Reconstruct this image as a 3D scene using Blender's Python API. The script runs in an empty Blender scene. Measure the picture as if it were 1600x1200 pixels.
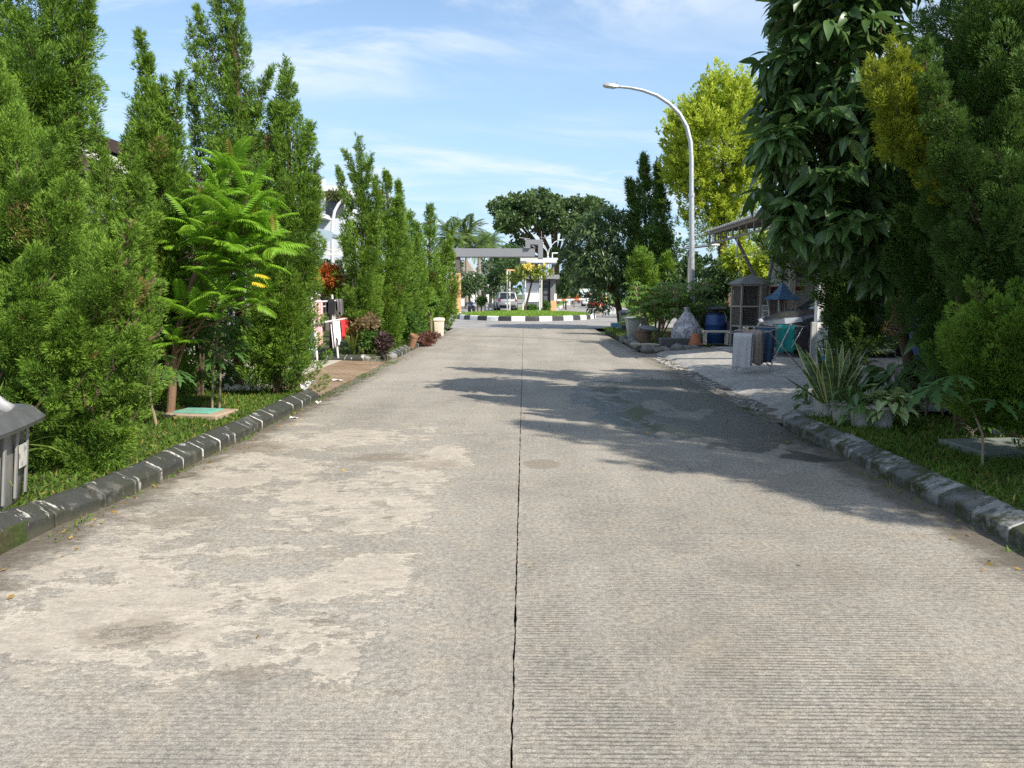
import bpy, bmesh, math, random
import numpy as np
from mathutils import Vector, Matrix, Quaternion
R = math.radians
SC = bpy.context.scene
COL = SC.collection
random.seed(7)

# ---------------------------------------------------------------- camera
CAM_LOC = Vector((0.04, 0.0, 1.55)); PITCH = 6.74; YAW = 0.9; FPX = 1202.0
cd = bpy.data.cameras.new('camera'); cam = bpy.data.objects.new('camera', cd); COL.objects.link(cam)
cam.location = CAM_LOC; cam.rotation_euler = (R(90 - PITCH), 0, R(YAW))
cd.sensor_width = 36.0; cd.lens = 36.0 * FPX / 1600.0; cd.clip_end = 2000; cd.clip_start = 0.05
SC.camera = cam
# ---------------------------------------------------------------- sky
SUN_EL = 42.0
SUN_AZ = 130.0                      # clockwise from +Y (the road direction): behind the camera, to the right
w = bpy.data.worlds.new('World'); SC.world = w; w.use_nodes = True
wn = w.node_tree.nodes; wl = w.node_tree.links; wn.clear()
wo = wn.new('ShaderNodeOutputWorld'); bg = wn.new('ShaderNodeBackground'); wl.new(bg.outputs[0], wo.inputs[0])
sky = wn.new('ShaderNodeTexSky'); sky.sky_type = 'NISHITA'; sky.sun_disc = False
sky.sun_elevation = R(SUN_EL); sky.sun_rotation = R(SUN_AZ); sky.air_density = 1.0; sky.dust_density = 1.0; sky.ozone_density = 1.6
bg.inputs['Strength'].default_value = 0.13
tc = wn.new('ShaderNodeTexCoord'); sp = wn.new('ShaderNodeSeparateXYZ'); wl.new(tc.outputs['Generated'], sp.inputs[0])
def wmath(op, a, b=None, c=None):
    n = wn.new('ShaderNodeMath'); n.operation = op
    for i, v in enumerate((a, b, c)):
        if v is None: continue
        if isinstance(v, (int, float)): n.inputs[i].default_value = v
        else: wl.new(v, n.inputs[i])
    return n.outputs[0]
zz = wmath('MAXIMUM', wmath('ADD', sp.outputs['Z'], 0.12), 0.02)
cx_ = wmath('DIVIDE', sp.outputs['X'], zz); cy_ = wmath('DIVIDE', sp.outputs['Y'], zz)
cmb = wn.new('ShaderNodeCombineXYZ')
wl.new(wmath('ADD', wmath('MULTIPLY', cx_, 0.9), wmath('MULTIPLY', cy_, -0.45)), cmb.inputs[0])
wl.new(wmath('MULTIPLY', cy_, 1.5), cmb.inputs[1]); cmb.inputs[2].default_value = 5.2
def wnoise(scale, detail, rough, dist=0.0):
    n = wn.new('ShaderNodeTexNoise'); wl.new(cmb.outputs[0], n.inputs['Vector'])
    n.inputs['Scale'].default_value = scale; n.inputs['Detail'].default_value = detail
    n.inputs['Roughness'].default_value = rough; n.inputs['Distortion'].default_value = dist
    return n.outputs[0]
def wrange(v, a, b, c=0.0, d=1.0):
    n = wn.new('ShaderNodeMapRange'); n.interpolation_type = 'SMOOTHSTEP'; wl.new(v, n.inputs[0])
    for i, q in enumerate((a, b, c, d)): n.inputs[i + 1].default_value = q
    return n.outputs[0]
cl = wmath('MULTIPLY', wrange(wnoise(1.15, 9, 0.62, 0.6), 0.40, 0.64), wrange(wnoise(0.42, 4, 0.5), 0.35, 0.56))
haze_band = wrange(sp.outputs['Z'], 0.0, 0.45, 0.80, 0.06)
hmix = wn.new('ShaderNodeMix'); hmix.data_type = 'RGBA'; wl.new(haze_band, hmix.inputs[0]); wl.new(sky.outputs[0], hmix.inputs[6])
hmix.inputs[7].default_value = (2.3, 3.6, 5.1, 1)
cmix = wn.new('ShaderNodeMix'); cmix.data_type = 'RGBA'; wl.new(wmath('MULTIPLY', cl, 0.85), cmix.inputs[0]); wl.new(hmix.outputs[2], cmix.inputs[6])
cmix.inputs[7].default_value = (4.2, 4.7, 5.3, 1)
wl.new(cmix.outputs[2], bg.inputs['Color'])
# ---------------------------------------------------------------- sun
sd = bpy.data.lights.new('sun', 'SUN'); sun = bpy.data.objects.new('sun', sd); COL.objects.link(sun)
sd.energy = 4.4; sd.angle = R(0.53); sd.color = (1.0, 0.93, 0.82)
SDIR = Vector((math.sin(R(SUN_AZ)) * math.cos(R(SUN_EL)), math.cos(R(SUN_AZ)) * math.cos(R(SUN_EL)), math.sin(R(SUN_EL))))
sun.rotation_euler = (-SDIR).to_track_quat('-Z', 'Y').to_euler(); sun.location = SDIR * 60
# ---------------------------------------------------------------- exposure
SC.view_settings.view_transform = 'Standard'; SC.view_settings.look = 'None'
SC.view_settings.gamma = 1.0; SC.view_settings.use_curve_mapping = False
SC.view_settings.exposure = 0.72
SC.render.engine = 'CYCLES'
SC.cycles.max_bounces = 6; SC.cycles.transparent_max_bounces = 6
SC.cycles.use_denoising = False

# ================================================================ helpers
CAM_M = cam.rotation_euler.to_matrix()
def ray(px, py):
    return CAM_M @ Vector(((px - 800) / FPX, (600 - py) / FPX, -1.0))
def P(px, py, Y):                    # world point at distance Y along the road seen at that photo pixel
    d = ray(px, py); t = (Y - CAM_LOC.y) / d.y
    return CAM_LOC + d * t
def G(px, py, z=0.0):                # ground point
    d = ray(px, py); t = (z - CAM_LOC.z) / d.z
    return CAM_LOC + d * t
def fl(v): return v if isinstance(v, (tuple, list)) else (v, v, v)

class NT:
    def __init__(s, m):
        m.use_nodes = True; s.m = m; s.n = m.node_tree.nodes; s.l = m.node_tree.links
        s.b = s.n.get('Principled BSDF'); s.o = s.n.get('Material Output')
        s.geo = None; s.tc = None
    def set(s, inp, v):
        if isinstance(v, bpy.types.NodeSocket): s.l.new(v, inp)
        elif isinstance(v, (tuple, list)): inp.default_value = (v[0], v[1], v[2], 1) if inp.type == 'RGBA' else v
        else: inp.default_value = (v, v, v, 1) if inp.type == 'RGBA' else v
    def pos(s):
        if not s.geo: s.geo = s.n.new('ShaderNodeNewGeometry')
        return s.geo.outputs['Position']
    def coord(s, k='Object'):
        if not s.tc: s.tc = s.n.new('ShaderNodeTexCoord')
        return s.tc.outputs[k]
    def xyz(s, v):
        n = s.n.new('ShaderNodeSeparateXYZ'); s.l.new(v, n.inputs[0]); return n.outputs
    def comb(s, x, y, z=0.0):
        n = s.n.new('ShaderNodeCombineXYZ')
        for i, v in enumerate((x, y, z)): s.set(n.inputs[i], v)
        return n.outputs[0]
    def m_(s, op, a, b=None, c=None, clamp=False):
        n = s.n.new('ShaderNodeMath'); n.operation = op; n.use_clamp = clamp
        for i, v in enumerate((a, b, c)):
            if v is not None: s.set(n.inputs[i], v)
        return n.outputs[0]
    def vmul(s, v, sc):
        n = s.n.new('ShaderNodeVectorMath'); n.operation = 'MULTIPLY'; s.l.new(v, n.inputs[0]); n.inputs[1].default_value = sc; return n.outputs[0]
    def vadd(s, v, a):
        n = s.n.new('ShaderNodeVectorMath'); n.operation = 'ADD'; s.l.new(v, n.inputs[0]); s.set(n.inputs[1], a); return n.outputs[0]
    def noise(s, v, scale, detail=4, rough=0.55, dist=0.0):
        n = s.n.new('ShaderNodeTexNoise'); s.l.new(v, n.inputs['Vector'])
        n.inputs['Scale'].default_value = scale; n.inputs['Detail'].default_value = detail
        n.inputs['Roughness'].default_value = rough; n.inputs['Distortion'].default_value = dist
        return n.outputs[0]
    def vor(s, v, scale, feature='DISTANCE_TO_EDGE'):
        n = s.n.new('ShaderNodeTexVoronoi'); n.feature = feature; s.l.new(v, n.inputs['Vector']); n.inputs['Scale'].default_value = scale
        return n.outputs[0]
    def rng(s, v, a, b, c=0.0, d=1.0):
        n = s.n.new('ShaderNodeMapRange'); n.interpolation_type = 'SMOOTHSTEP'; s.set(n.inputs[0], v)
        for i, q in enumerate((a, b, c, d)): s.set(n.inputs[i + 1], q)
        return n.outputs[0]
    def mix(s, f, a, b, mode='MIX'):
        n = s.n.new('ShaderNodeMix'); n.data_type = 'RGBA'; n.blend_type = mode
        s.set(n.inputs[0], f); s.set(n.inputs[6], a); s.set(n.inputs[7], b); return n.outputs[2]
    def scale(s, c, f):              # colour times factor
        return s.mix(1.0, c, s.rgb(f), 'MULTIPLY')
    def rgb(s, f):
        n = s.n.new('ShaderNodeCombineColor')
        for i in range(3): s.set(n.inputs[i], f)
        return n.outputs[0]
    def attr(s, name):
        n = s.n.new('ShaderNodeAttribute'); n.attribute_name = name; return n.outputs['Fac']
    def objrand(s):
        n = s.n.new('ShaderNodeObjectInfo'); return n.outputs['Random']
    def bump(s, h, strength=0.4, dist=0.01):
        n = s.n.new('ShaderNodeBump'); n.inputs['Strength'].default_value = strength; n.inputs['Distance'].default_value = dist
        s.l.new(h, n.inputs['Height']); s.l.new(n.outputs[0], s.b.inputs['Normal']); return n
    def out(s, col=None, rough=None, metal=None, spec=None):
        if col is not None: s.set(s.b.inputs['Base Color'], col)
        if rough is not None: s.set(s.b.inputs['Roughness'], rough)
        if metal is not None: s.set(s.b.inputs['Metallic'], metal)
        if spec is not None: s.set(s.b.inputs['Specular IOR Level'], spec)

def new_mat(name): return bpy.data.materials.new(name)
MATS = {}
def mat(name, col, rough=0.6, metal=0.0, var=0.15, scale=6.0, bump=0.0, bscale=None, spec=0.5, dirt=0.0, dirtcol=(0.12, 0.1, 0.07), local=True):
    if name in MATS: return MATS[name]
    m = new_mat(name); t = NT(m)
    v = t.coord('Object') if local else t.pos()
    n1 = t.noise(v, scale, 5, 0.6)
    c = t.mix(n1, tuple(x * (1 - var) for x in col), tuple(min(1, x * (1 + var)) for x in col))
    if dirt > 0:
        n2 = t.noise(t.vadd(v, (3.1, 7.7, 1.3)), scale * 0.7, 7, 0.65)
        c = t.mix(t.m_('MULTIPLY', t.rng(n2, 0.5, 0.68), dirt), c, dirtcol)
    t.out(c, t.rng(n1, 0.3, 0.7, max(0.02, rough - 0.08), min(1, rough + 0.08)), metal, spec)
    if bump > 0: t.bump(t.noise(v, bscale or scale * 6, 5, 0.6), bump, 0.01)
    MATS[name] = m; return m

def leaf_mat(name, dark, light, transl=0.3, rough=0.5, spec=0.35, vein=False, third=None, trcol=None):
    if name in MATS: return MATS[name]
    m = new_mat(name); t = NT(m)
    a = t.attr('tint'); n1 = t.noise(t.pos(), 1.7, 3, 0.6)
    f = t.m_('ADD', a, t.m_('MULTIPLY', t.m_('SUBTRACT', n1, 0.5), 0.35), clamp=True)
    c = t.mix(f, dark, light)
    if third: c = t.mix(t.rng(a, 1.5, 1.9), c, third)
    if vein:
        o = t.xyz(t.coord('Object'))
        ax = t.m_('ABSOLUTE', o[0])
        mid = t.rng(ax, 0.002, 0.007, 1.0, 0.0)
        st = t.m_('SINE', t.m_('MULTIPLY', t.m_('SUBTRACT', o[1], t.m_('MULTIPLY', ax, 0.8)), 260.0))
        rib = t.m_('MULTIPLY', t.rng(st, 0.8, 1.0), 0.35)
        c = t.mix(t.m_('MAXIMUM', t.m_('MULTIPLY', mid, 0.7), rib), c, tuple(x * 1.6 for x in light))
    t.out(c, rough, 0.0, spec)
    tr = t.n.new('ShaderNodeBsdfTranslucent')
    t.l.new(t.mix(0.5, c, tuple(trcol or (light[0] * 1.5, light[1] * 1.4, light[2])), 'MIX'), tr.inputs[0])
    ms = t.n.new('ShaderNodeMixShader'); ms.inputs[0].default_value = transl
    t.l.new(t.b.outputs[0], ms.inputs[1]); t.l.new(tr.outputs[0], ms.inputs[2]); t.l.new(ms.outputs[0], t.o.inputs[0])
    MATS[name] = m; return m

# ---- objects
def link(o, parent=None):
    COL.objects.link(o)
    if parent is not None: o.parent = parent
    return o
def tag(o, label=None, cat=None, group=None, kind=None):
    if label: o['label'] = label
    if cat: o['category'] = cat
    if group: o['group'] = group
    if kind: o['kind'] = kind
    return o
def thing(name, label, cat, loc=(0, 0, 0), rz=0.0, group=None):
    o = bpy.data.objects.new(name, None); o.empty_display_size = 0.2; link(o)
    o.location = loc; o.rotation_euler = (0, 0, rz)
    return tag(o, label, cat, group)
def structure(name, loc=(0, 0, 0)):
    o = bpy.data.objects.new(name, None); link(o); o.location = loc; o['kind'] = 'structure'; return o
def inst(name, mesh, parent, M):
    o = bpy.data.objects.new(name, mesh); link(o, parent); o.matrix_local = M; return o

class MB:
    def __init__(s): s.v = []; s.f = []
    def add(s, vs, fs):
        k = len(s.v); s.v += [tuple(v) for v in vs]; s.f += [tuple(i + k for i in f) for f in fs]; return s
    def box(s, c, d, rot=None):
        x, y, z = d[0] / 2, d[1] / 2, d[2] / 2
        vs = [Vector(p) for p in ((-x, -y, -z), (x, -y, -z), (x, y, -z), (-x, y, -z), (-x, -y, z), (x, -y, z), (x, y, z), (-x, y, z))]
        if rot is not None:
            M = rot if isinstance(rot, Matrix) else Matrix.Rotation(rot, 3, 'Z'); vs = [M @ v for v in vs]
        vs = [v + Vector(c) for v in vs]
        return s.add(vs, [(3, 2, 1, 0), (4, 5, 6, 7), (0, 1, 5, 4), (1, 2, 6, 5), (2, 3, 7, 6), (3, 0, 4, 7)])
    def bar(s, a, b, wd, hg):        # box from a to b
        a = Vector(a); b = Vector(b); d = b - a
        q = d.to_track_quat('Y', 'Z').to_matrix()
        return s.box((a + b) / 2, (wd, d.length, hg), q)
    def tube(s, pts, rad, n=8, cap=True):
        pts = [Vector(p) for p in pts]; m = len(pts)
        rad = list(rad) if isinstance(rad, (list, tuple)) else [rad] * m
        vs = []; up = Vector((0.13, 0.21, 1)).normalized(); pu = None
        for i, p in enumerate(pts):
            t = (pts[min(i + 1, m - 1)] - pts[max(i - 1, 0)]).normalized()
            if pu is None:
                a = t.cross(up)
                if a.length < 0.05: a = t.cross(Vector((1, 0, 0)))
            else:
                a = pu - t * pu.dot(t)
            a.normalize(); pu = a; b = t.cross(a)
            for j in range(n):
                th = 2 * math.pi * j / n
                vs.append(p + (a * math.cos(th) + b * math.sin(th)) * rad[i])
        fs = []
        for i in range(m - 1):
            for j in range(n):
                fs.append((i * n + j, i * n + (j + 1) % n, (i + 1) * n + (j + 1) % n, (i + 1) * n + j))
        if cap:
            fs.append(tuple(range(n - 1, -1, -1))); fs.append(tuple((m - 1) * n + j for j in range(n)))
        return s.add(vs, fs)
    def lathe(s, prof, n=24, c=(0, 0, 0), M=None, jit=0.0, sq=None):
        vs = []
        for r, z in prof:
            for j in range(n):
                th = 2 * math.pi * (j + 0.5) / n
                x, y = math.cos(th), math.sin(th)
                if sq: k = max(abs(x), abs(y)) ** sq; x /= k; y /= k
                v = Vector((x * r, y * r, z))
                if jit: v += Vector((random.uniform(-jit, jit), random.uniform(-jit, jit), random.uniform(-jit, jit)))
                if M is not None: v = M @ v
                vs.append(v + Vector(c))
        fs = []
        for i in range(len(prof) - 1):
            for j in range(n):
                fs.append((i * n + j, i * n + (j + 1) % n, (i + 1) * n + (j + 1) % n, (i + 1) * n + j))
        fs.append(tuple(range(n - 1, -1, -1))); fs.append(tuple((len(prof) - 1) * n + j for j in range(n)))
        return s.add(vs, fs)
    def prism(s, poly, a, b, axis='Y'):   # 2-D polygon (u,v) extruded along an axis from a to b
        n = len(poly)
        def mk(u, v, t): return {'Y': (u, t, v), 'X': (t, u, v), 'Z': (u, v, t)}[axis]
        vs = [mk(u, v, a) for u, v in poly] + [mk(u, v, b) for u, v in poly]
        fs = [tuple(range(n - 1, -1, -1)), tuple(range(n, 2 * n))] + [(i, (i + 1) % n, n + (i + 1) % n, n + i) for i in range(n)]
        return s.add(vs, fs)
    def grid(s, fn, nu, nv):
        vs = [fn(i / nu, j / nv) for j in range(nv + 1) for i in range(nu + 1)]
        fs = [(j * (nu + 1) + i, j * (nu + 1) + i + 1, (j + 1) * (nu + 1) + i + 1, (j + 1) * (nu + 1) + i) for j in range(nv) for i in range(nu)]
        return s.add(vs, fs)
    def mesh(s, name, m=None, smooth=False, bevel=0.0, seg=1, fixn=True):
        me = bpy.data.meshes.new(name)
        me.from_pydata([tuple(v) for v in s.v], [], s.f)
        bm = bmesh.new(); bm.from_mesh(me)
        if fixn: bmesh.ops.recalc_face_normals(bm, faces=bm.faces)
        if bevel > 0:
            es = [e for e in bm.edges if len(e.link_faces) == 2 and e.calc_face_angle(0) > 0.5]
            bmesh.ops.bevel(bm, geom=es, offset=bevel, segments=seg, affect='EDGES', clamp_overlap=True)
        if smooth:
            for f in bm.faces: f.smooth = True
        bm.to_mesh(me); bm.free()
        if m is not None: me.materials.append(m)
        if smooth and smooth != 'all':
            try: me.set_sharp_from_angle(angle=R(38))
            except Exception: pass
        me.update(); return me
    def build(s, name, m, parent=None, loc=(0, 0, 0), rot=(0, 0, 0), smooth=False, bevel=0.0, seg=1, sub=0, label=None, thick=0.0, fixn=True):
        o = bpy.data.objects.new(name, s.mesh(name, m, smooth, bevel, seg, fixn)); link(o, parent)
        o.location = loc; o.rotation_euler = rot
        if thick:
            q = o.modifiers.new('solid', 'SOLIDIFY'); q.thickness = thick; q.offset = 0
        if sub:
            q = o.modifiers.new('sub', 'SUBSURF'); q.levels = sub; q.render_levels = sub
        if label: o['label'] = label
        return o

def np_mesh(name, V, F, m, parent=None, tint=None, smooth=False):
    V = np.asarray(V, np.float32); F = np.asarray(F, np.int32); k = F.shape[1]
    me = bpy.data.meshes.new(name)
    me.vertices.add(len(V)); me.vertices.foreach_set('co', V.ravel())
    me.loops.add(F.size); me.loops.foreach_set('vertex_index', F.ravel())
    me.polygons.add(len(F)); me.polygons.foreach_set('loop_start', np.arange(0, F.size, k, dtype=np.int32))
    if smooth: me.polygons.foreach_set('use_smooth', np.ones(len(F), bool))
    if tint is not None:
        a = me.attributes.new('tint', 'FLOAT', 'POINT'); a.data.foreach_set('value', np.asarray(tint, np.float32))
    me.update(calc_edges=True)
    if m is not None: me.materials.append(m)
    o = bpy.data.objects.new(name, me); link(o, parent); return o
def set_tint(me, vals):
    a = me.attributes.new('tint', 'FLOAT', 'POINT'); a.data.foreach_set('value', np.asarray(vals, np.float32))

def unit(a): return a / np.maximum(np.linalg.norm(a, axis=-1, keepdims=True), 1e-9)
def blades(B, D, L, Wd, tint, rng, tipt=0.18):
    n = len(B); S = unit(np.cross(D, rng.normal(size=(n, 3)))) * (Wd[:, None] / 2)
    mid = B + D * (L * 0.5)[:, None]
    V = np.stack([B, mid + S, B + D * L[:, None], mid - S], 1).reshape(-1, 3)
    F = np.arange(4 * n).reshape(n, 4)
    T = np.stack([tint - 0.12, tint, tint + tipt, tint], 1).ravel()
    return V, F, T
def needles(B, D, L, Wd, tint, rng):
    n = len(B); S = unit(np.cross(D, rng.normal(size=(n, 3)))) * (Wd[:, None] / 2)
    V = np.stack([B - S, B + S, B + D * L[:, None]], 1).reshape(-1, 3)
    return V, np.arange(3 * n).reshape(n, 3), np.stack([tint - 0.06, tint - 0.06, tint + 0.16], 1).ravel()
class Cloud:
    def __init__(s): s.V = []; s.F = []; s.T = []; s.n = 0
    def add(s, V, F, T):
        s.V.append(V); s.F.append(F + s.n); s.T.append(T); s.n += len(V)
    def build(s, name, m, parent, base, smooth=False):
        V = np.concatenate(s.V) - np.asarray(base)
        if len({f.shape[1] for f in s.F}) > 1: s.F = [f if f.shape[1] == 3 else np.concatenate([f[:, [0, 1, 2]], f[:, [0, 2, 3]]]) for f in s.F]
        return np_mesh(name, V, np.concatenate(s.F), m, parent, np.concatenate(s.T), smooth)
NTRI = [0]
# ================================================================ materials of the setting
def road_mat():
    m = new_mat('road_concrete'); t = NT(m)
    p = t.pos(); x, y, z = t.xyz(p)
    nb = t.noise(p, 0.7, 6, 0.6); nm = t.noise(p, 4.0, 6, 0.65); nf = t.noise(p, 34, 5, 0.7); ns = t.noise(p, 140, 3, 0.7)
    c = t.mix(t.rng(nb, 0.3, 0.7), (0.25, 0.231, 0.198), (0.335, 0.309, 0.262))
    c = t.mix(t.rng(nm, 0.42, 0.7), c, (0.325, 0.288, 0.232))
    c = t.scale(c, t.rng(t.noise(t.vmul(p, (1.3, 0.11, 1.0)), 1.0, 4, 0.6), 0.3, 0.7, 0.90, 1.10))
    c = t.scale(c, t.rng(nf, 0.3, 0.7, 0.66, 1.26))
    c = t.scale(c, t.rng(ns, 0.3, 0.7, 0.62, 1.28))
    # tined texture across the lane (grooves every 3 cm)
    wob = t.noise(t.vmul(p, (1.0, 3.0, 1.0)), 2.2, 4, 0.6)
    ph = t.m_('ADD', t.m_('MULTIPLY', y, 2 * math.pi / 0.025), t.m_('MULTIPLY', wob, 5.0))
    gr = t.rng(t.m_('SINE', ph), 0.1, 0.75)
    brk = t.rng(t.noise(t.vmul(p, (1.5, 4.0, 1.0)), 6.0, 7, 0.8), 0.40, 0.60)
    area = t.rng(t.noise(p, 1.1, 5, 0.65), 0.38, 0.60, 0.12, 1.0)
    near = t.rng(y, 3.6, 8.5, 1.0, 0.0)
    right = t.rng(x, 0.0, 0.06)
    leftn = t.m_('MULTIPLY', t.rng(x, -0.05, 0.0, 1.0, 0.0), t.rng(y, 2.5, 3.4, 0.38, 0.05))
    gm = t.m_('MULTIPLY', t.m_('MULTIPLY', brk, area), t.m_('MULTIPLY', near, t.m_('ADD', right, leftn)))
    gro = t.m_('MULTIPLY', gr, gm)
    c = t.mix(t.m_('MULTIPLY', gro, 0.46), c, (0.13, 0.122, 0.10))
    # worn, pale and pinkish scaled patches in the left lane
    pv = t.vmul(p, (1.0, 1.15, 1.0))
    pn = t.noise(pv, 0.85, 11, 0.70, 0.25)
    inl = t.m_('MULTIPLY', t.rng(x, -0.75, -0.1, 1.0, 0.35), t.m_('MULTIPLY', t.rng(y, 2.1, 3.2), t.rng(y, 8.0, 10.5, 1.0, 0.3)))
    inl = t.m_('MULTIPLY', inl, t.rng(x, -0.1, 0.25, 1.0, 0.05))
    bias = t.m_('MULTIPLY', t.m_('SUBTRACT', inl, 0.92), 0.36)
    pf = t.m_('ADD', t.m_('ADD', pn, bias), t.m_('MULTIPLY', t.m_('SUBTRACT', t.noise(t.vmul(p, (3.0, 6.5, 1.0)), 2.0, 9, 0.76), 0.5), 0.38))
    patch = t.rng(t.m_('ADD', pf, t.m_('MULTIPLY', t.m_('SUBTRACT', t.noise(p, 22, 6, 0.75), 0.5), 0.13)), 0.502, 0.538)
    pcol = t.mix(t.noise(t.vadd(p, (9, 2, 0)), 2.3, 5, 0.6), (0.40, 0.355, 0.288), (0.50, 0.437, 0.352))
    pcol = t.scale(pcol, t.rng(t.noise(p, 60, 4, 0.7), 0.3, 0.7, 0.82, 1.12)); pcol = t.scale(pcol, t.rng(t.noise(t.vmul(p, (1, 2, 1)), 7, 8, 0.75), 0.32, 0.62, 0.70, 1.08))
    c = t.mix(t.m_('MULTIPLY', patch, 0.60), c, pcol)
    c = t.mix(t.m_('MULTIPLY', t.m_('MULTIPLY', t.rng(pf, 0.495, 0.515), t.rng(pf, 0.54, 0.575, 1.0, 0.0)), t.rng(nm, 0.38, 0.55, 0.1, 0.75)), c, (0.52, 0.465, 0.38))
    rim = t.m_('MULTIPLY', t.rng(pf, 0.47, 0.49), t.rng(pf, 0.50, 0.52, 1.0, 0.0)); rim = t.m_('MULTIPLY', rim, t.rng(nm, 0.45, 0.6))
    c = t.mix(t.m_('MULTIPLY', rim, 0.5), c, (0.19, 0.165, 0.13))
    q2 = t.noise(t.vmul(t.vadd(p, (7.3, 2.2, 0)), (1.0, 1.9, 1.0)), 2.6, 9, 0.7, 0.3)
    c = t.mix(t.m_('MULTIPLY', t.rng(q2, 0.575, 0.60), t.m_('MULTIPLY', inl, 0.6)), c, t.scale(pcol, 1.04))
    q3 = t.noise(t.vmul(t.vadd(p, (1.3, 5.2, 0)), (1.0, 1.7, 1.0)), 4.2, 8, 0.7, 0.2)
    c = t.mix(t.m_('MULTIPLY', t.rng(q3, 0.63, 0.67), t.m_('ADD', t.m_('MULTIPLY', inl, 0.5), 0.18)), c, (0.14, 0.118, 0.09))
    # dark grey scabs and thin flakes
    sc = t.noise(t.vmul(t.vadd(p, (4.2, 1.7, 0)), (1.0, 1.6, 1.0)), 1.7, 8, 0.7, 0.3)
    c = t.mix(t.m_('MULTIPLY', t.rng(sc, 0.60, 0.68), t.m_('ADD', t.m_('MULTIPLY', inl, 0.42), 0.24)), c, (0.15, 0.128, 0.098))
    fl_ = t.noise(t.vmul(p, (3.0, 9.0, 1.0)), 1.3, 7, 0.7)
    c = t.mix(t.m_('MULTIPLY', t.rng(fl_, 0.62, 0.66), t.m_('MULTIPLY', inl, 0.55)), c, (0.21, 0.18, 0.145))
    # soil along both edges
    ed = t.m_('ADD', t.m_('ABSOLUTE', x), t.m_('MULTIPLY', t.m_('SUBTRACT', nm, 0.5), 0.9))
    edl = t.rng(y, 12.0, 18.0, 1.0, 0.45)
    c = t.mix(t.m_('MULTIPLY', t.rng(ed, 2.62, 2.93), t.m_('MULTIPLY', edl, 0.82)), c, (0.085, 0.07, 0.05))
    # wash water spilled from the driveway: wet concrete and a few films of water
    def blob(cx, cy, rx, ry, nz, amp, lo, hi):
        dx = t.m_('DIVIDE', t.m_('SUBTRACT', x, cx), rx); dy = t.m_('DIVIDE', t.m_('SUBTRACT', y, cy), ry)
        d = t.m_('ADD', t.m_('MULTIPLY', dx, dx), t.m_('MULTIPLY', dy, dy))
        d = t.m_('ADD', d, t.m_('MULTIPLY', t.m_('SUBTRACT', nz, 0.5), amp))
        return t.rng(d, lo, hi, 1.0, 0.0)
    wn_ = t.noise(t.vmul(p, (1.0, 0.8, 1.0)), 1.4, 6, 0.55, 0.4)
    w1 = t.m_('MAXIMUM', blob(2.15, 10.9, 1.35, 3.2, wn_, 2.2, 0.85, 1.0), blob(2.75, 8.2, 0.75, 1.25, wn_, 1.6, 0.8, 1.0))
    dry = t.rng(t.noise(t.vmul(p, (1.1, 0.5, 1)), 1.5, 4, 0.5, 0.6), 0.56, 0.60)
    wet = t.m_('MULTIPLY', w1, t.m_('SUBTRACT', 1.0, t.m_('MULTIPLY', dry, 0.75)))
    film = t.m_('MULTIPLY', wet, t.m_('MULTIPLY', t.rng(x, 1.5, 2.2, 1.0, 0.0), t.rng(t.noise(t.vmul(p, (1.1, 0.7, 1)), 1.8, 4, 0.5), 0.42, 0.5)))
    c = t.mix(t.m_('MULTIPLY', wet, 0.90), c, (0.035, 0.034, 0.034))
    for bx, by, brx, bry, bs in ((-1.25, 7.15, 0.42, 0.22, 0.6), (-0.75, 6.85, 0.30, 0.2, 0.4), (-2.35, 5.2, 0.35, 0.3, 0.4), (-1.75, 3.35, 0.28, 0.2, 0.45), (-1.1, 3.0, 0.16, 0.1, 0.35), (-2.6, 7.6, 0.4, 0.35, 0.6), (1.6, 4.2, 0.5, 0.4, 0.18), (0.9, 3.3, 0.35, 0.4, 0.2), (2.3, 6.2, 0.5, 0.5, 0.25)):
        c = t.mix(t.m_('MULTIPLY', blob(bx, by, brx, bry, nm, 3.0, 0.2, 1.1), bs), c, (0.17, 0.135, 0.095))
    small = blob(0.2, 6.9, 0.2, 0.25, wn_, 1.0, 0.6, 1.0)
    c = t.mix(t.m_('MULTIPLY', small, 0.5), c, (0.16, 0.13, 0.09))
    rough = t.m_('SUBTRACT', t.m_('SUBTRACT', 0.88, t.m_('MULTIPLY', wet, 0.46)), t.m_('MULTIPLY', film, 0.20), clamp=True)
    t.out(c, rough, 0.0, 0.4)
    h = t.m_('ADD', t.m_('MULTIPLY', nf, 0.35), t.m_('MULTIPLY', ns, 0.25))
    h = t.m_('SUBTRACT', h, t.m_('MULTIPLY', gro, 0.5)); h = t.m_('SUBTRACT', h, t.m_('MULTIPLY', patch, 0.35))
    h = t.m_('SUBTRACT', h, t.m_('MULTIPLY', t.rng(sc, 0.6, 0.7), 0.3))
    h = t.m_('MULTIPLY', h, t.m_('SUBTRACT', 1.0, t.m_('MULTIPLY', film, 0.95)))
    b = t.bump(h, 0.85, 0.012)
    return m

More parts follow.
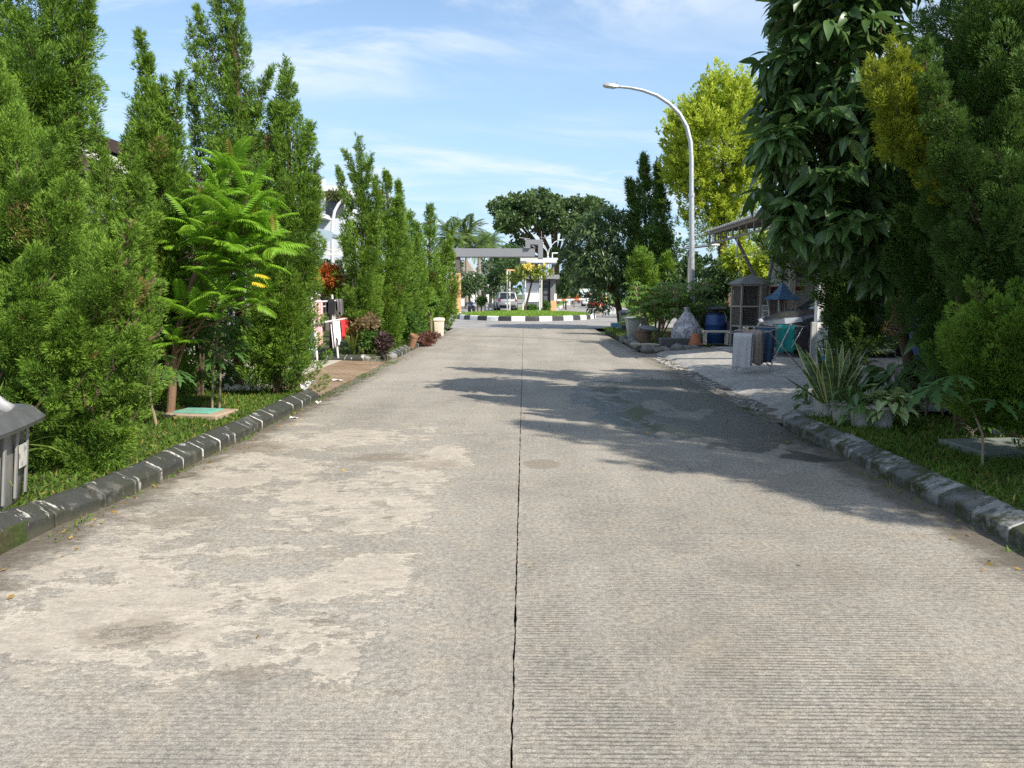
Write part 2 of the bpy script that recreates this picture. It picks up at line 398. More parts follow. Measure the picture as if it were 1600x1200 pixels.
def kerb_mat(name, base, chip, moss, streak):
    m = new_mat(name); t = NT(m)
    o = t.coord('Object'); ox, oy, oz = t.xyz(o); r = t.objrand()
    v = t.vadd(o, t.comb(t.m_('MULTIPLY', r, 37.0), t.m_('MULTIPLY', r, 91.0), 0.0))
    n1 = t.noise(v, 5, 7, 0.65); n2 = t.noise(t.vadd(v, (5, 1, 3)), 3.0, 7, 0.65); n3 = t.noise(v, 55, 4, 0.7)
    c = t.mix(n1, tuple(q * 0.7 for q in base), tuple(q * 1.5 for q in base))
    c = t.mix(t.rng(n2, 0.56, 0.66, 0, 0.8), c, chip)
    c = t.scale(c, t.rng(n3, 0.3, 0.7, 0.8, 1.2))
    e = t.m_('ADD', t.m_('ABSOLUTE', oy), t.m_('MULTIPLY', t.m_('SUBTRACT', t.noise(v, 9, 5, 0.6), 0.5), 0.045))
    c = t.mix(t.m_('MULTIPLY', t.m_('MULTIPLY', t.rng(e, 0.187, 0.196), t.rng(t.noise(v, 13, 5, 0.7), 0.40, 0.56)), t.m_('MULTIPLY', t.rng(t.m_('ADD', n1, t.m_('MULTIPLY', r, 0.35)), 0.48, 0.80), streak)), c, (0.72, 0.70, 0.66))
    sm = t.noise(t.vmul(t.vadd(v, (2, 4, 9)), (1.0, 3.0, 1.0)), 3.2, 6, 0.65)
    c = t.mix(t.m_('MULTIPLY', t.rng(sm, 0.60, 0.63), t.m_('MULTIPLY', streak, 0.75)), c, (0.62, 0.61, 0.58))
    g = t.m_('MULTIPLY', t.rng(t.noise(t.vadd(v, (1, 8, 2)), 5, 8, 0.75), 0.43, 0.57), moss)
    c = t.mix(g, c, (0.045, 0.05, 0.018))
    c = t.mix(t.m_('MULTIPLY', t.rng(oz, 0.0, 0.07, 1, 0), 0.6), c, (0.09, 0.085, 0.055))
    t.out(c, 0.75, 0, 0.35); t.bump(t.m_('ADD', t.m_('MULTIPLY', n1, 0.6), t.m_('MULTIPLY', n3, 0.3)), 0.6, 0.012)
    return m

def ground_mat(name, a, b, c3, scale=2.0, rough=0.95, bump=0.5):
    m = new_mat(name); t = NT(m); p = t.pos()
    n1 = t.noise(p, scale, 7, 0.65); n2 = t.noise(p, scale * 9, 5, 0.7); n3 = t.noise(t.vadd(p, (3, 9, 1)), scale * 0.4, 6, 0.6)
    c = t.mix(t.rng(n1, 0.35, 0.65), a, b); c = t.mix(t.rng(n3, 0.5, 0.64), c, c3)
    c = t.scale(c, t.rng(n2, 0.3, 0.7, 0.7, 1.25)); t.out(c, rough, 0, 0.25); t.bump(n2, bump, 0.02); return m

M_ROAD = road_mat()
M_KB = kerb_mat('kerb_black_paint', (0.036, 0.038, 0.035), (0.13, 0.125, 0.11), 0.35, 0.9)
M_KW = kerb_mat('kerb_worn_white_paint', (0.22, 0.22, 0.21), (0.05, 0.05, 0.04), 1.0, 0.35)
M_KG = kerb_mat('kerb_worn_grey_paint', (0.10, 0.104, 0.10), (0.17, 0.17, 0.16), 1.0, 0.5)
M_SOIL = ground_mat('verge_soil', (0.07, 0.055, 0.035), (0.05, 0.07, 0.02), (0.05, 0.075, 0.02), 3)
M_LAWN = ground_mat('lawn_ground', (0.12, 0.21, 0.035), (0.16, 0.26, 0.045), (0.14, 0.22, 0.04), 1.2)
M_RAMP = ground_mat('brown_ramp', (0.20, 0.14, 0.085), (0.27, 0.20, 0.135), (0.15, 0.10, 0.06), 1.5, 0.9, 0.35)
M_DRIVE = ground_mat('driveway_concrete', (0.30, 0.29, 0.265), (0.36, 0.345, 0.315), (0.24, 0.22, 0.19), 1.1, 0.85, 0.3)
M_FARROAD = ground_mat('far_road', (0.26, 0.25, 0.235), (0.31, 0.295, 0.27), (0.22, 0.21, 0.2), 0.6, 0.85, 0.2)
M_JOINT = mat('joint_dirt', (0.035, 0.03, 0.024), 0.95, var=0.3, scale=9)
M_TERRAIN = ground_mat('terrain', (0.07, 0.09, 0.03), (0.10, 0.12, 0.045), (0.12, 0.10, 0.06), 0.3)

# ================================================================ ground and road
def sheet(name, pts, z, m, kind='structure'):
    b = MB(); b.add([(x, y, z) for x, y in pts], [tuple(range(len(pts)))])
    return tag(b.build(name, m, fixn=False), kind=kind)
sheet('ground', [(-500, -60), (500, -60), (500, 900), (-500, 900)], -0.12, M_TERRAIN)
road = structure('road')
def jag(a, b, n, amp, rs):
    a = Vector(a); b = Vector(b); d = (b - a).normalized(); nn = Vector((-d.y, d.x))
    out = []
    cur = 0
    for i in range(n):
        t = i / n; cur = cur * 0.6 + rs.uniform(-amp, amp) * 0.7
        k = 0 if i == 0 else 1
        out.append(a + (b - a) * t + nn * cur * k)
    return out
rs = random.Random(5)
JY = [-5.2, -0.13, 4.87, 9.92, 14.9, 19.9, 24.9, 29.9, 34.2]
for i in range(len(JY) - 1):
    y0, y1 = JY[i] + 0.004, JY[i + 1] - 0.004
    for side in (-1, 1):
        xo, xi = 3.08 * side, 0.0042 * side
        near = y0 < 16
        q = []
        loop = [((xi, y0), (xo, y0), 16, 0.004), ((xo, y0), (xo, y1), 10, 0.015), ((xo, y1), (xi, y1), 16, 0.004), ((xi, y1), (xi, y0), 240 if near else 40, 0.0036)]
        for a, b, n, amp in loop: q += jag(a, b, n, amp, rs)
        if side < 0: q = q[::-1]
        mb = MB(); mb.prism([(v.x, v.y) for v in q], -0.10, 0.0, 'Z'); mb.build('road_slab', M_ROAD, road)
mb = MB(); mb.box((0, 14.5, -0.065), (6.1, 39.4, 0.05)); mb.build('joint_filler', M_JOINT, road)

sheet('cross_road', [(-70, 34.22), (70, 34.22), (70, 62), (11, 62), (11, 190), (-11, 190), (-11, 62), (-70, 62)], -0.004, M_FARROAD)
def slabblock(name, pts, z, m):
    b = MB(); b.prism(pts, z - 0.25, z, 'Z'); return tag(b.build(name, m), kind='structure')
slabblock('verge', [(-13, -6), (-3.14, -6), (-3.14, 10.95), (-3.5, 11.35), (-13, 11.35)], 0.10, M_SOIL)
slabblock('verge', [(-14, 17.27), (-3.7, 17.27), (-3.13, 17.9), (-3.13, 30.2), (-3.7, 32), (-14, 32)], 0.10, M_SOIL)
slabblock('verge', [(3.25, -6), (15, -6), (15, 9.1), (3.33, 9.1)], 0.10, M_SOIL)
slabblock('verge', [(3.3, 20.1), (14, 20.1), (14, 33.2), (4.2, 33.2), (3.3, 31)], 0.08, M_SOIL)
# left ramp, with a paler concrete apron behind
b = MB(); b.grid(lambda u, v: (-3.04 - 1.0 * u, 11.36 + 5.9 * v, 0.004 + 0.045 * u + 0.006 * math.sin(9 * v)), 6, 14)
tag(b.build('ramp', M_RAMP, smooth=True), kind='structure')
slabblock('driveway', [(-13, 11.36), (-4.04, 11.36), (-4.04, 17.26), (-13, 17.26)], 0.055, mat('apron_concrete', (0.42, 0.38, 0.31), 0.85, var=0.2, scale=2, bump=0.2, local=False))
# right driveway with its broken toe
rs = random.Random(8)
toe = [rs.uniform(-0.10, 0.10) for _ in range(60)]
def drv(u, v):
    y = 9.14 + 10.9 * v
    e = toe[int(v * 59)] * 1.0
    x = (3.12 + (0.24 if y > 10 else 0) + e if u == 0 else 3.3 + 1.9 * u ** 1.0 + (8.0 if u == 1 else 0))
    return (x, y, (-0.02 if u == 0 else 0.035 + 0.115 * min(1, u * 1.3)))
b = MB(); b.grid(drv, 8, 59); tag(b.build('driveway', M_DRIVE, smooth=True), kind='structure')
sheet('driveway_edge', [(3.0, 9.14), (3.6, 9.14), (3.6, 20.2), (3.0, 20.2)], 0.002, ground_mat('crumbled_edge', (0.17, 0.15, 0.12), (0.25, 0.23, 0.2), (0.06, 0.055, 0.04), 5, 0.95, 0.9))
# rubble of the broken toe
b = MB()
for k in range(170):
    y = rs.uniform(10.0, 18.5); x = 3.10 + abs(rs.gauss(0, 0.13)); s = rs.uniform(0.015, 0.06)
    M = Matrix.Rotation(rs.uniform(0, 6.3), 3, 'Z') @ Matrix.Rotation(rs.uniform(-0.3, 0.3), 3, 'X')
    b.box((x, y, 0.012), (s * 1.6, s, s * 0.4), M)
tag(b.build('rubble', M_DRIVE), kind='stuff')
# chequered floor tiles near the drum
tiles = structure('tiled_floor', (5.0, 19.0, 0.155))
mt = [mat('tile_grey', (0.30, 0.30, 0.29), 0.5, var=0.12), mat('tile_pale', (0.52, 0.51, 0.49), 0.45, var=0.12)]
tm = [MB().box((0, 0, 0), (0.39, 0.39, 0.02)).mesh('floor_tile', q, bevel=0.004) for q in mt]
for i in range(6):
    for j in range(4):
        inst('floor_tile', tm[(i + j) % 2], tiles, Matrix.Translation((0.2 + i * 0.4, j * 0.4 - 0.3, 0.0)))

# ================================================================ kerbs
def kerb_mesh(name, m, L, seed, kw=0.82, kh=0.80):
    r2 = random.Random(seed)
    prof = [(0.0, -0.06), (0.004, 0.115), (-0.012, 0.13), (-0.165, 0.205), (-0.215, 0.205), (-0.23, 0.185), (-0.235, -0.06)]
    prof = [(u * kw, z if z < 0 else z * kh) for u, z in prof]
    b = MB(); n = 5
    vs = []
    for j in range(n + 1):
        y = -L / 2 + L * j / n
        for (u, z) in prof:
            q = 0.006 if 0 < j < n else 0.004
            vs.append((u + r2.uniform(-q, q), y, z + (r2.uniform(-q, q) if z > 0 else 0)))
    k = len(prof); fs = []
    for j in range(n):
        for i in range(k):
            fs.append((j * k + i, j * k + (i + 1) % k, (j + 1) * k + (i + 1) % k, (j + 1) * k + i))
    fs += [tuple(range(k - 1, -1, -1)), tuple(n * k + i for i in range(k))]
    b.add(vs, fs); return b.mesh(name, m, bevel=0.006)
def kerb_line(name, path, meshes, flip=False, order=None, L=0.4):
    """kerb stones laid along a polyline of their front foot; path runs away from the camera"""
    root = structure(name)
    pts = [Vector((p[0], p[1], 0)) for p in path]
    seg = []; k = 0; carry = 0.0
    for a, c in zip(pts[:-1], pts[1:]):
        d = (c - a); ln = d.length; d.normalize(); s = carry
        while s + L <= ln + L * 0.5:
            o = a + d * (s + L / 2)
            ang = math.atan2(d.y, d.x) - math.pi / 2
            M = Matrix.Translation((o.x + random.uniform(-0.006, 0.006), o.y, random.uniform(-0.008, 0.008))) @ Matrix.Rotation(ang + random.uniform(-0.012, 0.012), 4, 'Z')
            if flip: M = M @ Matrix.Rotation(math.pi, 4, 'Z')
            me = meshes[(order[k % len(order)] if order else random.randrange(len(meshes)))]
            inst('kerb_stone', me, root, M); k += 1; s += L + 0.008
        carry = max(0.0, s - ln)
    return root
KBm = [kerb_mesh('kerb_stone', M_KB, 0.4, i) for i in range(4)]
KWm = [kerb_mesh('kerb_stone', M_KW, 0.4, 20 + i, 0.92, 0.80) for i in range(2)]
KGm = [kerb_mesh('kerb_stone', M_KG, 0.4, 40 + i, 0.92, 0.80) for i in range(2)]
kerb_line('kerb', [(-3.75, 2.6), (-3.55, 3.2), (-3.2, 4.4), (-3.0, 5.4), (-2.97, 6.2), (-2.97, 11.25)], KBm)
KR = [KWm[0], KGm[0], KWm[1], KGm[1]]
kerb_line('kerb', [(3.07, -1.0), (3.07, 8.85), (3.16, 9.25)], KR, flip=True, order=[0, 1, 2, 3])
KWl = [kerb_mesh('kerb_stone', M_KW, 0.4, 60 + i) for i in range(2)]
KL2 = [KWl[0], KBm[0], KWl[1], KBm[1]]
kerb_line('kerb', [(-5.2, 17.16), (-3.75, 17.16), (-3.35, 17.36), (-3.0, 18.2), (-3.0, 25.5)], KL2, order=[0, 1, 1, 3, 2, 1])
kerb_line('kerb', [(-3.0, 27.6), (-3.0, 30.0), (-3.4, 32.0), (-4.6, 33.0), (-7, 33.4)], KL2, order=[1, 0])

# ---- round island in front of the gate
isl = structure('traffic_island', (0.1, 49.6, 0))
AX, AY = 4.5, 6.6
M_IW = mat('island_white_paint', (0.78, 0.77, 0.74), 0.6, var=0.08, dirt=0.3, dirtcol=(0.3, 0.28, 0.24))
M_IB = mat('island_black_paint', (0.035, 0.036, 0.038), 0.6, var=0.3, dirt=0.25, dirtcol=(0.14, 0.13, 0.12))
NB = 44
ths = np.linspace(0, 2 * math.pi, 4001); ex = np.cumsum(np.r_[0, np.hypot(np.diff(AX * np.cos(ths)), np.diff(AY * np.sin(ths)))])
def th_at(s): return float(np.interp(s % ex[-1], ex, ths))
for k in range(NB):
    s0 = ex[-1] * (k + 0.01) / NB; s1 = ex[-1] * (k + 0.99) / NB
    b = MB(); vs = []
    pr = [(0.0, -0.05), (-0.02, 0.22), (-0.06, 0.26), (-0.22, 0.26), (-0.22, -0.05)]
    for j in range(5):
        th = th_at(s0 + (s1 - s0) * j / 4); c, s = math.cos(th), math.sin(th)
        nx, ny = c / AX, s / AY; l = math.hypot(nx, ny); nx /= l; ny /= l
        for u, z in pr: vs.append((AX * c + nx * u, AY * s + ny * u, z))
    n5 = len(pr); fs = []
    for j in range(4):
        for i in range(n5): fs.append((j * n5 + i, j * n5 + (i + 1) % n5, (j + 1) * n5 + (i + 1) % n5, (j + 1) * n5 + i))
    fs += [tuple(range(n5 - 1, -1, -1)), tuple(4 * n5 + i for i in range(n5))]
    b.add(vs, fs); b.build('kerb_stone', M_IW if k % 2 == 0 else M_IB, isl, bevel=0.012)
def isl_top(u, v):
    th = 2 * math.pi * u; r = v * 0.955
    return (AX * r * math.cos(th), AY * r * math.sin(th), 0.2 + 0.13 * (1 - v ** 2))
b = MB(); b.grid(isl_top, 48, 6); b.build('lawn', M_LAWN, isl, smooth=True)

# ================================================================ grass
M_GRASS = leaf_mat('grass_blades', (0.06, 0.115, 0.016), (0.15, 0.25, 0.035), 0.35, 0.6, 0.25, third=(0.35, 0.26, 0.08))
M_GRASS2 = leaf_mat('lawn_blades', (0.13, 0.23, 0.03), (0.24, 0.37, 0.06), 0.35, 0.6, 0.25)
def grass(name, n, xr, yr, zf, L, seed, keep=None, wd=0.011, lean=0.75, gm=None):
    rg = np.random.default_rng(seed)
    x = rg.uniform(*xr, n); y = rg.uniform(*yr, n)
    if keep is not None:
        k = keep(x, y, rg); x = x[k]; y = y[k]
    pt = 0.5 + 0.5 * np.sin(x * 5.3 + 2.1 * np.sin(y * 3.7)) * np.sin(y * 4.1 + 1.7 * np.sin(x * 2.9)); k = rg.random(len(x)) < np.clip(0.35 + 1.1 * pt, 0, 1); x = x[k]; y = y[k]
    n = len(x); z = np.full(n, zf) if not callable(zf) else zf(x, y)
    B = np.stack([x, y, z], 1)
    az = rg.uniform(0, 6.283, n); le = rg.uniform(0.15, lean, n) * 1.3
    D = unit(np.stack([np.cos(az) * np.sin(le), np.sin(az) * np.sin(le), np.cos(le)], 1))
    Ln = L * rg.uniform(0.5, 1.4, n); W = wd * rg.uniform(0.6, 1.4, n)
    # patchy colour, some straw
    t = 0.45 + 0.28 * np.sin(x * 3.1 + np.sin(y * 2.3) * 2) * np.cos(y * 2.7) + rg.normal(0, 0.18, n)
    t = np.clip(t, 0, 1.0); t[rg.random(n) < 0.07] = 2.0
    S = unit(np.cross(D, rg.normal(size=(n, 3)))) * (W[:, None] / 2)
    dn = D.copy(); dn[:, 2] -= 0.9 * le; dn = unit(dn)
    m1 = B + D * (Ln * 0.55)[:, None]; tp = m1 + dn * (Ln * 0.5)[:, None]
    V = np.stack([B - S * 0.6, B + S * 0.6, m1 + S, tp, m1 - S], 1).reshape(-1, 3)
    i0 = np.arange(n) * 5
    F = np.concatenate([np.stack([i0, i0 + 1, i0 + 2, i0 + 4], 1), np.stack([i0 + 4, i0 + 2, i0 + 3, i0 + 3], 1)])
    F3 = np.concatenate([np.stack([i0, i0 + 1, i0 + 2], 1), np.stack([i0, i0 + 2, i0 + 4], 1), np.stack([i0 + 4, i0 + 2, i0 + 3], 1)])
    o = np_mesh(name, V, F3, gm or M_GRASS, None, np.repeat(t, 5)); tag(o, kind='stuff'); return o
grass('grass', 42000, (-5.6, -3.10), (3.9, 11.3), 0.095, 0.055, 1, lambda x, y, r: (r.random(len(x)) < np.clip(1.25 - (-3.2 - x) * 0.4, 0.15, 1)) & ~((x < -3.75) & (x > -4.75) & (y > 9.1) & (y < 9.75)) & (x < -3.11 - np.clip((5.3 - y) * 0.25, 0, 2)), 0.014, 0.95)
grass('grass', 36000, (3.29, 5.6), (1.5, 9.0), 0.095, 0.075, 2, lambda x, y, r: r.random(len(x)) < np.clip(1.2 - (x - 3.3) * 0.42, 0.1, 1), 0.012, 0.8)
grass('grass', 9000, (-4.6, -3.22), (17.4, 31.0), 0.095, 0.08, 3, lambda x, y, r: r.random(len(x)) < np.clip(1.2 - (-3.2 - x) * 0.7, 0.1, 1), 0.02, 0.9)
grass('grass', 5000, (3.3, 5.2), (21, 32.5), 0.075, 0.10, 4, None, 0.022, 0.8)
grass('grass', 22000, (-4.0, 4.2), (43.1, 56), lambda x, y: 0.2 + 0.13 * (1 - ((x - 0.1) / AX) ** 2 - ((y - 49.6) / AY) ** 2), 0.09, 5, lambda x, y, r: ((x - 0.1) / AX) ** 2 + ((y - 49.6) / AY) ** 2 < 0.9, 0.03, 0.6, M_GRASS2)
# weeds in the seams at the kerb foot
grass('weeds', 900, (-3.02, -2.90), (4.6, 11.6), 0.0, 0.035, 6, lambda x, y, r: r.random(len(x)) < 0.35 + 0.6 * (np.sin(y * 4.1) > 0.3), 0.010, 1.0)
grass('weeds', 700, (2.93, 3.09), (3, 10.6), 0.0, 0.035, 7, lambda x, y, r: r.random(len(x)) < 0.2 + 0.7 * (np.sin(y * 3.3) > 0.5), 0.010, 1.0)
grass('weeds', 1500, (-3.06, -2.8), (11.3, 18.5), 0.0, 0.04, 8, lambda x, y, r: r.random(len(x)) < 0.3 + 0.6 * (np.sin(y * 2.3) > 0.6), 0.012, 1.0)
# ================================================================ conifers
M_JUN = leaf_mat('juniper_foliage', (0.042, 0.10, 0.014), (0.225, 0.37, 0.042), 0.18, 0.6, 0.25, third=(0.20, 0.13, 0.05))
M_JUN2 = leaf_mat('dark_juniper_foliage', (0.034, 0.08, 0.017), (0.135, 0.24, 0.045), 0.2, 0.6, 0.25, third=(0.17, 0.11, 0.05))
M_GOLD = leaf_mat('golden_foliage', (0.21, 0.31, 0.022), (0.60, 0.655, 0.075), 0.42, 0.6, 0.25, trcol=(0.55, 0.66, 0.08))
M_BARK = mat('bark', (0.12, 0.085, 0.055), 0.9, var=0.35, scale=9, bump=0.8, bscale=30, spec=0.2)
M_BARK2 = mat('dark_bark', (0.075, 0.055, 0.04), 0.9, var=0.3, scale=7, bump=0.7, bscale=25, spec=0.2)
M_TWIG = mat('dry_twigs', (0.19, 0.13, 0.09), 0.9, var=0.25, scale=20, spec=0.2)

def poly_eval(pts, s):                # pts: (n,4) array x,y,z,r ; s in 0..1
    seg = np.r_[0, np.cumsum(np.linalg.norm(np.diff(pts[:, :3], axis=0), axis=1))]
    u = s * seg[-1]
    return np.array([np.interp(u, seg, pts[:, i]) for i in range(4)]), seg[-1]

def n3(p, f, ph):
    return (np.sin(p[:, 0] * f + 1.7 * np.sin(p[:, 2] * f * 0.7 + ph)) + np.sin(p[:, 2] * f * 0.9 + 1.3 * np.sin(p[:, 1] * f * 0.8) + ph * 2) + np.sin(p[:, 1] * f + 1.1 * np.sin(p[:, 0] * f * 0.6 + ph))) / 3.0
def tufts(cl, P0, T, ts, rp, n, s, rng, out=None, prof=None, k=16, wide=0.19, viewcull=True, clump=22, fat=2.5, lobe=0.55, spread=0.50, fwd=0.6, tip_bright=0.3, t0=0.08, shell=0.72, brown=0.0, lump=0.46):
    """needle tufts over one plume: P0 (m,3) its axis, T tangents"""
    m = len(P0); n = max(3, int(n / clump * 3.0))
    t = rng.uniform(t0, 1.0, n); f = t * (m - 1); i = np.minimum(f.astype(int), m - 2); a = (f - i)[:, None]
    c = P0[i] * (1 - a) + P0[i + 1] * a; tg = unit(T[i] * (1 - a) + T[i + 1] * a)
    rd = unit(np.cross(tg, rng.normal(size=(n, 3))))
    keep = np.ones(n, bool)
    if out is not None: keep &= (rd @ out > -0.45) | (rng.random(n) < 0.2)
    if viewcull:
        v = unit(np.asarray(CAM_LOC)[None] - c); keep &= ((rd * v).sum(1) > -0.2) | (rng.random(n) < 0.4)
    t, c, tg, rd = t[keep], c[keep], tg[keep], rd[keep]; n = len(t)
    if n == 0: return
    if prof is None: pr = np.where(t < 0.32, (np.maximum(t, 0.02) / 0.32) ** 0.55, np.maximum((1 - t) / 0.68, 0) ** 0.8)
    else: pr = prof(t)
    R0 = rp * pr
    lm = n3(c + rd * R0[:, None], 6.283 / max(0.24, 4.6 * s), rng.uniform(0, 6))
    kp = rng.random(n) < np.clip((lm + 0.42) / 0.45, 0.07, 1.0)
    t, c, tg, rd, R0, lm = t[kp], c[kp], tg[kp], rd[kp], R0[kp], lm[kp]; n = len(t)
    if n == 0: return
    r = R0 * (1 + lump * lm) * (shell + (1 - shell + 0.06) * rng.random(n))
    B0 = c + rd * r[:, None]
    D0 = unit(tg * (fwd + 0.5 * t ** 2)[:, None] + rd * (0.85 * (1 - 0.55 * t))[:, None] + rng.normal(0, 0.25, (n, 3)) + np.array([0, 0, 0.22]))
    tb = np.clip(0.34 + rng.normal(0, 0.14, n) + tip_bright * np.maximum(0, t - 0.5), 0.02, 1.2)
    if brown > 0: tb[rng.random(n) < brown] = 2.0
    # each tuft is a dense rounded lobe of needles, slimmer towards the plume's tip
    cr = np.clip(R0 * lobe, 0.4 * s, fat * s) * rng.uniform(0.7, 1.25, n); ln = cr * rng.uniform(1.9, 3.0, n) + s * 0.8
    cnt = np.maximum(10, k * clump * (cr / (fat * s)) ** 1.4).astype(int); ix = np.repeat(np.arange(n), cnt); m_ = len(ix)
    u = rng.random(m_); Dr = D0[ix]; e = rng.normal(size=(m_, 3)); e = unit(e - (e * Dr).sum(1, keepdims=True) * Dr)
    pf = np.sqrt(np.clip(u + 0.06, 0, 1)) * np.sqrt(np.clip(1 - u ** 1.7, 0, 1)) * 1.25
    B = B0[ix] + Dr * (ln[ix] * (u - 0.5))[:, None] + e * (cr[ix] * pf * rng.uniform(0.62, 1.0, m_))[:, None]
    D = unit(Dr * (0.45 + 0.6 * u)[:, None] + e * (0.85 * (1 - 0.55 * u))[:, None] + rng.normal(0, 0.26, (m_, 3)))
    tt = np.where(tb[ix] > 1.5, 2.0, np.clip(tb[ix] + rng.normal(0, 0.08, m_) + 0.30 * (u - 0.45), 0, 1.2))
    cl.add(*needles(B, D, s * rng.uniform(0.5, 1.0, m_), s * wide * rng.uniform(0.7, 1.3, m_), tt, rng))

def juniper(label, leaders, n_tuft, s, seed, m=None, group=None, base=None, plume=1.0, spacing=0.34, k=18, cat='conifer', name='conifer_tree', bark=None, viewcull=True, lenf=1.25, rpf=0.36, z0=0.1, skirt=True, brown=0.006, gold=None, trunk_r=None, arm=0.10, big=False):
    rng = np.random.default_rng(seed)
    LD = []
    for Ld in leaders:
        Y, pts = Ld[0], Ld[1]
        A = []
        for px, py, hw in pts:
            q = P(px, py, Y); A.append((q.x, q.y, q.z, hw / FPX * Y * 1.0))
        LD.append(np.array(A))
    if base is None: base = (LD[0][0, 0], LD[0][0, 1], z0)
    root = thing(name, label, cat, base, 0, group)
    kw = dict(clump=46, fat=3.5, lobe=0.85) if big else {}
    plumes = []
    for A in LD:
        _, ln = poly_eval(A, 0)
        u = 0.02; g = rng.uniform(0, 6.28)
        while u < 0.985:
            (x, y, z, r), _ = poly_eval(A, u)
            (x2, y2, z2, r2), _ = poly_eval(A, min(1, u + 0.03)); (x1, y1, z1, r1), _ = poly_eval(A, max(0, u - 0.03))
            T = np.array([x2 - x1, y2 - y1, z2 - z1]); T /= np.linalg.norm(T) + 1e-9
            up = unit(T * 0.6 + np.array([0, 0, 0.6]))
            e1 = np.cross(T, [0.3, 0.9, 0.1]); e1 /= np.linalg.norm(e1); e2 = np.cross(T, e1)
            nring = 3 if r > 0.12 else 2
            for q in range(nring):
                g += 2.39996; R_ = r * rng.uniform(0.62, 1.18) * (1.3 if rng.random() < arm else 1.0)
                o = e1 * math.cos(g) + e2 * math.sin(g)
                Lp = R_ * lenf * rng.uniform(0.7, 1.35)
                tt = np.linspace(0, 1, 9)[:, None]
                start = np.array([x, y, z]) - up * Lp * 0.45
                ax = start + o * R_ * (0.18 + 0.82 * tt ** 0.75) * 0.74 + up * Lp * (0.30 * tt + 0.75 * tt ** 1.7) + rng.normal(0, 0.03 * R_, (9, 3)) * tt
                if z0 is not None: ax[:, 2] = np.maximum(ax[:, 2], z0 + 0.06)
                plumes.append((ax, o, max(0.03, R_ * rpf * rng.uniform(0.8, 1.25)) * plume))
            u += max(r * spacing, 0.035) / ln
        # spine plume, so that the tip runs out to a point
        tt = np.linspace(0, 1, 24); C = np.array([poly_eval(A, q)[0] for q in tt])
        plumes.append((C[:, :3], None, C[:, 3].copy()))
    wts = []
    for ax, o, rp in plumes:
        ln = np.linalg.norm(np.diff(ax, axis=0), axis=1).sum()
        wts.append(ln * (rp if np.isscalar(rp) else rp.mean() * 1.3))
    wts = np.array(wts); cnt = np.maximum(4, (n_tuft * wts / wts.sum())).astype(int)
    cl = Cloud()
    for (ax, o, rp), n in zip(plumes, cnt):
        T = unit(np.gradient(ax, axis=0))
        if o is None:
            rr = rp; ii = np.linspace(0, 1, len(rr))
            tufts(cl, ax, T, None, 1.0, int(n * 1.2), s, rng, None, prof=lambda t: np.interp(t, ii, rr) * 0.66, k=k, viewcull=viewcull, t0=0.05, shell=0.55, brown=brown, **kw)
        else:
            tufts(cl, ax, T, None, rp, int(n * (1.15 if big else 1)), s, rng, out=o, k=k, viewcull=viewcull, brown=brown, **kw)
            if n > 12:      # coarse inner sprays
                tufts(cl, ax, T, None, rp * 0.55, max(2, int(n * 0.10)), s * 1.15, rng, None, k=10, wide=0.28, viewcull=False, clump=5)
    b3 = np.asarray(base)
    cl.build('crown', m or M_JUN, root, b3)
    A = LD[0]; tr = trunk_r or max(0.03, A[:, 3].max() * 0.11)
    top = int(len(A) * 0.85); pts = [(0, 0, -0.12)] + [tuple(A[i, :3] - b3) for i in range(0, max(2, top))]
    pts[1] = tuple(np.array(pts[1]) * 1.0 + np.array([0, 0, 0]))
    MB().tube(pts, [tr * (1 - 0.75 * i / len(pts)) for i in range(len(pts))], 8).build('trunk', bark or M_BARK, root, smooth=True)
    br = MB()
    for ax, o, rp in plumes:
        if o is not None and not rng.random() < 0.3: continue
        q = ax - b3; st = 2 if len(q) < 12 else 5
        pts = [tuple(v) for v in q[:-1:st]]
        if len(pts) > 1: br.tube(pts, [max(0.004, tr * 0.16 * (1 - i / len(pts))) for i in range(len(pts))], 4, cap=False)
    if br.v: br.build('branches', bark or M_BARK, root)
    return root

G_L = 'junipers along the left verge'; G_R = 'junipers on the right verge'; G_FR = 'conifers at the far right corner'
juniper('broad shaggy juniper beside the grey wheelie bin, its foliage reaching down to the grass',
    [(6.7, [(75, 725, 90), (60, 680, 130), (40, 600, 150), (25, 500, 155), (15, 400, 140), (0, 300, 110), (-15, 200, 75), (-30, 120, 38), (-38, 80, 4)]),
     (6.1, [(40, 440, 52), (90, 360, 52), (108, 310, 30), (112, 270, 6)]),
     (6.0, [(100, 560, 55), (155, 470, 54), (190, 400, 36), (205, 340, 6)]),
     (5.9, [(55, 640, 62), (105, 560, 60), (140, 490, 38), (152, 440, 6)]),
     (6.2, [(185, 670, 40), (212, 600, 44), (226, 520, 36), (232, 450, 20), (230, 400, 4)]),
     (5.9, [(0, 590, 60), (35, 500, 58), (58, 430, 36), (66, 380, 6)]),
     (6.1, [(-10, 360, 55), (45, 280, 48), (75, 235, 26), (88, 205, 4)]),
     (6.1, [(110, 735, 44), (155, 702, 50), (182, 668, 28), (190, 640, 5)]),
     (6.1, [(60, 740, 40), (75, 700, 50), (80, 655, 20)]),
     (6.0, [(140, 640, 44), (180, 570, 46), (200, 510, 26), (206, 470, 4)])],
    29000, 0.045, 11, group=G_L, spacing=0.40, rpf=0.34, lenf=1.0, arm=0.15, brown=0.012, big=True)
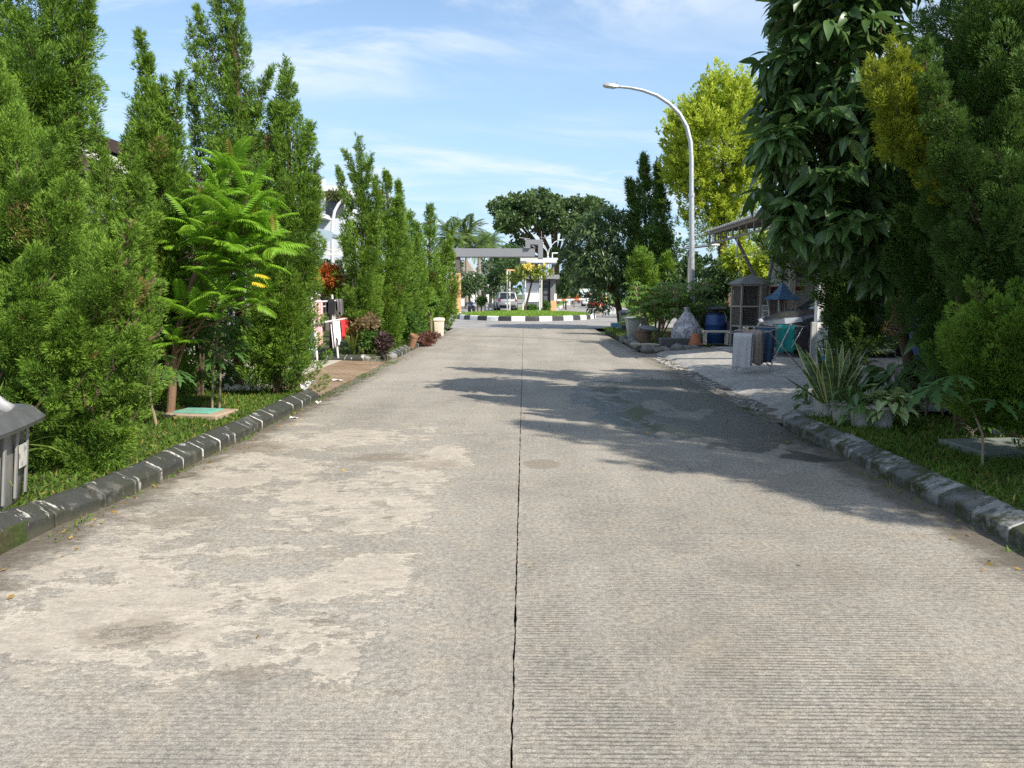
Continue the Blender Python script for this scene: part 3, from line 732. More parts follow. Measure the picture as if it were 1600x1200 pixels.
juniper('tallest leftmost juniper, rising out of the frame behind the broad shaggy one',
    [(9.0, [(30, 560, 60), (30, 420, 85), (45, 330, 90), (55, 230, 85), (60, 130, 78), (75, 40, 66), (85, -40, 50), (90, -140, 28), (92, -220, 4)]),
     (8.8, [(60, 260, 50), (95, 190, 36), (118, 120, 26), (128, 60, 18), (138, 5, 10), (142, -20, 3)]),
     (9.0, [(0, 200, 50), (-20, 80, 55), (-25, -30, 40), (-30, -120, 5)])],
    15000, 0.066, 12, m=M_JUN, group=G_L)
juniper('small juniper with two thin spire tips against the brown tiled roof',
    [(8.2, [(165, 560, 60), (168, 420, 62), (172, 330, 40), (166, 280, 22), (157, 235, 13), (151, 200, 10), (148, 166, 2)]),
     (8.3, [(205, 400, 45), (210, 330, 34), (206, 270, 20), (203, 230, 9), (203, 196, 2)])],
    6000, 0.06, 13, group=G_L)
juniper('slender pointed juniper just left of the pinnate-leaved tree',
    [(9.6, [(240, 610, 60), (242, 520, 74), (246, 420, 72), (248, 330, 64), (245, 260, 52), (240, 200, 36), (231, 150, 25), (225, 100, 15), (217, 44, 2)]),
     (9.6, [(255, 300, 40), (267, 220, 24), (274, 160, 14), (283, 108, 2)]),
     (9.7, [(250, 250, 30), (257, 180, 13), (257, 118, 2)])],
    13500, 0.063, 14, group=G_L)
juniper('tallest juniper behind the pinnate-leaved tree, with several long curved arms',
    [(12.6, [(372, 560, 60), (375, 460, 72), (380, 350, 70), (376, 260, 50), (373, 180, 30), (370, 110, 21), (366, 40, 18), (362, -20, 13), (357, -90, 2)]),
     (12.5, [(365, 290, 34), (345, 210, 26), (322, 140, 22), (304, 85, 17), (295, 28, 2)]),
     (12.6, [(365, 190, 22), (342, 110, 18), (325, 60, 13), (304, 6, 2)]),
     (12.6, [(368, 130, 22), (350, 60, 17), (338, 10, 12), (330, -40, 3)]),
     (12.7, [(330, 340, 34), (315, 260, 22), (305, 190, 13), (298, 130, 2)]),
     (12.6, [(385, 240, 26), (398, 180, 19), (408, 140, 11), (426, 106, 2)])],
    15000, 0.074, 15, m=M_JUN, group=G_L, rpf=0.31, arm=0.16)
juniper('full juniper at the end of the near left verge, bushy down to the white paper',
    [(11.0, [(432, 600, 48), (436, 560, 62), (440, 500, 56), (445, 430, 54), (452, 360, 52), (452, 290, 46), (452, 230, 34), (450, 180, 24), (447, 130, 15), (445, 90, 2)]),
     (10.8, [(446, 585, 36), (448, 545, 36), (444, 500, 26), (440, 465, 6)]),
     (11.0, [(465, 300, 26), (478, 240, 16), (486, 188, 2)]),
     (11.0, [(472, 360, 26), (488, 300, 15), (497, 246, 2)]),
     (11.1, [(425, 330, 40), (420, 260, 28), (425, 190, 12), (428, 160, 2)]),
     (10.7, [(405, 600, 26), (400, 560, 30), (400, 520, 20), (402, 490, 4)])],
    13500, 0.068, 16, group=G_L)
juniper('tallest juniper beyond the brown ramp, with open forked arms near its top',
    [(18.5, [(556, 530, 32), (560, 470, 40), (564, 410, 36), (568, 350, 24), (568, 300, 14), (564, 250, 9), (558, 203, 1)]),
     (18.5, [(548, 400, 20), (541, 330, 12), (534, 290, 7), (529, 261, 1)]),
     (18.5, [(560, 300, 12), (549, 262, 7), (537, 234, 2)]),
     (18.4, [(576, 420, 18), (588, 350, 11), (590, 310, 6), (586, 285, 1)]), (18.4, [(571, 290, 9), (580, 240, 1)])],
    8500, 0.09, 17, group=G_L, rpf=0.36)
juniper('forked-top juniper second beyond the brown ramp',
    [(20.8, [(600, 530, 36), (604, 460, 42), (606, 400, 36), (607, 340, 24), (605, 300, 10), (603, 266, 2)]),
     (20.8, [(598, 350, 16), (592, 310, 9), (586, 278, 2)]),
     (20.7, [(618, 380, 14), (622, 340, 8), (624, 306, 2)])],
    6000, 0.11, 18, group=G_L)
juniper('narrow juniper third beyond the brown ramp, needle-thin at its tip',
    [(23.5, [(628, 525, 28), (628, 450, 30), (627, 390, 20), (626, 340, 10), (623, 283, 1)])], 4500, 0.12, 19, group=G_L)
juniper('short dense juniper fourth beyond the brown ramp',
    [(25.6, [(648, 520, 26), (646, 450, 30), (645, 400, 22), (643, 360, 9), (640, 325, 2)]), (25.6, [(655, 400, 12), (652, 350, 2)])], 4000, 0.13, 20, group=G_L)
juniper('steep spire-shaped juniper beside the white litter bin',
    [(28.2, [(668, 512, 26), (670, 450, 29), (671, 400, 18), (672, 350, 9), (672, 316, 2)])], 4000, 0.14, 21, group=G_L)
juniper('last juniper of the left row, next to the orange gate pillar',
    [(30.6, [(690, 505, 22), (692, 450, 25), (694, 410, 17), (700, 385, 8), (700, 372, 2)])], 3500, 0.15, 22, group=G_L)
# ---- right side
juniper('low juniper at the right edge with bright fresh tips, beside the thin papaya stem',
    [(6.4, [(1575, 640, 60), (1560, 600, 78), (1545, 550, 75), (1530, 510, 50), (1520, 480, 10)]),
     (6.2, [(1600, 560, 40), (1560, 500, 30), (1530, 460, 18), (1516, 440, 3)]),
     (6.1, [(1600, 540, 34), (1580, 500, 26), (1560, 470, 8)]),
     (6.6, [(1640, 600, 70), (1650, 500, 70), (1640, 420, 20)])],
    10500, 0.045, 31, m=M_JUN, group=G_R, big=True, z0=0.35, base=(4.6, 6.4, 0.1))
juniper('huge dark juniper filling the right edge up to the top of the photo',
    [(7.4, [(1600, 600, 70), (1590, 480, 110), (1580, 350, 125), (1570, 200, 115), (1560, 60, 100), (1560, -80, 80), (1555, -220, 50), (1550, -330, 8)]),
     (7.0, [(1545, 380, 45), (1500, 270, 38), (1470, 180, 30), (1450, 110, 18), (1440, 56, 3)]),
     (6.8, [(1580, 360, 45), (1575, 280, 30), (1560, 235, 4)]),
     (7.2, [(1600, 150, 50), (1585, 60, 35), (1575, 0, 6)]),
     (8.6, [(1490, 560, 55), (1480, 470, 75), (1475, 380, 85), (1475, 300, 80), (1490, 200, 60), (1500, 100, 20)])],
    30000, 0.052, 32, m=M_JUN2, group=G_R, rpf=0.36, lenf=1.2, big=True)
juniper('yellow-tipped bush of gold foliage high between the dark big-leaved tree and the dark juniper',
    [(7.4, [(1500, 300, 30), (1460, 240, 40), (1430, 180, 42), (1410, 120, 34), (1398, 80, 14), (1392, 56, 3)]),
     (7.3, [(1440, 240, 26), (1405, 200, 34), (1380, 150, 30), (1366, 110, 14), (1358, 85, 3)]),
     (7.3, [(1450, 260, 30), (1425, 225, 34), (1400, 205, 26), (1378, 180, 10)])],
    7000, 0.05, 33, m=leaf_mat('gold_tip_foliage', (0.13, 0.18, 0.016), (0.42, 0.46, 0.04), 0.34, 0.6, 0.25, trcol=(0.3, 0.38, 0.03)), base=(P(1500, 600, 7.9).x, 7.9, 0.1), group=None)
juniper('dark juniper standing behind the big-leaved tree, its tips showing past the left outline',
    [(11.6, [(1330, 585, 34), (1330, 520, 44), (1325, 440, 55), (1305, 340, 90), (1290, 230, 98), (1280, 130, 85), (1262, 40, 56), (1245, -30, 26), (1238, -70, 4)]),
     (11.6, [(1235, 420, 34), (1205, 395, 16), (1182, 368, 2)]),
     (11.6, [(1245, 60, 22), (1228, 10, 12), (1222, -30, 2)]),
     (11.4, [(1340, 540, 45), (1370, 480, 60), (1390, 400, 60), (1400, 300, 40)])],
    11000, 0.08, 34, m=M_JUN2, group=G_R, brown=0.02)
juniper('tall dark conifer at the far right corner behind the mango tree, with two spires',
    [(32.5, [(1008, 500, 26), (1012, 440, 34), (1010, 380, 32), (1008, 330, 24), (1007, 285, 12), (1006, 242, 2)]),
     (32.5, [(996, 380, 18), (990, 320, 10), (983, 284, 2)])], 5500, 0.19, 41, m=M_JUN2, group=G_FR, plume=0.85)
juniper('dark conifer with a single spire left of the golden tree',
    [(32, [(1036, 500, 20), (1038, 440, 24), (1036, 380, 20), (1031, 320, 11), (1027, 254, 2)])], 3500, 0.19, 42, m=M_JUN2, group=G_FR, plume=0.85)
juniper('low yellow-green juniper in front of the dark far-right conifers',
    [(28, [(1010, 500, 24), (1012, 460, 28), (1010, 420, 22), (1000, 390, 6)]), (28, [(1035, 480, 20), (1040, 430, 14), (1042, 400, 3)])], 3500, 0.16, 43, m=M_JUN, group=None)
# trees just outside the right edge: what shades the right verge and the road
for i, (x, y, h, r) in enumerate([(7.4, 3.0, 8.6, 1.5), (8.6, 6.2, 9.0, 1.6), (6.0, 4.6, 4.0, 0.8), (8.0, 10.6, 7.0, 2.1)]):  # last one placed and widened to shade the driveway
    A = [(x, y, 0.4, r * 0.8), (x, y, h * 0.3, r), (x, y, h * 0.6, r * 0.85), (x, y, h * 0.85, r * 0.45), (x, y, h, 0.05)]
    class _F: pass
    pts = []
    for (X, Yq, Z, rr) in A:
        d = CAM_M.inverted() @ (Vector((X, Yq, Z)) - CAM_LOC)
        pts.append((800 + FPX * d.x / -d.z, 600 - FPX * d.y / -d.z, rr * FPX / Yq))
    juniper(['tall dark juniper in the yard behind the right verge, mostly outside the frame', 'tall juniper deep in the right yard behind the dark one', 'juniper beyond the right edge, hidden behind the low bright-tipped one', 'juniper put in the yard to shade the driveway, behind the big-leaved tree'][i],
            [(y, pts)], 4200, 0.20, 60 + i, m=M_JUN2, viewcull=False)

def leaf_cloud(cl, c, rad, n, L, wd, rng, droop=0.4, shell=0.55, tint=0.4, tipt=0.05, viewcull=True, low=-1.0, clus=5, nz=0.18):
    """leaves in little clusters over an ellipsoid clump"""
    m = max(1, n // clus); d = unit(rng.normal(size=(m, 3)))
    d[:, 2] = np.where(d[:, 2] < low, -d[:, 2], d[:, 2])
    c = np.asarray(c); rad = np.asarray(rad)
    if viewcull:
        v = np.asarray(CAM_LOC) - c; v /= np.linalg.norm(v); k = (d @ v > -0.3) | (rng.random(m) < 0.5); d = d[k]; m = len(d)
    rr = shell + (1 - shell) * rng.random((m, 1)) ** 0.6
    rr = rr * (1 + nz * np.sin(d[:, :1] * 7 + c[0]) * np.cos(d[:, 2:] * 6 + c[2]))
    B0 = c + d * rad * rr
    D = unit(np.repeat(d, clus, 0) * 0.7 + rng.normal(0, 0.55, (m * clus, 3)) + np.array([0, 0, -droop]))
    B = np.repeat(B0, clus, 0) + rng.normal(0, L * 0.25, (m * clus, 3)); n2 = m * clus
    tb = np.clip(np.repeat(tint + rng.normal(0, 0.16, m), clus) + rng.normal(0, 0.12, n2), 0, 1.1)
    cl.add(*blades(B, D, L * rng.uniform(0.7, 1.3, n2), wd * rng.uniform(0.7, 1.3, n2), tb, rng, tipt))

# ================================================================ golden tree behind the carport
def ellip_plumes(cl, c, rad, n_pl, s, rng, nt, lenr=0.45, rp=0.12, upw=0.8, k=9, wide=0.30, low=-0.6):
    for i in range(n_pl):
        d = rng.normal(size=3); d /= np.linalg.norm(d)
        if d[2] < low: d[2] = -d[2]
        st = np.array(c) + d * np.array(rad) * rng.uniform(0.45, 0.85)
        L = lenr * rad[2] * rng.uniform(0.6, 1.3)
        dr = unit(d * 0.8 + np.array([0, 0, upw]) + rng.normal(0, 0.2, 3))
        tt = np.linspace(0, 1, 6)[:, None]
        ax = st + dr * L * tt + np.array([0, 0, 0.25 * L]) * tt ** 2
        tufts(cl, ax, unit(np.gradient(ax, axis=0)), None, rp * 1.25 * rad[0] * rng.uniform(0.7, 1.3), nt, s, rng, None, k=k, wide=wide * 1.3, tip_bright=0.6, shell=0.35, fwd=0.7, clump=8, fat=1.0)
def golden_tree():
    rng = np.random.default_rng(77)
    Y = 31; c = P(1120, 260, Y); r = 86 / FPX * Y
    base = Vector((P(1140, 450, Y).x, Y, 0.05))
    root = thing('golden_tree', 'big round-topped tree with glowing yellow-green feathery foliage behind the carport', 'tree', base)
    cl = Cloud()
    for q, rr, n in (((1122, 250), 82, 230), ((1085, 215), 48, 90), ((1130, 165), 40, 70), ((1160, 185), 46, 80), ((1075, 290), 44, 80), ((1165, 320), 50, 90), ((1110, 340), 46, 70), ((1190, 250), 42, 60), ((1180, 400), 40, 40)):
        p = P(q[0], q[1], Y + rng.uniform(-0.5, 0.5)); a = rr / FPX * Y
        ellip_plumes(cl, p, (a, a * 0.9, a * 1.15), int(n * 1.15), 0.18, rng, 13)
    for q, rr in (((1122, 250), 70), ((1130, 180), 42), ((1080, 270), 42), ((1165, 260), 46), ((1120, 340), 52)):
        a = rr / FPX * Y; leaf_cloud(cl, P(q[0], q[1], Y + 0.3), (a, a * 0.85, a), 4600, 0.15, 0.05, rng, droop=-0.3, tint=0.45, shell=0.2)
    cl.build('crown', M_GOLD, root, base)
    tr = MB()
    fork = P(1128, 370, Y) - base
    tr.tube([(0, 0, -0.1), (-0.1, 0, 1.0), tuple(fork)], [0.30, 0.24, 0.17], 8)
    for q in ((1085, 230), (1130, 170), (1165, 200), (1075, 300), (1170, 310)):
        e = P(q[0], q[1], Y + rng.uniform(-0.8, 0.8)) - base
        tr.tube([tuple(fork), tuple(fork.lerp(e, 0.5) + Vector((0, 0, 0.3))), tuple(e)], [0.15, 0.08, 0.02], 6)
    tr.tube([(0.25, 0.1, -0.1), (0.45, 0.1, 1.2), tuple(P(1165, 330, Y) - base)], [0.2, 0.17, 0.06], 7)
    tr.build('trunk', M_BARK, root, smooth=True)
golden_tree()

# ================================================================ broad-leaved trees
M_MANGO = leaf_mat('mango_leaves', (0.035, 0.075, 0.022), (0.15, 0.23, 0.08), 0.2, 0.42, 0.4)
def limbs(root, base, ends, r0, m, fork=None, n=7):
    tr = MB(); fk = fork if fork is not None else Vector((0, 0, 1.5))
    fk = Vector(fk)
    tr.tube([(0, 0, -0.1), tuple(fk * 0.5 + Vector((0.03, 0, 0))), tuple(fk)], [r0, r0 * 0.85, r0 * 0.75], n)
    for e in ends:
        e = Vector(e) - Vector(base)
        mid = fk.lerp(e, 0.5) + Vector((random.uniform(-0.1, 0.1), random.uniform(-0.1, 0.1), 0.12 * (e - fk).length))
        tr.tube([tuple(fk), tuple(mid), tuple(e)], [r0 * 0.55, r0 * 0.32, r0 * 0.08], 6)
    return tr.build('trunk', m, root, smooth=True)
def mango():
    rng = np.random.default_rng(5); Y = 33.5; base = P(972, 512, Y); base.z = 0.06
    root = thing('mango_tree', 'rounded mango tree with drooping glossy leaves at the bend, overhanging the island road', 'tree', base)
    cl = Cloud(); ends = []
    for px, py, rx, rz, n in ((914, 385, 32, 30, 1500), (940, 360, 34, 30, 1500), (975, 375, 30, 30, 1200), (908, 420, 28, 20, 900), (930, 410, 38, 34, 1700), (965, 420, 32, 30, 1300), (915, 450, 22, 20, 600), (950, 450, 30, 26, 1100), (985, 450, 26, 26, 800), (894, 400, 20, 18, 500), (960, 345, 22, 16, 500), (925, 352, 18, 14, 400), (940, 478, 18, 12, 350), (1000, 420, 22, 30, 700)):
        q = P(px, py, Y + rng.uniform(-0.9, 0.9)); a = rx / FPX * Y; b_ = rz / FPX * Y
        leaf_cloud(cl, q, (a, a, b_), n, 0.24, 0.065, rng, droop=0.75, clus=7, tint=0.36, tipt=0.1, low=-0.7); ends.append(q)
    cl.build('crown', M_MANGO, root, np.array(base))
    limbs(root, base, ends[:9], 0.17, M_BARK2, fork=P(962, 462, Y) - base)
mango()
M_RAIN = leaf_mat('rain_tree_leaves', (0.05, 0.09, 0.032), (0.13, 0.20, 0.07), 0.2, 0.6, 0.25)
def rain_tree():
    rng = np.random.default_rng(9); Y = 108; base = P(866, 470, Y); base.z = -0.1
    root = thing('rain_tree', 'very wide umbrella-crowned rain tree towering beyond the gate', 'tree', base)
    cl = Cloud(); ends = []
    for i in range(46):
        px = rng.uniform(778, 938); u = (px - 858) / 84
        top = 292 + 26 * u * u + rng.uniform(-4, 6); lay = rng.random()
        py = top + lay * (66 - 26 * abs(u)) + 6
        q = P(px, py, Y + rng.uniform(-6, 6)); a = rng.uniform(11, 21) / FPX * Y; b_ = rng.uniform(6, 10) / FPX * Y
        leaf_cloud(cl, q, (a, a, b_), 620, 0.42, 0.30, rng, droop=0.1, shell=0.4, clus=6, tint=0.42, nz=0.3); ends.append(q)
    for px, py in ((776, 322), (790, 345), (785, 352), (815, 372), (808, 385), (930, 318), (940, 326), (900, 400), (870, 395)):
        q = P(px, py, Y + rng.uniform(-3, 3)); leaf_cloud(cl, q, (1.3, 1.3, 0.7), 420, 0.4, 0.28, rng, droop=0.1, shell=0.3, clus=6, tint=0.42); ends.append(q)
    cl.build('crown', M_RAIN, root, np.array(base))
    fk = P(868, 412, Y) - base
    tr = MB(); tr.tube([(0, 0, -0.2), tuple(fk * 0.5), tuple(fk)], [0.75, 0.62, 0.55], 9)
    for e in ends[::2]:
        e = Vector(e) - Vector(base); mid = fk.lerp(e, 0.55) + Vector((0, 0, -0.1 * (e - fk).length * 0.3))
        tr.tube([tuple(fk), tuple(mid), tuple(e)], [0.3, 0.16, 0.05], 5)
    tr.build('trunk', M_BARK2, root, smooth=True)
rain_tree()
# trees beyond the gate, darker and lower
M_BGT = leaf_mat('far_tree_leaves', (0.04, 0.08, 0.03), (0.11, 0.18, 0.06), 0.2, 0.6, 0.25)
def bg_tree(label, Y, px, py0, w_, h_, seed, n=2600, leaf=0.34, m=None, group='trees beyond the gate', name='background_tree'):
    rng = np.random.default_rng(seed); base = Vector((P(px, 450, Y).x, Y, -0.1)); root = thing(name, label, 'tree', base, 0, group)
    cl = Cloud(); ends = []
    for i in range(9):
        q = P(px + rng.uniform(-w_, w_) * 0.62, py0 + rng.uniform(-h_, h_) * 0.62, Y + rng.uniform(-1.5, 1.5)); a = w_ * rng.uniform(0.32, 0.55) / FPX * Y; b_ = h_ * rng.uniform(0.32, 0.5) / FPX * Y
        leaf_cloud(cl, q, (a, a, b_), n // 9, leaf, leaf * 0.55, rng, droop=0.2, clus=6, tint=0.38, shell=0.4, nz=0.3); ends.append(q)
    cl.build('crown', m or M_BGT, root, np.array(base))
    q = P(px, py0 + h_ * 0.6, Y)
    limbs(root, base, ends[:5], max(0.10, w_ / FPX * Y * 0.09), M_BARK2, fork=Vector((0, 0, max(0.5, q.z - base.z))), n=6)
    return root
for a in [('dark tree in front of the white house, right of the orange pillar', 64, 733, 440, 26, 26, 1),
          ('rounded green tree behind the parked silver car', 74, 772, 432, 26, 30, 2),
          ('tree with a drooping crown behind the white pipe frame', 80, 800, 425, 24, 40, 3),
          ('tree right behind the gate portal, under the rain tree', 86, 826, 412, 30, 20, 4),
          ('lower tree left of the guardhouse roof', 84, 790, 400, 22, 20, 5),
          ('dark tree trunked close to the guardhouse on its right', 72, 884, 438, 16, 26, 6),
          ('pale far tree above the white canopy', 120, 905, 430, 26, 26, 7),
          ('far tree left of the red car', 125, 935, 425, 24, 30, 8),
          ('tree behind the mango tree, right of the exit road', 60, 985, 430, 40, 45, 9),
          ('far tree at the end of the exit road', 150, 915, 435, 40, 26, 10),
          ('tree behind the far-right dark conifers', 48, 1055, 400, 40, 55, 11),
          ('tree left of the palms beyond the gate', 90, 700, 420, 34, 40, 12)]:
    bg_tree(a[0], a[1], a[2], a[3], a[4], a[5], a[6] + 200, leaf=0.28 * a[1] / 75)
bg_tree('dark bushy tree behind the lamp pole, in the shade of the golden tree', 27.5, 1105, 440, 42, 42, 231, n=6000, leaf=0.16, group='shaded trees behind the lamp pole')
bg_tree('yellowish shrub tree seen between the carport struts', 25.5, 1175, 420, 44, 48, 232, n=6500, leaf=0.14, m=M_GOLD, group='shaded trees behind the lamp pole')
bg_tree('shaded shrub left of the lamp pole, above the cassava', 29, 1062, 440, 30, 50, 233, n=5000, leaf=0.17, group='shaded trees behind the lamp pole')
bg_tree('dark shrub behind the red cart', 24.6, 1235, 420, 40, 40, 234, n=4500, leaf=0.14, group='shaded trees behind the lamp pole')
bg_tree('green tree behind the left house, in the gaps of the conifer row', 30, 470, 420, 60, 50, 235, n=4500, leaf=0.2, group=None)
# a far line of woods closing the horizon
def woods():
    rng = np.random.default_rng(3); cl = Cloud()
    for i in range(90):
        x = -260 + 520 * i / 89; y = 230 + rng.uniform(-20, 30); h = rng.uniform(4, 8)
        leaf_cloud(cl, (x, y, h * 0.5), (6, 4, h * 0.75), 260, 1.6, 1.0, rng, shell=0.6, clus=6, tint=0.4, low=-0.2)
    o = cl.build('far_woods', M_BGT, None, np.zeros(3)); tag(o, kind='stuff')
woods()

# ================================================================ palms
M_PALM = leaf_mat('palm_leaves', (0.06, 0.11, 0.03), (0.17, 0.25, 0.065), 0.35, 0.5, 0.3)
M_PTRUNK = mat('palm_trunk', (0.25, 0.22, 0.17), 0.9, var=0.2, scale=3)
def frond_mesh(L, seed, n=34):
    rg = random.Random(seed); vs = []; fs = []; T = []
    for i in range(n):
        u = (i + 1) / n; y = L * (u ** 0.95) * 0.9; z = L * (0.34 * u - 0.62 * u * u)
        for sd in (-1, 1):
            ll = L * 0.30 * math.sin(math.pi * min(1, 0.18 + 0.8 * u)) * rg.uniform(0.8, 1.1)
            tx = sd * ll * 0.75; ty = y + ll * 0.45; tz = z - ll * rg.uniform(0.25, 0.6)
            k = len(vs); wv = L * 0.016
            vs += [(0, y - wv, z), (sd * ll * 0.45, y + ll * 0.24, z + 0.01), (tx, ty, tz), (sd * ll * 0.42, y + ll * 0.24 + wv * 1.6, z - 0.02)]
            fs.append((k, k + 1, k + 2, k + 3)); T += [rg.uniform(0.2, 0.8)] * 4
    for i in range(8):
        a, b_ = i / 8, (i + 1) / 8; k = len(vs); wv = L * 0.012
        f = lambda u: (L * 0.9 * u, L * (0.34 * u - 0.62 * u * u))
        (y0, z0), (y1, z1) = f(a), f(b_)
        vs += [(-wv, y0, z0), (wv, y0, z0), (wv, y1, z1), (-wv, y1, z1)]; fs.append((k, k + 1, k + 2, k + 3)); T += [0.9] * 4
    me = bpy.data.meshes.new('frond'); me.from_pydata(vs, [], fs); set_tint(me, T); me.materials.append(M_PALM); return me
FR = [frond_mesh(2.6, i) for i in range(3)]
for i, (lb, px, pt, Y, sc) in enumerate([('palm tree behind the gate beam, leftmost of the palms', 703, 372, 76, 1.05), ('palm tree with a full drooping crown above the middle of the gate beam', 728, 372, 78, 1.15), ('shorter palm right of the full drooping one, nearest the portal', 766, 382, 82, 1.0), ('thin-trunked palm between the full drooping palm and the shorter one', 748, 388, 70, 0.8)]):
    top = P(px, pt, Y); base = Vector((top.x, Y, -0.1)); root = thing('palm_tree', lb, 'palm', base, 0, 'palms beyond the gate')
    h = top.z + 0.1
    MB().tube([(0, 0, 0), (0.05, 0, h * 0.5), (0, 0, h)], [0.2, 0.17, 0.13], 8).build('trunk', M_PTRUNK, root, smooth=True)
    for k in range(26):
        el = random.uniform(-0.5, 1.25); az = k * 2.4 + random.uniform(-0.2, 0.2)
        M = Matrix.Translation((0, 0, h - 0.05)) @ Matrix.Rotation(az, 4, 'Z') @ Matrix.Rotation(el, 4, 'X') @ Matrix.Scale(sc * random.uniform(0.85, 1.1), 4)
        inst('frond', FR[k % 3], root, M)

def dry_twigs():
    rg = random.Random(14); Y = 8.2; base = Vector((P(1505, 620, Y).x, Y, 0.1)); root = thing('dead_shrub', 'bare brown dead twigs showing between the gold clump and the dark juniper', 'dead tree', base)
    b = MB(); top = P(1500, 70, Y) - base
    b.tube([(0, 0, 0), (0.05, 0, top.z * 0.5), tuple(top * 0.9)], [0.05, 0.035, 0.015], 6); b.build('trunk', M_BARK, root)
    t_ = MB()
    for i in range(150):
        a = P(rg.uniform(1465, 1535), rg.uniform(10, 150), Y + rg.uniform(-.4, .4)) - base; d = Vector((rg.gauss(0, 1), rg.gauss(0, .6), rg.uniform(-.3, 1))).normalized() * rg.uniform(0.15, 0.4)
        t_.tube([tuple(a), tuple(a + d * 0.5 + Vector((0, 0, 0.02))), tuple(a + d)], [0.005, 0.004, 0.002], 3, cap=False)
    t_.build('twigs', M_TWIG, root)
dry_twigs()
# ================================================================ big-leaved dark tree
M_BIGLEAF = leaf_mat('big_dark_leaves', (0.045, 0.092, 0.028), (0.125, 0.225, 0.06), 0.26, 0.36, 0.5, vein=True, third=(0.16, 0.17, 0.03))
def leaf_mesh(L, Wd, seed, droop=0.25, fold=0.18, name='leaf', m=None, tint=0.4, wav=0.06):
    rg = random.Random(seed); n = 7; vs = []; fs = []
    for i in range(n + 1):
        u = i / n; w_ = Wd * 0.5 * (math.sin(math.pi * u ** 0.85)) ** 0.8 * (1 - 0.25 * u) * 1.15 if 0 < u < 1 else 0.0
        y = L * (u - 0.12 * droop * u * u); z = -L * droop * u * u
        q = rg.uniform(-wav, wav) * w_ * 2
        if i == 0 or i == n: vs.append((0, y, z))
        else: vs += [(-w_, y - 0.02 * L, z + w_ * fold * 2 + q), (0, y, z), (w_, y - 0.02 * L, z + w_ * fold * 2 - q)]
    fs += [(0, 2, 1), (0, 3, 2)]
    for i in range(1, n - 1):
        a = 1 + (i - 1) * 3; b = a + 3; fs += [(a, a + 1, b + 1, b), (a + 1, a + 2, b + 2, b + 1)]
    a = 1 + (n - 2) * 3; t = len(vs) - 1; fs += [(a, a + 1, t), (a + 1, a + 2, t)]
    # petiole
    k = len(vs); pw = 0.02 * L
    vs += [(-pw, -0.10 * L, 0.01 * L), (pw, -0.10 * L, 0.01 * L), (pw * 0.6, 0.02 * L, 0), (-pw * 0.6, 0.02 * L, 0)]; fs.append((k, k + 1, k + 2, k + 3))
    me = bpy.data.meshes.new(name); me.from_pydata(vs, [], fs)
    for p in me.polygons: p.use_smooth = True
    set_tint(me, [tint] * len(vs)); me.materials.append(m or M_BIGLEAF); return me
def frame(pos, d, up=(0, 0, 1), roll=0.0, sc=1.0):
    d = Vector(d).normalized(); up = Vector(up); s_ = d.cross(up)
    if s_.length < 0.05: s_ = d.cross(Vector((1, 0.2, 0)))
    s_.normalize(); n_ = s_.cross(d)
    M = Matrix((s_, d, n_)).transposed()
    M = M @ Matrix.Rotation(roll, 3, 'Y')
    return Matrix.Translation(pos) @ M.to_4x4() @ Matrix.Scale(sc, 4)
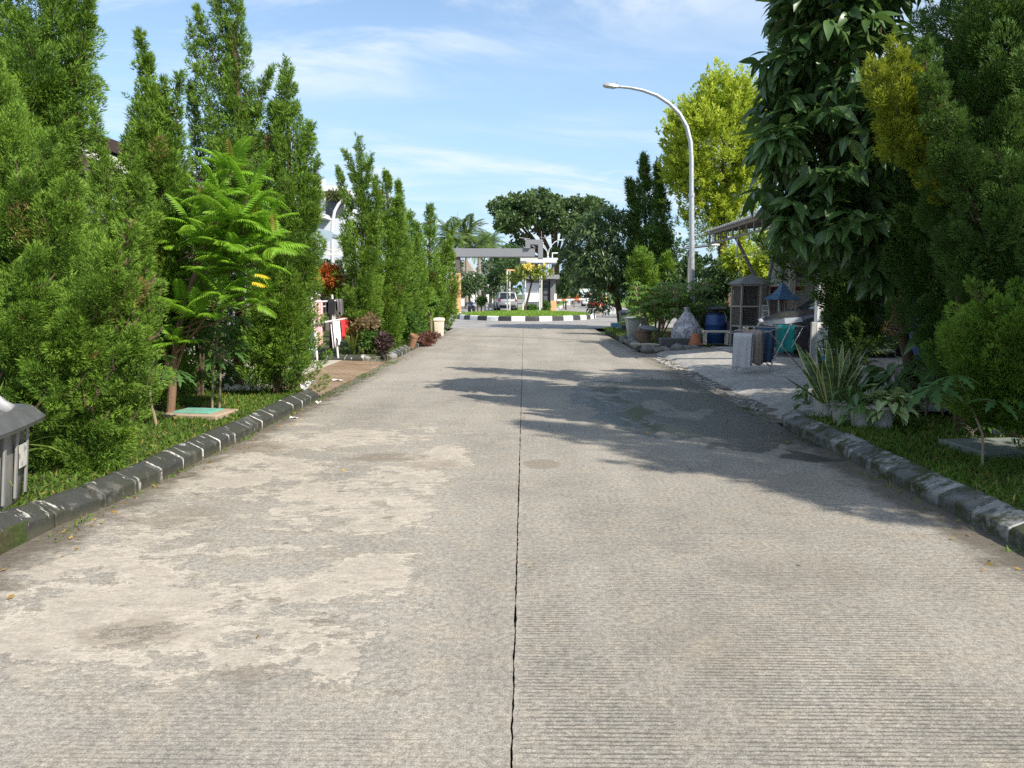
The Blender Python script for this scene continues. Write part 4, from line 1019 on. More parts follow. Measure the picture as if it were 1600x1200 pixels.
def big_leaf_tree():
    rg = random.Random(21); Y = 9.3
    base = Vector((P(1432, 620, Y).x, Y, 0.1))
    root = thing('broadleaf_tree', 'dark tree with big drooping oval leaves and a slanting brown trunk behind the potted plants', 'tree', base)
    LM = [leaf_mesh(0.27 * k, 0.105 * k * rg.uniform(0.9, 1.15), i, droop=rg.uniform(0.15, 0.5), tint=t) for i, (k, t) in enumerate([(1, 0.25), (1.08, 0.35), (0.92, 0.45), (1.0, 0.55), (0.8, 0.3), (1.15, 0.4)])]
    LY = leaf_mesh(0.26, 0.10, 99, tint=0.95)
    # clusters of leaves on an uneven crown
    spec = [((1290, 40), 95, 75), ((1340, 110), 95, 90), ((1260, 150), 75, 70), ((1300, 230), 100, 85), ((1240, 270), 60, 62), ((1370, 220), 85, 85), ((1330, 330), 95, 75), ((1400, 330), 70, 75), ((1260, 340), 48, 40), ((1380, 400), 70, 40), ((1300, -45), 95, 62), ((1380, -45), 90, 62), ((1340, -85), 70, 36), ((1215, 215), 26, 20), ((1212, 95), 26, 14)]
    cl = []
    for c, rx, rz in spec:
        q = P(c[0], c[1], Y + rg.uniform(-0.35, 0.45)); a = rx / FPX * Y; b_ = rz / FPX * Y
        for _ in range(int(11 + 100 * a * b_)):
            d = Vector((rg.gauss(0, 1), rg.gauss(0, 1), rg.gauss(0, 1))).normalized(); k = rg.uniform(0.55, 1.0)
            cl.append((q + Vector((d.x * a, d.y * a, d.z * b_)) * k, d))
    leaves = []
    for p_, d in cl:
        tip = (Vector((d.x, d.y, d.z * 0.6 + 0.25)) + Vector((rg.gauss(0, .3), rg.gauss(0, .3), 0))).normalized()
        a0 = rg.uniform(0, 6.28)
        for k in range(rg.randint(6, 9)):
            az = a0 + k * 0.9; rad = Vector((math.cos(az), math.sin(az), 0))
            dr = (tip * 0.35 + rad * 0.75 + Vector((0, 0, rg.uniform(-0.95, 0.1)))).normalized()
            leaves.append((p_ + dr * 0.05 + Vector((0, 0, rg.uniform(-0.04, 0.02))), dr, rg.uniform(0.62, 1.25), rg.uniform(-0.9, 0.9)))
    leaves.sort(key=lambda l: (l[0] - CAM_LOC).length - (0.6 if l[0].z < 5.4 else -3))
    for i, (p_, dr, s_, ro) in enumerate(leaves[:300]):
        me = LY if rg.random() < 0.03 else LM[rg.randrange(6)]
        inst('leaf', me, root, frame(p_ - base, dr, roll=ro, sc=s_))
    vs = []; fs = []; T = []
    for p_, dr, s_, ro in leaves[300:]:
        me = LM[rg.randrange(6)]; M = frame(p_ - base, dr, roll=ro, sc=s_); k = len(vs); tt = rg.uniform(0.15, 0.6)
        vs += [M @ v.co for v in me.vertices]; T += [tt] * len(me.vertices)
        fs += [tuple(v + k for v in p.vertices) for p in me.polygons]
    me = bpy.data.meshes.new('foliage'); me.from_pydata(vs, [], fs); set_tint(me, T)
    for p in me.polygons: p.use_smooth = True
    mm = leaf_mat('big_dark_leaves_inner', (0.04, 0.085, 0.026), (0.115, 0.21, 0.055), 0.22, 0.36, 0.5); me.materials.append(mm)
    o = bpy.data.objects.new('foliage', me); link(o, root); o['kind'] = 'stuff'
    tr = MB()
    pts = [Vector((0, 0, -0.1)), P(1428, 600, Y) - base, P(1412, 530, Y) - base, P(1396, 460, Y) - base, P(1378, 400, Y) - base, P(1340, 300, Y) - base, P(1320, 150, Y) - base, P(1320, -50, Y) - base]
    tr.tube([tuple(q) for q in pts], [0.085, 0.072, 0.066, 0.06, 0.056, 0.045, 0.03, 0.012], 9)
    for c, rx, rz in spec:
        e = P(c[0], c[1], Y) - base; st = pts[4].lerp(pts[5], rg.random())
        tr.tube([tuple(st), tuple(st.lerp(e, 0.5) + Vector((0, rg.uniform(-.1, .1), 0.05))), tuple(e)], [0.028, 0.018, 0.006], 5)
    tr.tube([tuple(P(1380, 402, Y) - base), tuple(P(1365, 398, Y) - base), tuple(P(1350, 400, Y - 0.1) - base)], [0.03, 0.026, 0.022], 6)
    for py, sx in ((485, -9), (517, -10), (440, 8), (560, 9)):
        a = P(1388 + (py - 430) * 0.21, py, Y) - base; b_ = P(1388 + (py - 430) * 0.21 + sx, py - 3, Y - 0.05) - base
        tr.tube([tuple(a), tuple(b_)], [0.014, 0.008], 5)
    tr.build('trunk', M_BARK, root, smooth=True)
big_leaf_tree()

# ================================================================ pinnate-leaved tree on the left verge
M_PIN = leaf_mat('pinnate_leaves', (0.11, 0.24, 0.016), (0.29, 0.52, 0.045), 0.42, 0.45, 0.35, trcol=(0.30, 0.52, 0.03))
M_PINY = leaf_mat('yellowed_leaves', (0.55, 0.42, 0.03), (0.66, 0.55, 0.05), 0.35, 0.5, 0.3)
M_PINR = leaf_mat('reddish_young_leaves', (0.30, 0.20, 0.04), (0.36, 0.28, 0.06), 0.35, 0.5, 0.3)
def pinnate_mesh(L, pairs, ll, lw, seed, m, arch=0.35, name='leaf'):
    rg = random.Random(seed); vs = []; fs = []; T = []
    def rach(u): return Vector((0, L * u * (1 - 0.12 * u * u), L * (0.16 * u - arch * u * u)))
    for i in range(8):
        a, b_ = rach(i / 8), rach((i + 1) / 8); k = len(vs); wv = 0.004
        vs += [tuple(a + Vector((-wv, 0, 0))), tuple(a + Vector((wv, 0, 0))), tuple(b_ + Vector((wv, 0, 0))), tuple(b_ + Vector((-wv, 0, 0)))]; fs.append((k, k + 1, k + 2, k + 3)); T += [0.8] * 4
    for i in range(pairs):
        u = 0.14 + 0.86 * (i + 0.5) / pairs; c = rach(u)
        k_ = math.sin(math.pi * min(1, 0.25 + 0.7 * u)) ** 0.6
        for sd in (-1, 1):
            l = ll * k_ * rg.uniform(0.88, 1.08); wv = lw * k_
            ang = 0.42 + 0.25 * u; dr = Vector((sd * math.cos(ang), math.sin(ang), -0.12))
            dn = Vector((sd * math.cos(ang), math.sin(ang) * 0.8, -0.85 - rg.uniform(0, 0.3))).normalized()
            p1 = c + dr * l * 0.5; p2 = p1 + dn * l * 0.55; wd = Vector((-sd * math.sin(ang), math.cos(ang), 0)) * wv * 0.5
            k = len(vs); t_ = rg.uniform(0.25, 0.75)
            vs += [tuple(c), tuple(c.lerp(p1, 0.5) - wd * 0.9), tuple(p1 - wd), tuple(p2), tuple(p1 + wd * 0.9), tuple(c.lerp(p1, 0.5) + wd * 0.8), tuple(p1 + Vector((0, 0, -0.006)))]
            fs += [(k, k + 1, k + 2, k + 6), (k, k + 6, k + 4, k + 5), (k + 2, k + 3, k + 6), (k + 6, k + 3, k + 4)]; T += [t_] * 7
    me = bpy.data.meshes.new(name); me.from_pydata(vs, [], fs); set_tint(me, T); me.materials.append(m)
    return me
def pinnate_tree():
    rg = random.Random(4); Y = 9.2; base = G(266, 662, 0.1); base.y = Y; base = Vector((P(266, 662, Y).x, Y, 0.1))
    root = thing('pinnate_tree', 'slender tree with bright green feather-shaped leaves and one yellow leaf, beside the green manhole cover', 'tree', base)
    LM = [pinnate_mesh(0.52, 15, 0.14, 0.034, i, M_PIN, arch=a) for i, a in enumerate((0.25, 0.38, 0.5, 0.32))]
    LYm = pinnate_mesh(0.30, 8, 0.12, 0.042, 9, M_PINY, arch=0.3); LRm = pinnate_mesh(0.26, 9, 0.06, 0.02, 10, M_PINR, arch=0.1)
    wh = [(428, 372, 1.0, 10, -.2), (418, 338, 1.0, 9, 0), (262, 372, 0.9, 9, .2), (246, 410, 0.9, 8, .2), (395, 470, 0.9, 8, -.3), (300, 345, 1, 9, 0), (235, 530, .9, 9, 0), (390, 300, 1.0, 9, -.1), (365, 340, 1.0, 10, -.5), (425, 380, 0.9, 9, -.3), (390, 450, 0.85, 8, -.3), (325, 375, 0.95, 9, -.3), (362, 262, 1.0, 13, 0.1), (345, 300, 1.0, 10, -.1), (318, 335, 0.9, 10, 0.2), (385, 340, 1.0, 12, -.3), (405, 365, 0.95, 13, -.2), (350, 375, 1.0, 10, -.4), (300, 380, 0.9, 10, 0.3), (375, 410, 1.0, 12, -.3), (330, 420, 0.95, 9, -.3), (410, 405, 0.8, 8, -.4), (268, 420, 0.9, 9, 0.25), (345, 455, 0.95, 9, -.3), (285, 470, 0.95, 10, -.1), (250, 500, 0.9, 9, 0.1), (310, 490, 0.95, 9, -.3), (270, 530, 0.85, 9, -.2), (320, 300, .8, 6, .4), (240, 450, .8, 6, .4)]
    ends = []
    for px, py, s_, n, dy in wh:
        c = P(px, py + 6, Y + dy); ends.append(c); a0 = rg.uniform(0, 6.28)
        for k in range(n):
            az = a0 + k * 2.4; el = rg.uniform(-0.25, 0.65) if k < n - 2 else rg.uniform(0.9, 1.25)
            dr = Vector((math.cos(az) * math.cos(el), math.sin(az) * math.cos(el), math.sin(el)))
            inst('leaf', LM[rg.randrange(4)], root, frame(c - base, dr, roll=rg.uniform(-0.3, 0.3), sc=s_ * rg.uniform(0.72, 1.05)))
    for px, py in ((362, 250), (318, 318), (402, 350), (428, 366)):
        inst('leaf', LRm, root, frame(P(px, py, Y - 0.25) - base, (rg.uniform(-.3, .3), -0.2, 1)))
    for px, py, dx in ((396, 428, 1.0), (394, 440, 0.6)):
        o = inst('leaf', LYm, root, frame(P(px, py, Y - 0.55) - base, (dx, -0.3, -0.1), sc=0.75)); o['label'] = 'yellowed leaf'
    tr = MB()
    q = lambda px, py, dy=0: P(px, py, Y + dy) - base
    fk = q(272, 560)
    tr.tube([(0, 0, -0.1), tuple(q(267, 640)), tuple(q(270, 600)), tuple(fk)], [0.062, 0.05, 0.046, 0.042], 9)
    tr.tube([tuple(fk), tuple(q(276, 520)), tuple(q(300, 440)), tuple(q(330, 370)), tuple(q(345, 310)), tuple(q(362, 262))], [0.04, 0.034, 0.03, 0.024, 0.018, 0.010], 7)
    tr.tube([tuple(q(268, 580)), tuple(q(252, 545)), tuple(q(240, 500)), tuple(q(255, 440))], [0.030, 0.024, 0.018, 0.01], 6)
    tr.tube([tuple(q(272, 585)), tuple(q(285, 550)), tuple(q(300, 500))], [0.024, 0.016, 0.01], 6)
    for (px, py, s_, n, dy), e in zip(wh, ends):
        st = q(300, 440).lerp(q(335, 350), rg.random()) if py < 440 else q(270, 570).lerp(q(290, 470), rg.random())
        e = Vector(e) - base; tr.tube([tuple(st), tuple(st.lerp(e, .5) + Vector((0, 0, -.04))), tuple(e)], [0.016, 0.012, 0.007], 5)
    tr.build('trunk', mat('pinnate_bark', (0.21, 0.13, 0.085), 0.9, var=0.3, scale=10, bump=0.8, bscale=40, spec=0.2), root, smooth=True)
pinnate_tree()

# ================================================================ papayas and other palmate plants
M_PAP = leaf_mat('papaya_leaves', (0.035, 0.085, 0.022), (0.085, 0.19, 0.04), 0.3, 0.5, 0.35, trcol=(0.16, 0.3, 0.03))
M_STEM = mat('green_stem', (0.15, 0.17, 0.06), 0.7, var=0.2, scale=15)
M_STEM2 = mat('grey_stem', (0.28, 0.22, 0.15), 0.85, var=0.25, scale=15, bump=0.4)
def palmate_mesh(Rr, lobes, seed, m, jag=True, spread=2.5):
    rg = random.Random(seed); vs = [(0, 0, 0)]; fs = []; T = [0.5]
    for i in range(lobes):
        a = (i / (lobes - 1) - 0.5) * 2 * spread; l = Rr * (1 - 0.28 * abs(a) / spread) * rg.uniform(0.9, 1.1)
        d = Vector((math.sin(a), math.cos(a), 0)); s_ = Vector((d.y, -d.x, 0))
        pr = [(0.25, 0.05), (0.42, 0.085), (0.52, 0.19), (0.56, 0.07), (0.72, 0.16), (0.74, 0.055), (0.88, 0.07)] if jag else [(0.25, 0.08), (0.5, 0.16), (0.75, 0.11)]
        k = len(vs); dz = lambda u: -Rr * 0.34 * u * u
        for u, w_ in pr: vs.append(tuple(d * l * u + s_ * l * w_ + Vector((0, 0, dz(u) + 0.02 * Rr))))
        for u, w_ in pr: vs.append(tuple(d * l * u + Vector((0, 0, dz(u)))))
        for u, w_ in pr: vs.append(tuple(d * l * u - s_ * l * w_ + Vector((0, 0, dz(u) + 0.02 * Rr))))
        vs.append(tuple(d * l + Vector((0, 0, dz(1))))); n = len(pr); t_ = rg.uniform(0.35, 0.65); T += [t_] * (3 * n + 1)
        fs += [(0, k + n, k), (0, k + 2 * n, k + n)]
        for j in range(n - 1): fs += [(k + j, k + n + j, k + n + j + 1, k + j + 1), (k + n + j, k + 2 * n + j, k + 2 * n + j + 1, k + n + j + 1)]
        fs += [(k + n - 1, k + 2 * n - 1, k + 3 * n), (k + 2 * n - 1, k + 3 * n - 1, k + 3 * n)]
    me = bpy.data.meshes.new('leaf'); me.from_pydata(vs, [], fs); set_tint(me, T); me.materials.append(m); return me
PAPM = [palmate_mesh(0.30, 7, i, M_PAP) for i in range(3)]
def palmate_plant(name, label, cat, base, stems, n, pet, Rl, seed, meshes=None, stemmat=None, sr=0.016, group=None, az_lim=None):
    rg = random.Random(seed); root = thing(name, label, cat, base, 0, group); sb = MB(); meshes = meshes or PAPM
    for st in stems:                     # each stem: list of local points
        sb.tube(st, [sr * (1 - 0.45 * i / len(st)) for i in range(len(st))], 6)
        top = Vector(st[-1]); prev = Vector(st[-2]); a0 = rg.uniform(0, 6.28)
        for k in range(n):
            az = a0 + k * 2.4 if az_lim is None else rg.uniform(*az_lim); o = top.lerp(prev, 0.5 * k / n)
            el = rg.uniform(-0.1, 0.7); L = pet * rg.uniform(0.7, 1.15)
            d = Vector((math.cos(az) * math.cos(el), math.sin(az) * math.cos(el), math.sin(el)))
            e = o + d * L; sb.tube([tuple(o), tuple(o.lerp(e, 0.5) + Vector((0, 0, 0.02))), tuple(e)], [0.006, 0.005, 0.004], 4, cap=False)
            dl = Vector((d.x, d.y, rg.uniform(-0.45, -0.05)))
            inst('leaf', meshes[rg.randrange(len(meshes))], root, frame(e, dl, roll=rg.uniform(-0.3, 0.3), sc=Rl / 0.30 * rg.uniform(0.75, 1.15)))
    sb.build('stem', stemmat or M_STEM2, root, smooth=True)
    return root
b = G(343, 638, 0.1)
palmate_plant('papaya_plant', 'young papaya with two thin stems behind the green manhole cover', 'papaya', b, [[(0, 0, 0), (0.02, 0.02, 0.35), (0.05, 0.0, 0.78)], [(-0.1, 0.02, 0), (-0.07, 0.02, 0.5), (0.02, 0.03, 1.0)]], 8, 0.30, 0.27, 3)
b = G(238, 668, 0.1)
palmate_plant('papaya_plant', 'papaya leaves peeking out between the shaggy juniper and the pinnate-leaved trunk', 'papaya', b, [[(0, 0.1, 0), (-0.05, 0.1, 0.3), (-0.05, 0.1, 0.62)]], 9, 0.30, 0.24, 8)
b = G(1535, 735, 0.1)
palmate_plant('papaya_plant', 'thin papaya sapling leaning by the grey slab on the right verge', 'papaya', b, [[(0, 0, 0), (-0.02, 0.0, 0.3), (-0.14, 0.05, 0.62)]], 7, 0.36, 0.26, 5, group=None, sr=0.011)
b = G(1440, 655, 0.1)
palmate_plant('papaya_plant', 'papaya with large lobed leaves right of the row of white pots', 'papaya', b, [[(0.35, 0.2, 0), (0.30, 0.18, 0.28), (0.2, 0.1, 0.52)], [(0.1, 0.1, 0), (0.08, 0.05, 0.2), (0.05, 0.0, 0.32)]], 7, 0.40, 0.30, 6)
b = G(1518, 690, 0.1)
palmate_plant('weed_plant', 'small lobed weed at the foot of the papaya sapling', 'plant', b, [[(0, 0, 0), (0, 0, 0.12)]], 6, 0.16, 0.12, 12)
# cassava clump round the lamp pole
M_CAS = leaf_mat('cassava_leaves', (0.05, 0.11, 0.02), (0.14, 0.26, 0.035), 0.35, 0.5, 0.35, trcol=(0.26, 0.42, 0.04))
CASM = [palmate_mesh(0.30, 7, 30 + i, M_CAS, jag=False, spread=2.2) for i in range(3)]
def stems(n, h, sp, seed):
    rg = random.Random(seed); out = []
    for i in range(n):
        a = rg.uniform(0, 6.28); r = rg.uniform(0.2, 1) * sp; hh = h * rg.uniform(0.55, 1.1)
        out.append([(0.15 * r * math.cos(a), 0.15 * r * math.sin(a), 0), (0.5 * r * math.cos(a), 0.4 * r * math.sin(a), hh * 0.5), (r * math.cos(a), 0.8 * r * math.sin(a), hh)])
    return out
b = Vector((P(1025, 530, 23.5).x, 23.5, 0.08))
palmate_plant('cassava_plant', 'tall cassava plant with many bare stems left of the lamp pole', 'cassava', b, stems(13, 1.6, 0.85, 3), 12, 0.36, 0.24, 11, meshes=CASM, sr=0.026, group='cassava plants by the lamp pole')
b = Vector((P(1070, 530, 22.6).x, 22.6, 0.08))
palmate_plant('cassava_plant', 'cassava plant around the foot of the lamp pole, over the plastic bag', 'cassava', b, stems(11, 1.65, 0.75, 5), 12, 0.36, 0.22, 13, meshes=CASM, sr=0.022, group='cassava plants by the lamp pole')
b = Vector((P(998, 520, 25.2).x, 25.2, 0.08))
palmate_plant('cassava_plant', 'low leafy cassava behind the pale plastic bin', 'cassava', b, stems(6, 0.9, 0.5, 7), 10, 0.3, 0.2, 14, meshes=CASM, sr=0.02, group='cassava plants by the lamp pole')
b = Vector((P(690, 505, 29).x, 29, 0.1))
palmate_plant('leafy_plant', 'bright leafy plant between the last junipers of the left row', 'plant', Vector((P(665, 500, 27.2).x + 0.2, 27.2, 0.1)), stems(5, 1.5, 0.25, 9), 12, 0.2, 0.2, 15, meshes=CASM, sr=0.02)

# ================================================================ pots on the right verge
M_POT = mat('pale_pot_plastic', (0.48, 0.45, 0.41), 0.7, var=0.15, scale=8, dirt=0.6, dirtcol=(0.2, 0.17, 0.12), bump=0.2)
M_POTS = mat('pot_soil', (0.05, 0.04, 0.03), 0.95, var=0.3, scale=30)
def pot(label, base, r, h, flutes, group):
    root = thing('flower_pot', label, 'pot', base, random.uniform(-0.3, 0.3), group); n = 36; vs = []; pr = [(0.74, 0), (0.78, 0.06), (0.97, 0.86), (1.06, 0.87), (1.07, 0.99), (0.97, 1.0), (0.93, 0.9)]
    for k, z in pr:
        for j in range(n):
            th = 2 * math.pi * j / n; q = r * k * (1 + (0.022 * (1 if (j % 3) else -1.2) if flutes and 0.03 < z < 0.86 else 0))
            vs.append((q * math.cos(th), q * math.sin(th), h * z))
    fs = [(i * n + j, i * n + (j + 1) % n, (i + 1) * n + (j + 1) % n, (i + 1) * n + j) for i in range(len(pr) - 1) for j in range(n)] + [tuple(range(n - 1, -1, -1))]
    b_ = MB(); b_.add(vs, fs); b_.build('pot_body', M_POT, root)
    MB().lathe([(r * 0.9, h * 0.86), (r * 0.5, h * 0.9)], 20).build('soil', M_POTS, root)
    return root
GP = 'pale pots behind the right kerb'
pot_at = []
for i, (px, py, r, h, lb) in enumerate([(1289, 652, 0.135, 0.25, 'pale fluted pot leftmost in the row, under the snake plant'), (1318, 661, 0.14, 0.24, 'pale pot second from the left, with the snake plant leaning over'), (1348, 668, 0.145, 0.24, 'squat pale pot third from the left, half hidden by dark leaves'), (1377, 671, 0.13, 0.26, 'pale ribbed pot rightmost in the row, holding pale green arrowhead leaves')]):
    q = G(px, py, 0.1); pot_at.append(q); pot(lb, q, r, h, i in (0, 3), GP)
# snake plant
M_SNAKE = new_mat('snake_plant_leaf'); t = NT(M_SNAKE)
ob = t.coord('Object'); 
ca = t.attr('tint')
bandn = t.noise(t.vmul(ob, (6, 6, 26)), 1.0, 4, 0.6)
gcol = t.mix(t.rng(bandn, 0.42, 0.6), (0.045, 0.09, 0.028), (0.14, 0.20, 0.07))
t.out(t.mix(t.rng(ca, 0.55, 0.72), gcol, (0.60, 0.55, 0.18)), 0.4, 0, 0.4)
def snake_leaf(L, w_, d, seed):
    rg = random.Random(seed); n = 8; vs = []; T = []; fs = []
    d = Vector(d).normalized(); a = rg.uniform(0, 6.28); s0 = Vector((math.cos(a), math.sin(a), 0)); s0 = (s0 - d * s0.dot(d)).normalized(); nn = s0.cross(d)
    bend = Vector((d.x, d.y, 0)) * 0.25
    tw = rg.uniform(-0.9, 0.9)
    for i in range(n + 1):
        u = i / n; wv = w_ * 0.5 * (0.62 + 0.6 * u if u < 0.5 else 0.92) * (1 - max(0, (u - 0.62) / 0.38) ** 1.6)
        sv = s0 * math.cos(tw * u) + nn * math.sin(tw * u); c = d * L * u + bend * L * u * u; nv = nn * math.cos(tw * u) - s0 * math.sin(tw * u)
        for k, cc in ((-1, 1), (-0.72, 0.5), (0, 0), (0.72, 0.5), (1, 1)):
            vs.append(tuple(c + sv * wv * k + nv * wv * 0.35 * abs(k))); T.append(cc)
    for i in range(n):
        for k in range(4): fs.append((i * 5 + k, i * 5 + k + 1, i * 5 + 6 + k, i * 5 + 5 + k))
    me = bpy.data.meshes.new('leaf'); me.from_pydata(vs, [], fs); set_tint(me, T); me.materials.append(M_SNAKE)
    for p in me.polygons: p.use_smooth = True
    return me
base = pot_at[0].lerp(pot_at[1], 0.45); sp_ = thing('snake_plant', 'yellow-edged snake plant with tall sword leaves growing from the left pots', 'plant', base)
rg = random.Random(6)
for k in range(27):
    a = rg.uniform(0, 6.28); r = rg.uniform(0, 1) ** 0.6; le = r * 0.42
    if k == 0: a, le = math.pi - 0.1, 0.75
    if k == 1: a, le = 0.15, 0.82
    if k == 2: a, le = 0.5, 0.55
    d = (math.cos(a) * math.sin(le) * 1.3, math.sin(a) * math.sin(le) * 0.7, math.cos(le))
    o = bpy.data.objects.new('leaf', snake_leaf(rg.uniform(0.38, 0.80) * (0.85 if le > 0.5 else 1), rg.uniform(0.075, 0.105), d, k)); link(o, sp_)
    o.location = (math.cos(a) * 0.14 * r, math.sin(a) * 0.07 * r, 0.2)
    o.data.update()
for o in sp_.children: o.data.materials[0] = M_SNAKE
# arrowhead vine
M_SYN = leaf_mat('arrowhead_leaves', (0.26, 0.36, 0.11), (0.50, 0.60, 0.30), 0.25, 0.45, 0.4)
def arrow_leaf(L, seed):
    rg = random.Random(seed)
    rt = [(0.0, 0.02), (0.16, -0.28), (0.36, -0.12), (0.33, 0.25), (0.2, 0.62), (0.0, 1.0)]
    vs = [(0, 0, 0), (0, 0.5 * L, -0.05 * L), (0, L, -0.3 * L)]; T = [1.0, 0.9, 0.7]; fs = []
    for sd in (-1, 1):
        k = len(vs)
        for x, y in rt[1:5]: vs.append((sd * x * L, y * L, 0.07 * L - 0.28 * L * max(0, y) ** 2)); T.append(0.15 if y > 0 else 0.3)
        q = [(0, k, k + 1), (0, k + 1, k + 2), (0, k + 2, 1), (1, k + 2, k + 3), (1, k + 3, 2)]
        fs += q if sd > 0 else [tuple(reversed(f)) for f in q]
    me = bpy.data.meshes.new('leaf'); me.from_pydata(vs, [], fs); set_tint(me, T); me.materials.append(M_SYN); return me
SYM = [arrow_leaf(0.17, i) for i in range(2)]
def mound(name, label, cat, base, n, rad, meshes, seed, z0=0.0, sc=(0.7, 1.15), flat=0.5, group=None, stem=None):
    rg = random.Random(seed); root = thing(name, label, cat, base, 0, group); sb = MB()
    for k in range(n):
        a = rg.uniform(0, 6.28); el = rg.uniform(0.0, 1.4); d = Vector((math.cos(a) * math.cos(el), math.sin(a) * math.cos(el), math.sin(el)))
        p_ = Vector((d.x * rad[0], d.y * rad[0], z0 + d.z * rad[1])) * rg.uniform(0.6, 1)
        p_.z = max(p_.z, 0.03)
        sb.tube([(0, 0, z0 * 0.8), tuple(p_)], [0.004, 0.003], 3, cap=False)
        inst('leaf', meshes[rg.randrange(len(meshes))], root, frame(p_, (d.x, d.y, d.z * 0.3 - flat * rg.random()), roll=rg.uniform(-0.5, 0.5), sc=rg.uniform(*sc)))
    sb.build('stem', stem or M_STEM, root); return root
mound('arrowhead_vine', 'pale green arrowhead vine spilling from the rightmost pale pot', 'plant', pot_at[3] + Vector((0.08, 0.03, 0)), 46, (0.30, 0.24), SYM, 2, z0=0.26, sc=(0.7, 1.2))
DL = [leaf_mesh(0.17, 0.07, 70 + i, droop=0.5, tint=0.25 + 0.2 * i) for i in range(3)]
mound('dark_leafy_plant', 'dark glossy pot plant third in the row, between the snake plant and the arrowhead vine', 'plant', pot_at[2] + Vector((-0.05, 0.05, 0)), 60, (0.30, 0.3), DL, 3, z0=0.2, flat=0.8)
mound('drooping_plant', 'small drooping plant at the left foot of the snake plant', 'plant', G(1262, 640, 0.1), 22, (0.16, 0.28), DL, 4, z0=0.08, flat=1.0, sc=(0.6, 0.95))
mound('understorey_plant', 'broad dark leaves at the foot of the slanting trunk', 'plant', G(1400, 632, 0.1), 40, (0.34, 0.45), [leaf_mesh(0.30, 0.14, 80 + i, droop=0.4, tint=0.3) for i in range(2)], 5, z0=0.22, flat=0.6)
mound('understorey_plant', 'broad-leaved dark sapling between the slanting trunk and the dark juniper', 'plant', Vector((P(1490, 600, 8.9).x, 8.9, 0.1)), 60, (0.5, 1.1), [leaf_mesh(0.36, 0.15, 84 + i, droop=0.35, tint=0.3) for i in range(2)], 6, z0=0.45, flat=0.6)
# ================================================================ shrubs on the left
M_RED = leaf_mat('red_tip_leaves', (0.24, 0.07, 0.02), (0.55, 0.19, 0.04), 0.3, 0.5, 0.3, third=(0.3, 0.22, 0.03))
def shrub(name, label, Y, px, py, rx, rz, n, L, wd, m, seed, cat='shrub', group=None, zb=0.1):
    rng = np.random.default_rng(seed); c = P(px, py, Y); base = Vector((c.x, Y, zb)); root = thing(name, label, cat, base, 0, group); cl = Cloud()
    for i in range(5):
        q = c + Vector((rng.uniform(-.45, .45) * rx / FPX * Y, rng.uniform(-.3, .3), rng.uniform(-.4, .4) * rz / FPX * Y))
        leaf_cloud(cl, q, (rx / FPX * Y * 0.65, rx / FPX * Y * 0.65, rz / FPX * Y * 0.62), n // 5, L, wd, rng, droop=0.1, clus=5, tint=0.45, shell=0.4)
    cl.build('foliage', m, root, np.array(base))
    st = MB()
    for i in range(5): st.tube([(rng.uniform(-.05, .05), rng.uniform(-.05, .05), -0.05), (rng.uniform(-.3, .3) * rx / FPX * Y, rng.uniform(-.1, .1), max(0.1, c.z - zb))], [0.018, 0.008], 5)
    st.build('stem', M_BARK, root); return root
shrub('red_tip_shrub', 'orange-red leaved shrub above the clothes rack', 18.7, 514, 440, 22, 26, 3400, 0.10, 0.04, M_RED, 1)
M_SHR = leaf_mat('shrub_leaves', (0.04, 0.09, 0.018), (0.11, 0.22, 0.035), 0.3, 0.5, 0.3)
M_SHRD = leaf_mat('dark_purple_leaves', (0.03, 0.022, 0.02), (0.09, 0.05, 0.045), 0.15, 0.5, 0.35)
M_SHRB = leaf_mat('brownish_leaves', (0.12, 0.10, 0.04), (0.26, 0.19, 0.10), 0.25, 0.6, 0.3)
shrub('green_shrub', 'bright green low shrub under the tallest juniper, right of the clothes rack', 17.9, 578, 534, 15, 17, 1500, 0.10, 0.045, M_SHR, 2, group='low plants behind the corner kerb')
shrub('dark_shrub', 'dark purple-leaved low shrub left of the corner kerb stones', 17.8, 602, 536, 11, 14, 900, 0.11, 0.05, M_SHRD, 3, group='low plants behind the corner kerb')
shrub('brown_shrub', 'brownish dry-leaved shrub above the bright green low shrub', 18.1, 572, 506, 20, 14, 1300, 0.10, 0.04, M_SHRB, 4, group='low plants behind the corner kerb')
shrub('green_shrub', 'rounded dark green shrub behind the clay pot', 21.6, 632, 505, 24, 30, 3200, 0.10, 0.045, M_SHR, 5, group='low plants behind the corner kerb')
shrub('green_shrub', 'light green rounded shrub left of the last junipers', 24.0, 655, 507, 15, 20, 1800, 0.11, 0.05, M_SHR, 6, group='low plants behind the corner kerb')
shrub('dark_shrub', 'low reddish-purple plant spilling over the kerb before the white litter bin', 22.6, 671, 528, 17, 9, 1300, 0.12, 0.035, leaf_mat('reddish_low_leaves', (0.09, 0.04, 0.03), (0.22, 0.10, 0.07), 0.2, 0.5, 0.3), 7, group=None)
shrub('hedge', 'clipped green hedge at the foot of the guardhouse wall', 57.5, 831, 479, 14, 7, 900, 0.16, 0.08, M_SHR, 8, group=None)
shrub('hedge', 'rounded hedge bush beside the guardhouse door', 59, 852, 478, 8, 8, 700, 0.16, 0.08, M_SHR, 9, group=None)
shrub('hedge', 'yellow-green rounded bush behind the barrier post', 75, 880, 459, 9, 7, 700, 0.22, 0.11, M_SHR, 10)
shrub('hedge', 'green bush above the orange flower bed', 84, 894, 458, 10, 7, 600, 0.25, 0.12, M_SHR, 11)
shrub('flower_bed', 'orange flowering bed beyond the barrier boom', 80, 897, 465.5, 9, 3.2, 600, 0.22, 0.12, leaf_mat('orange_flowers', (0.28, 0.10, 0.03), (0.5, 0.16, 0.03), 0.2, 0.6, 0.2), 12, cat='flowers')
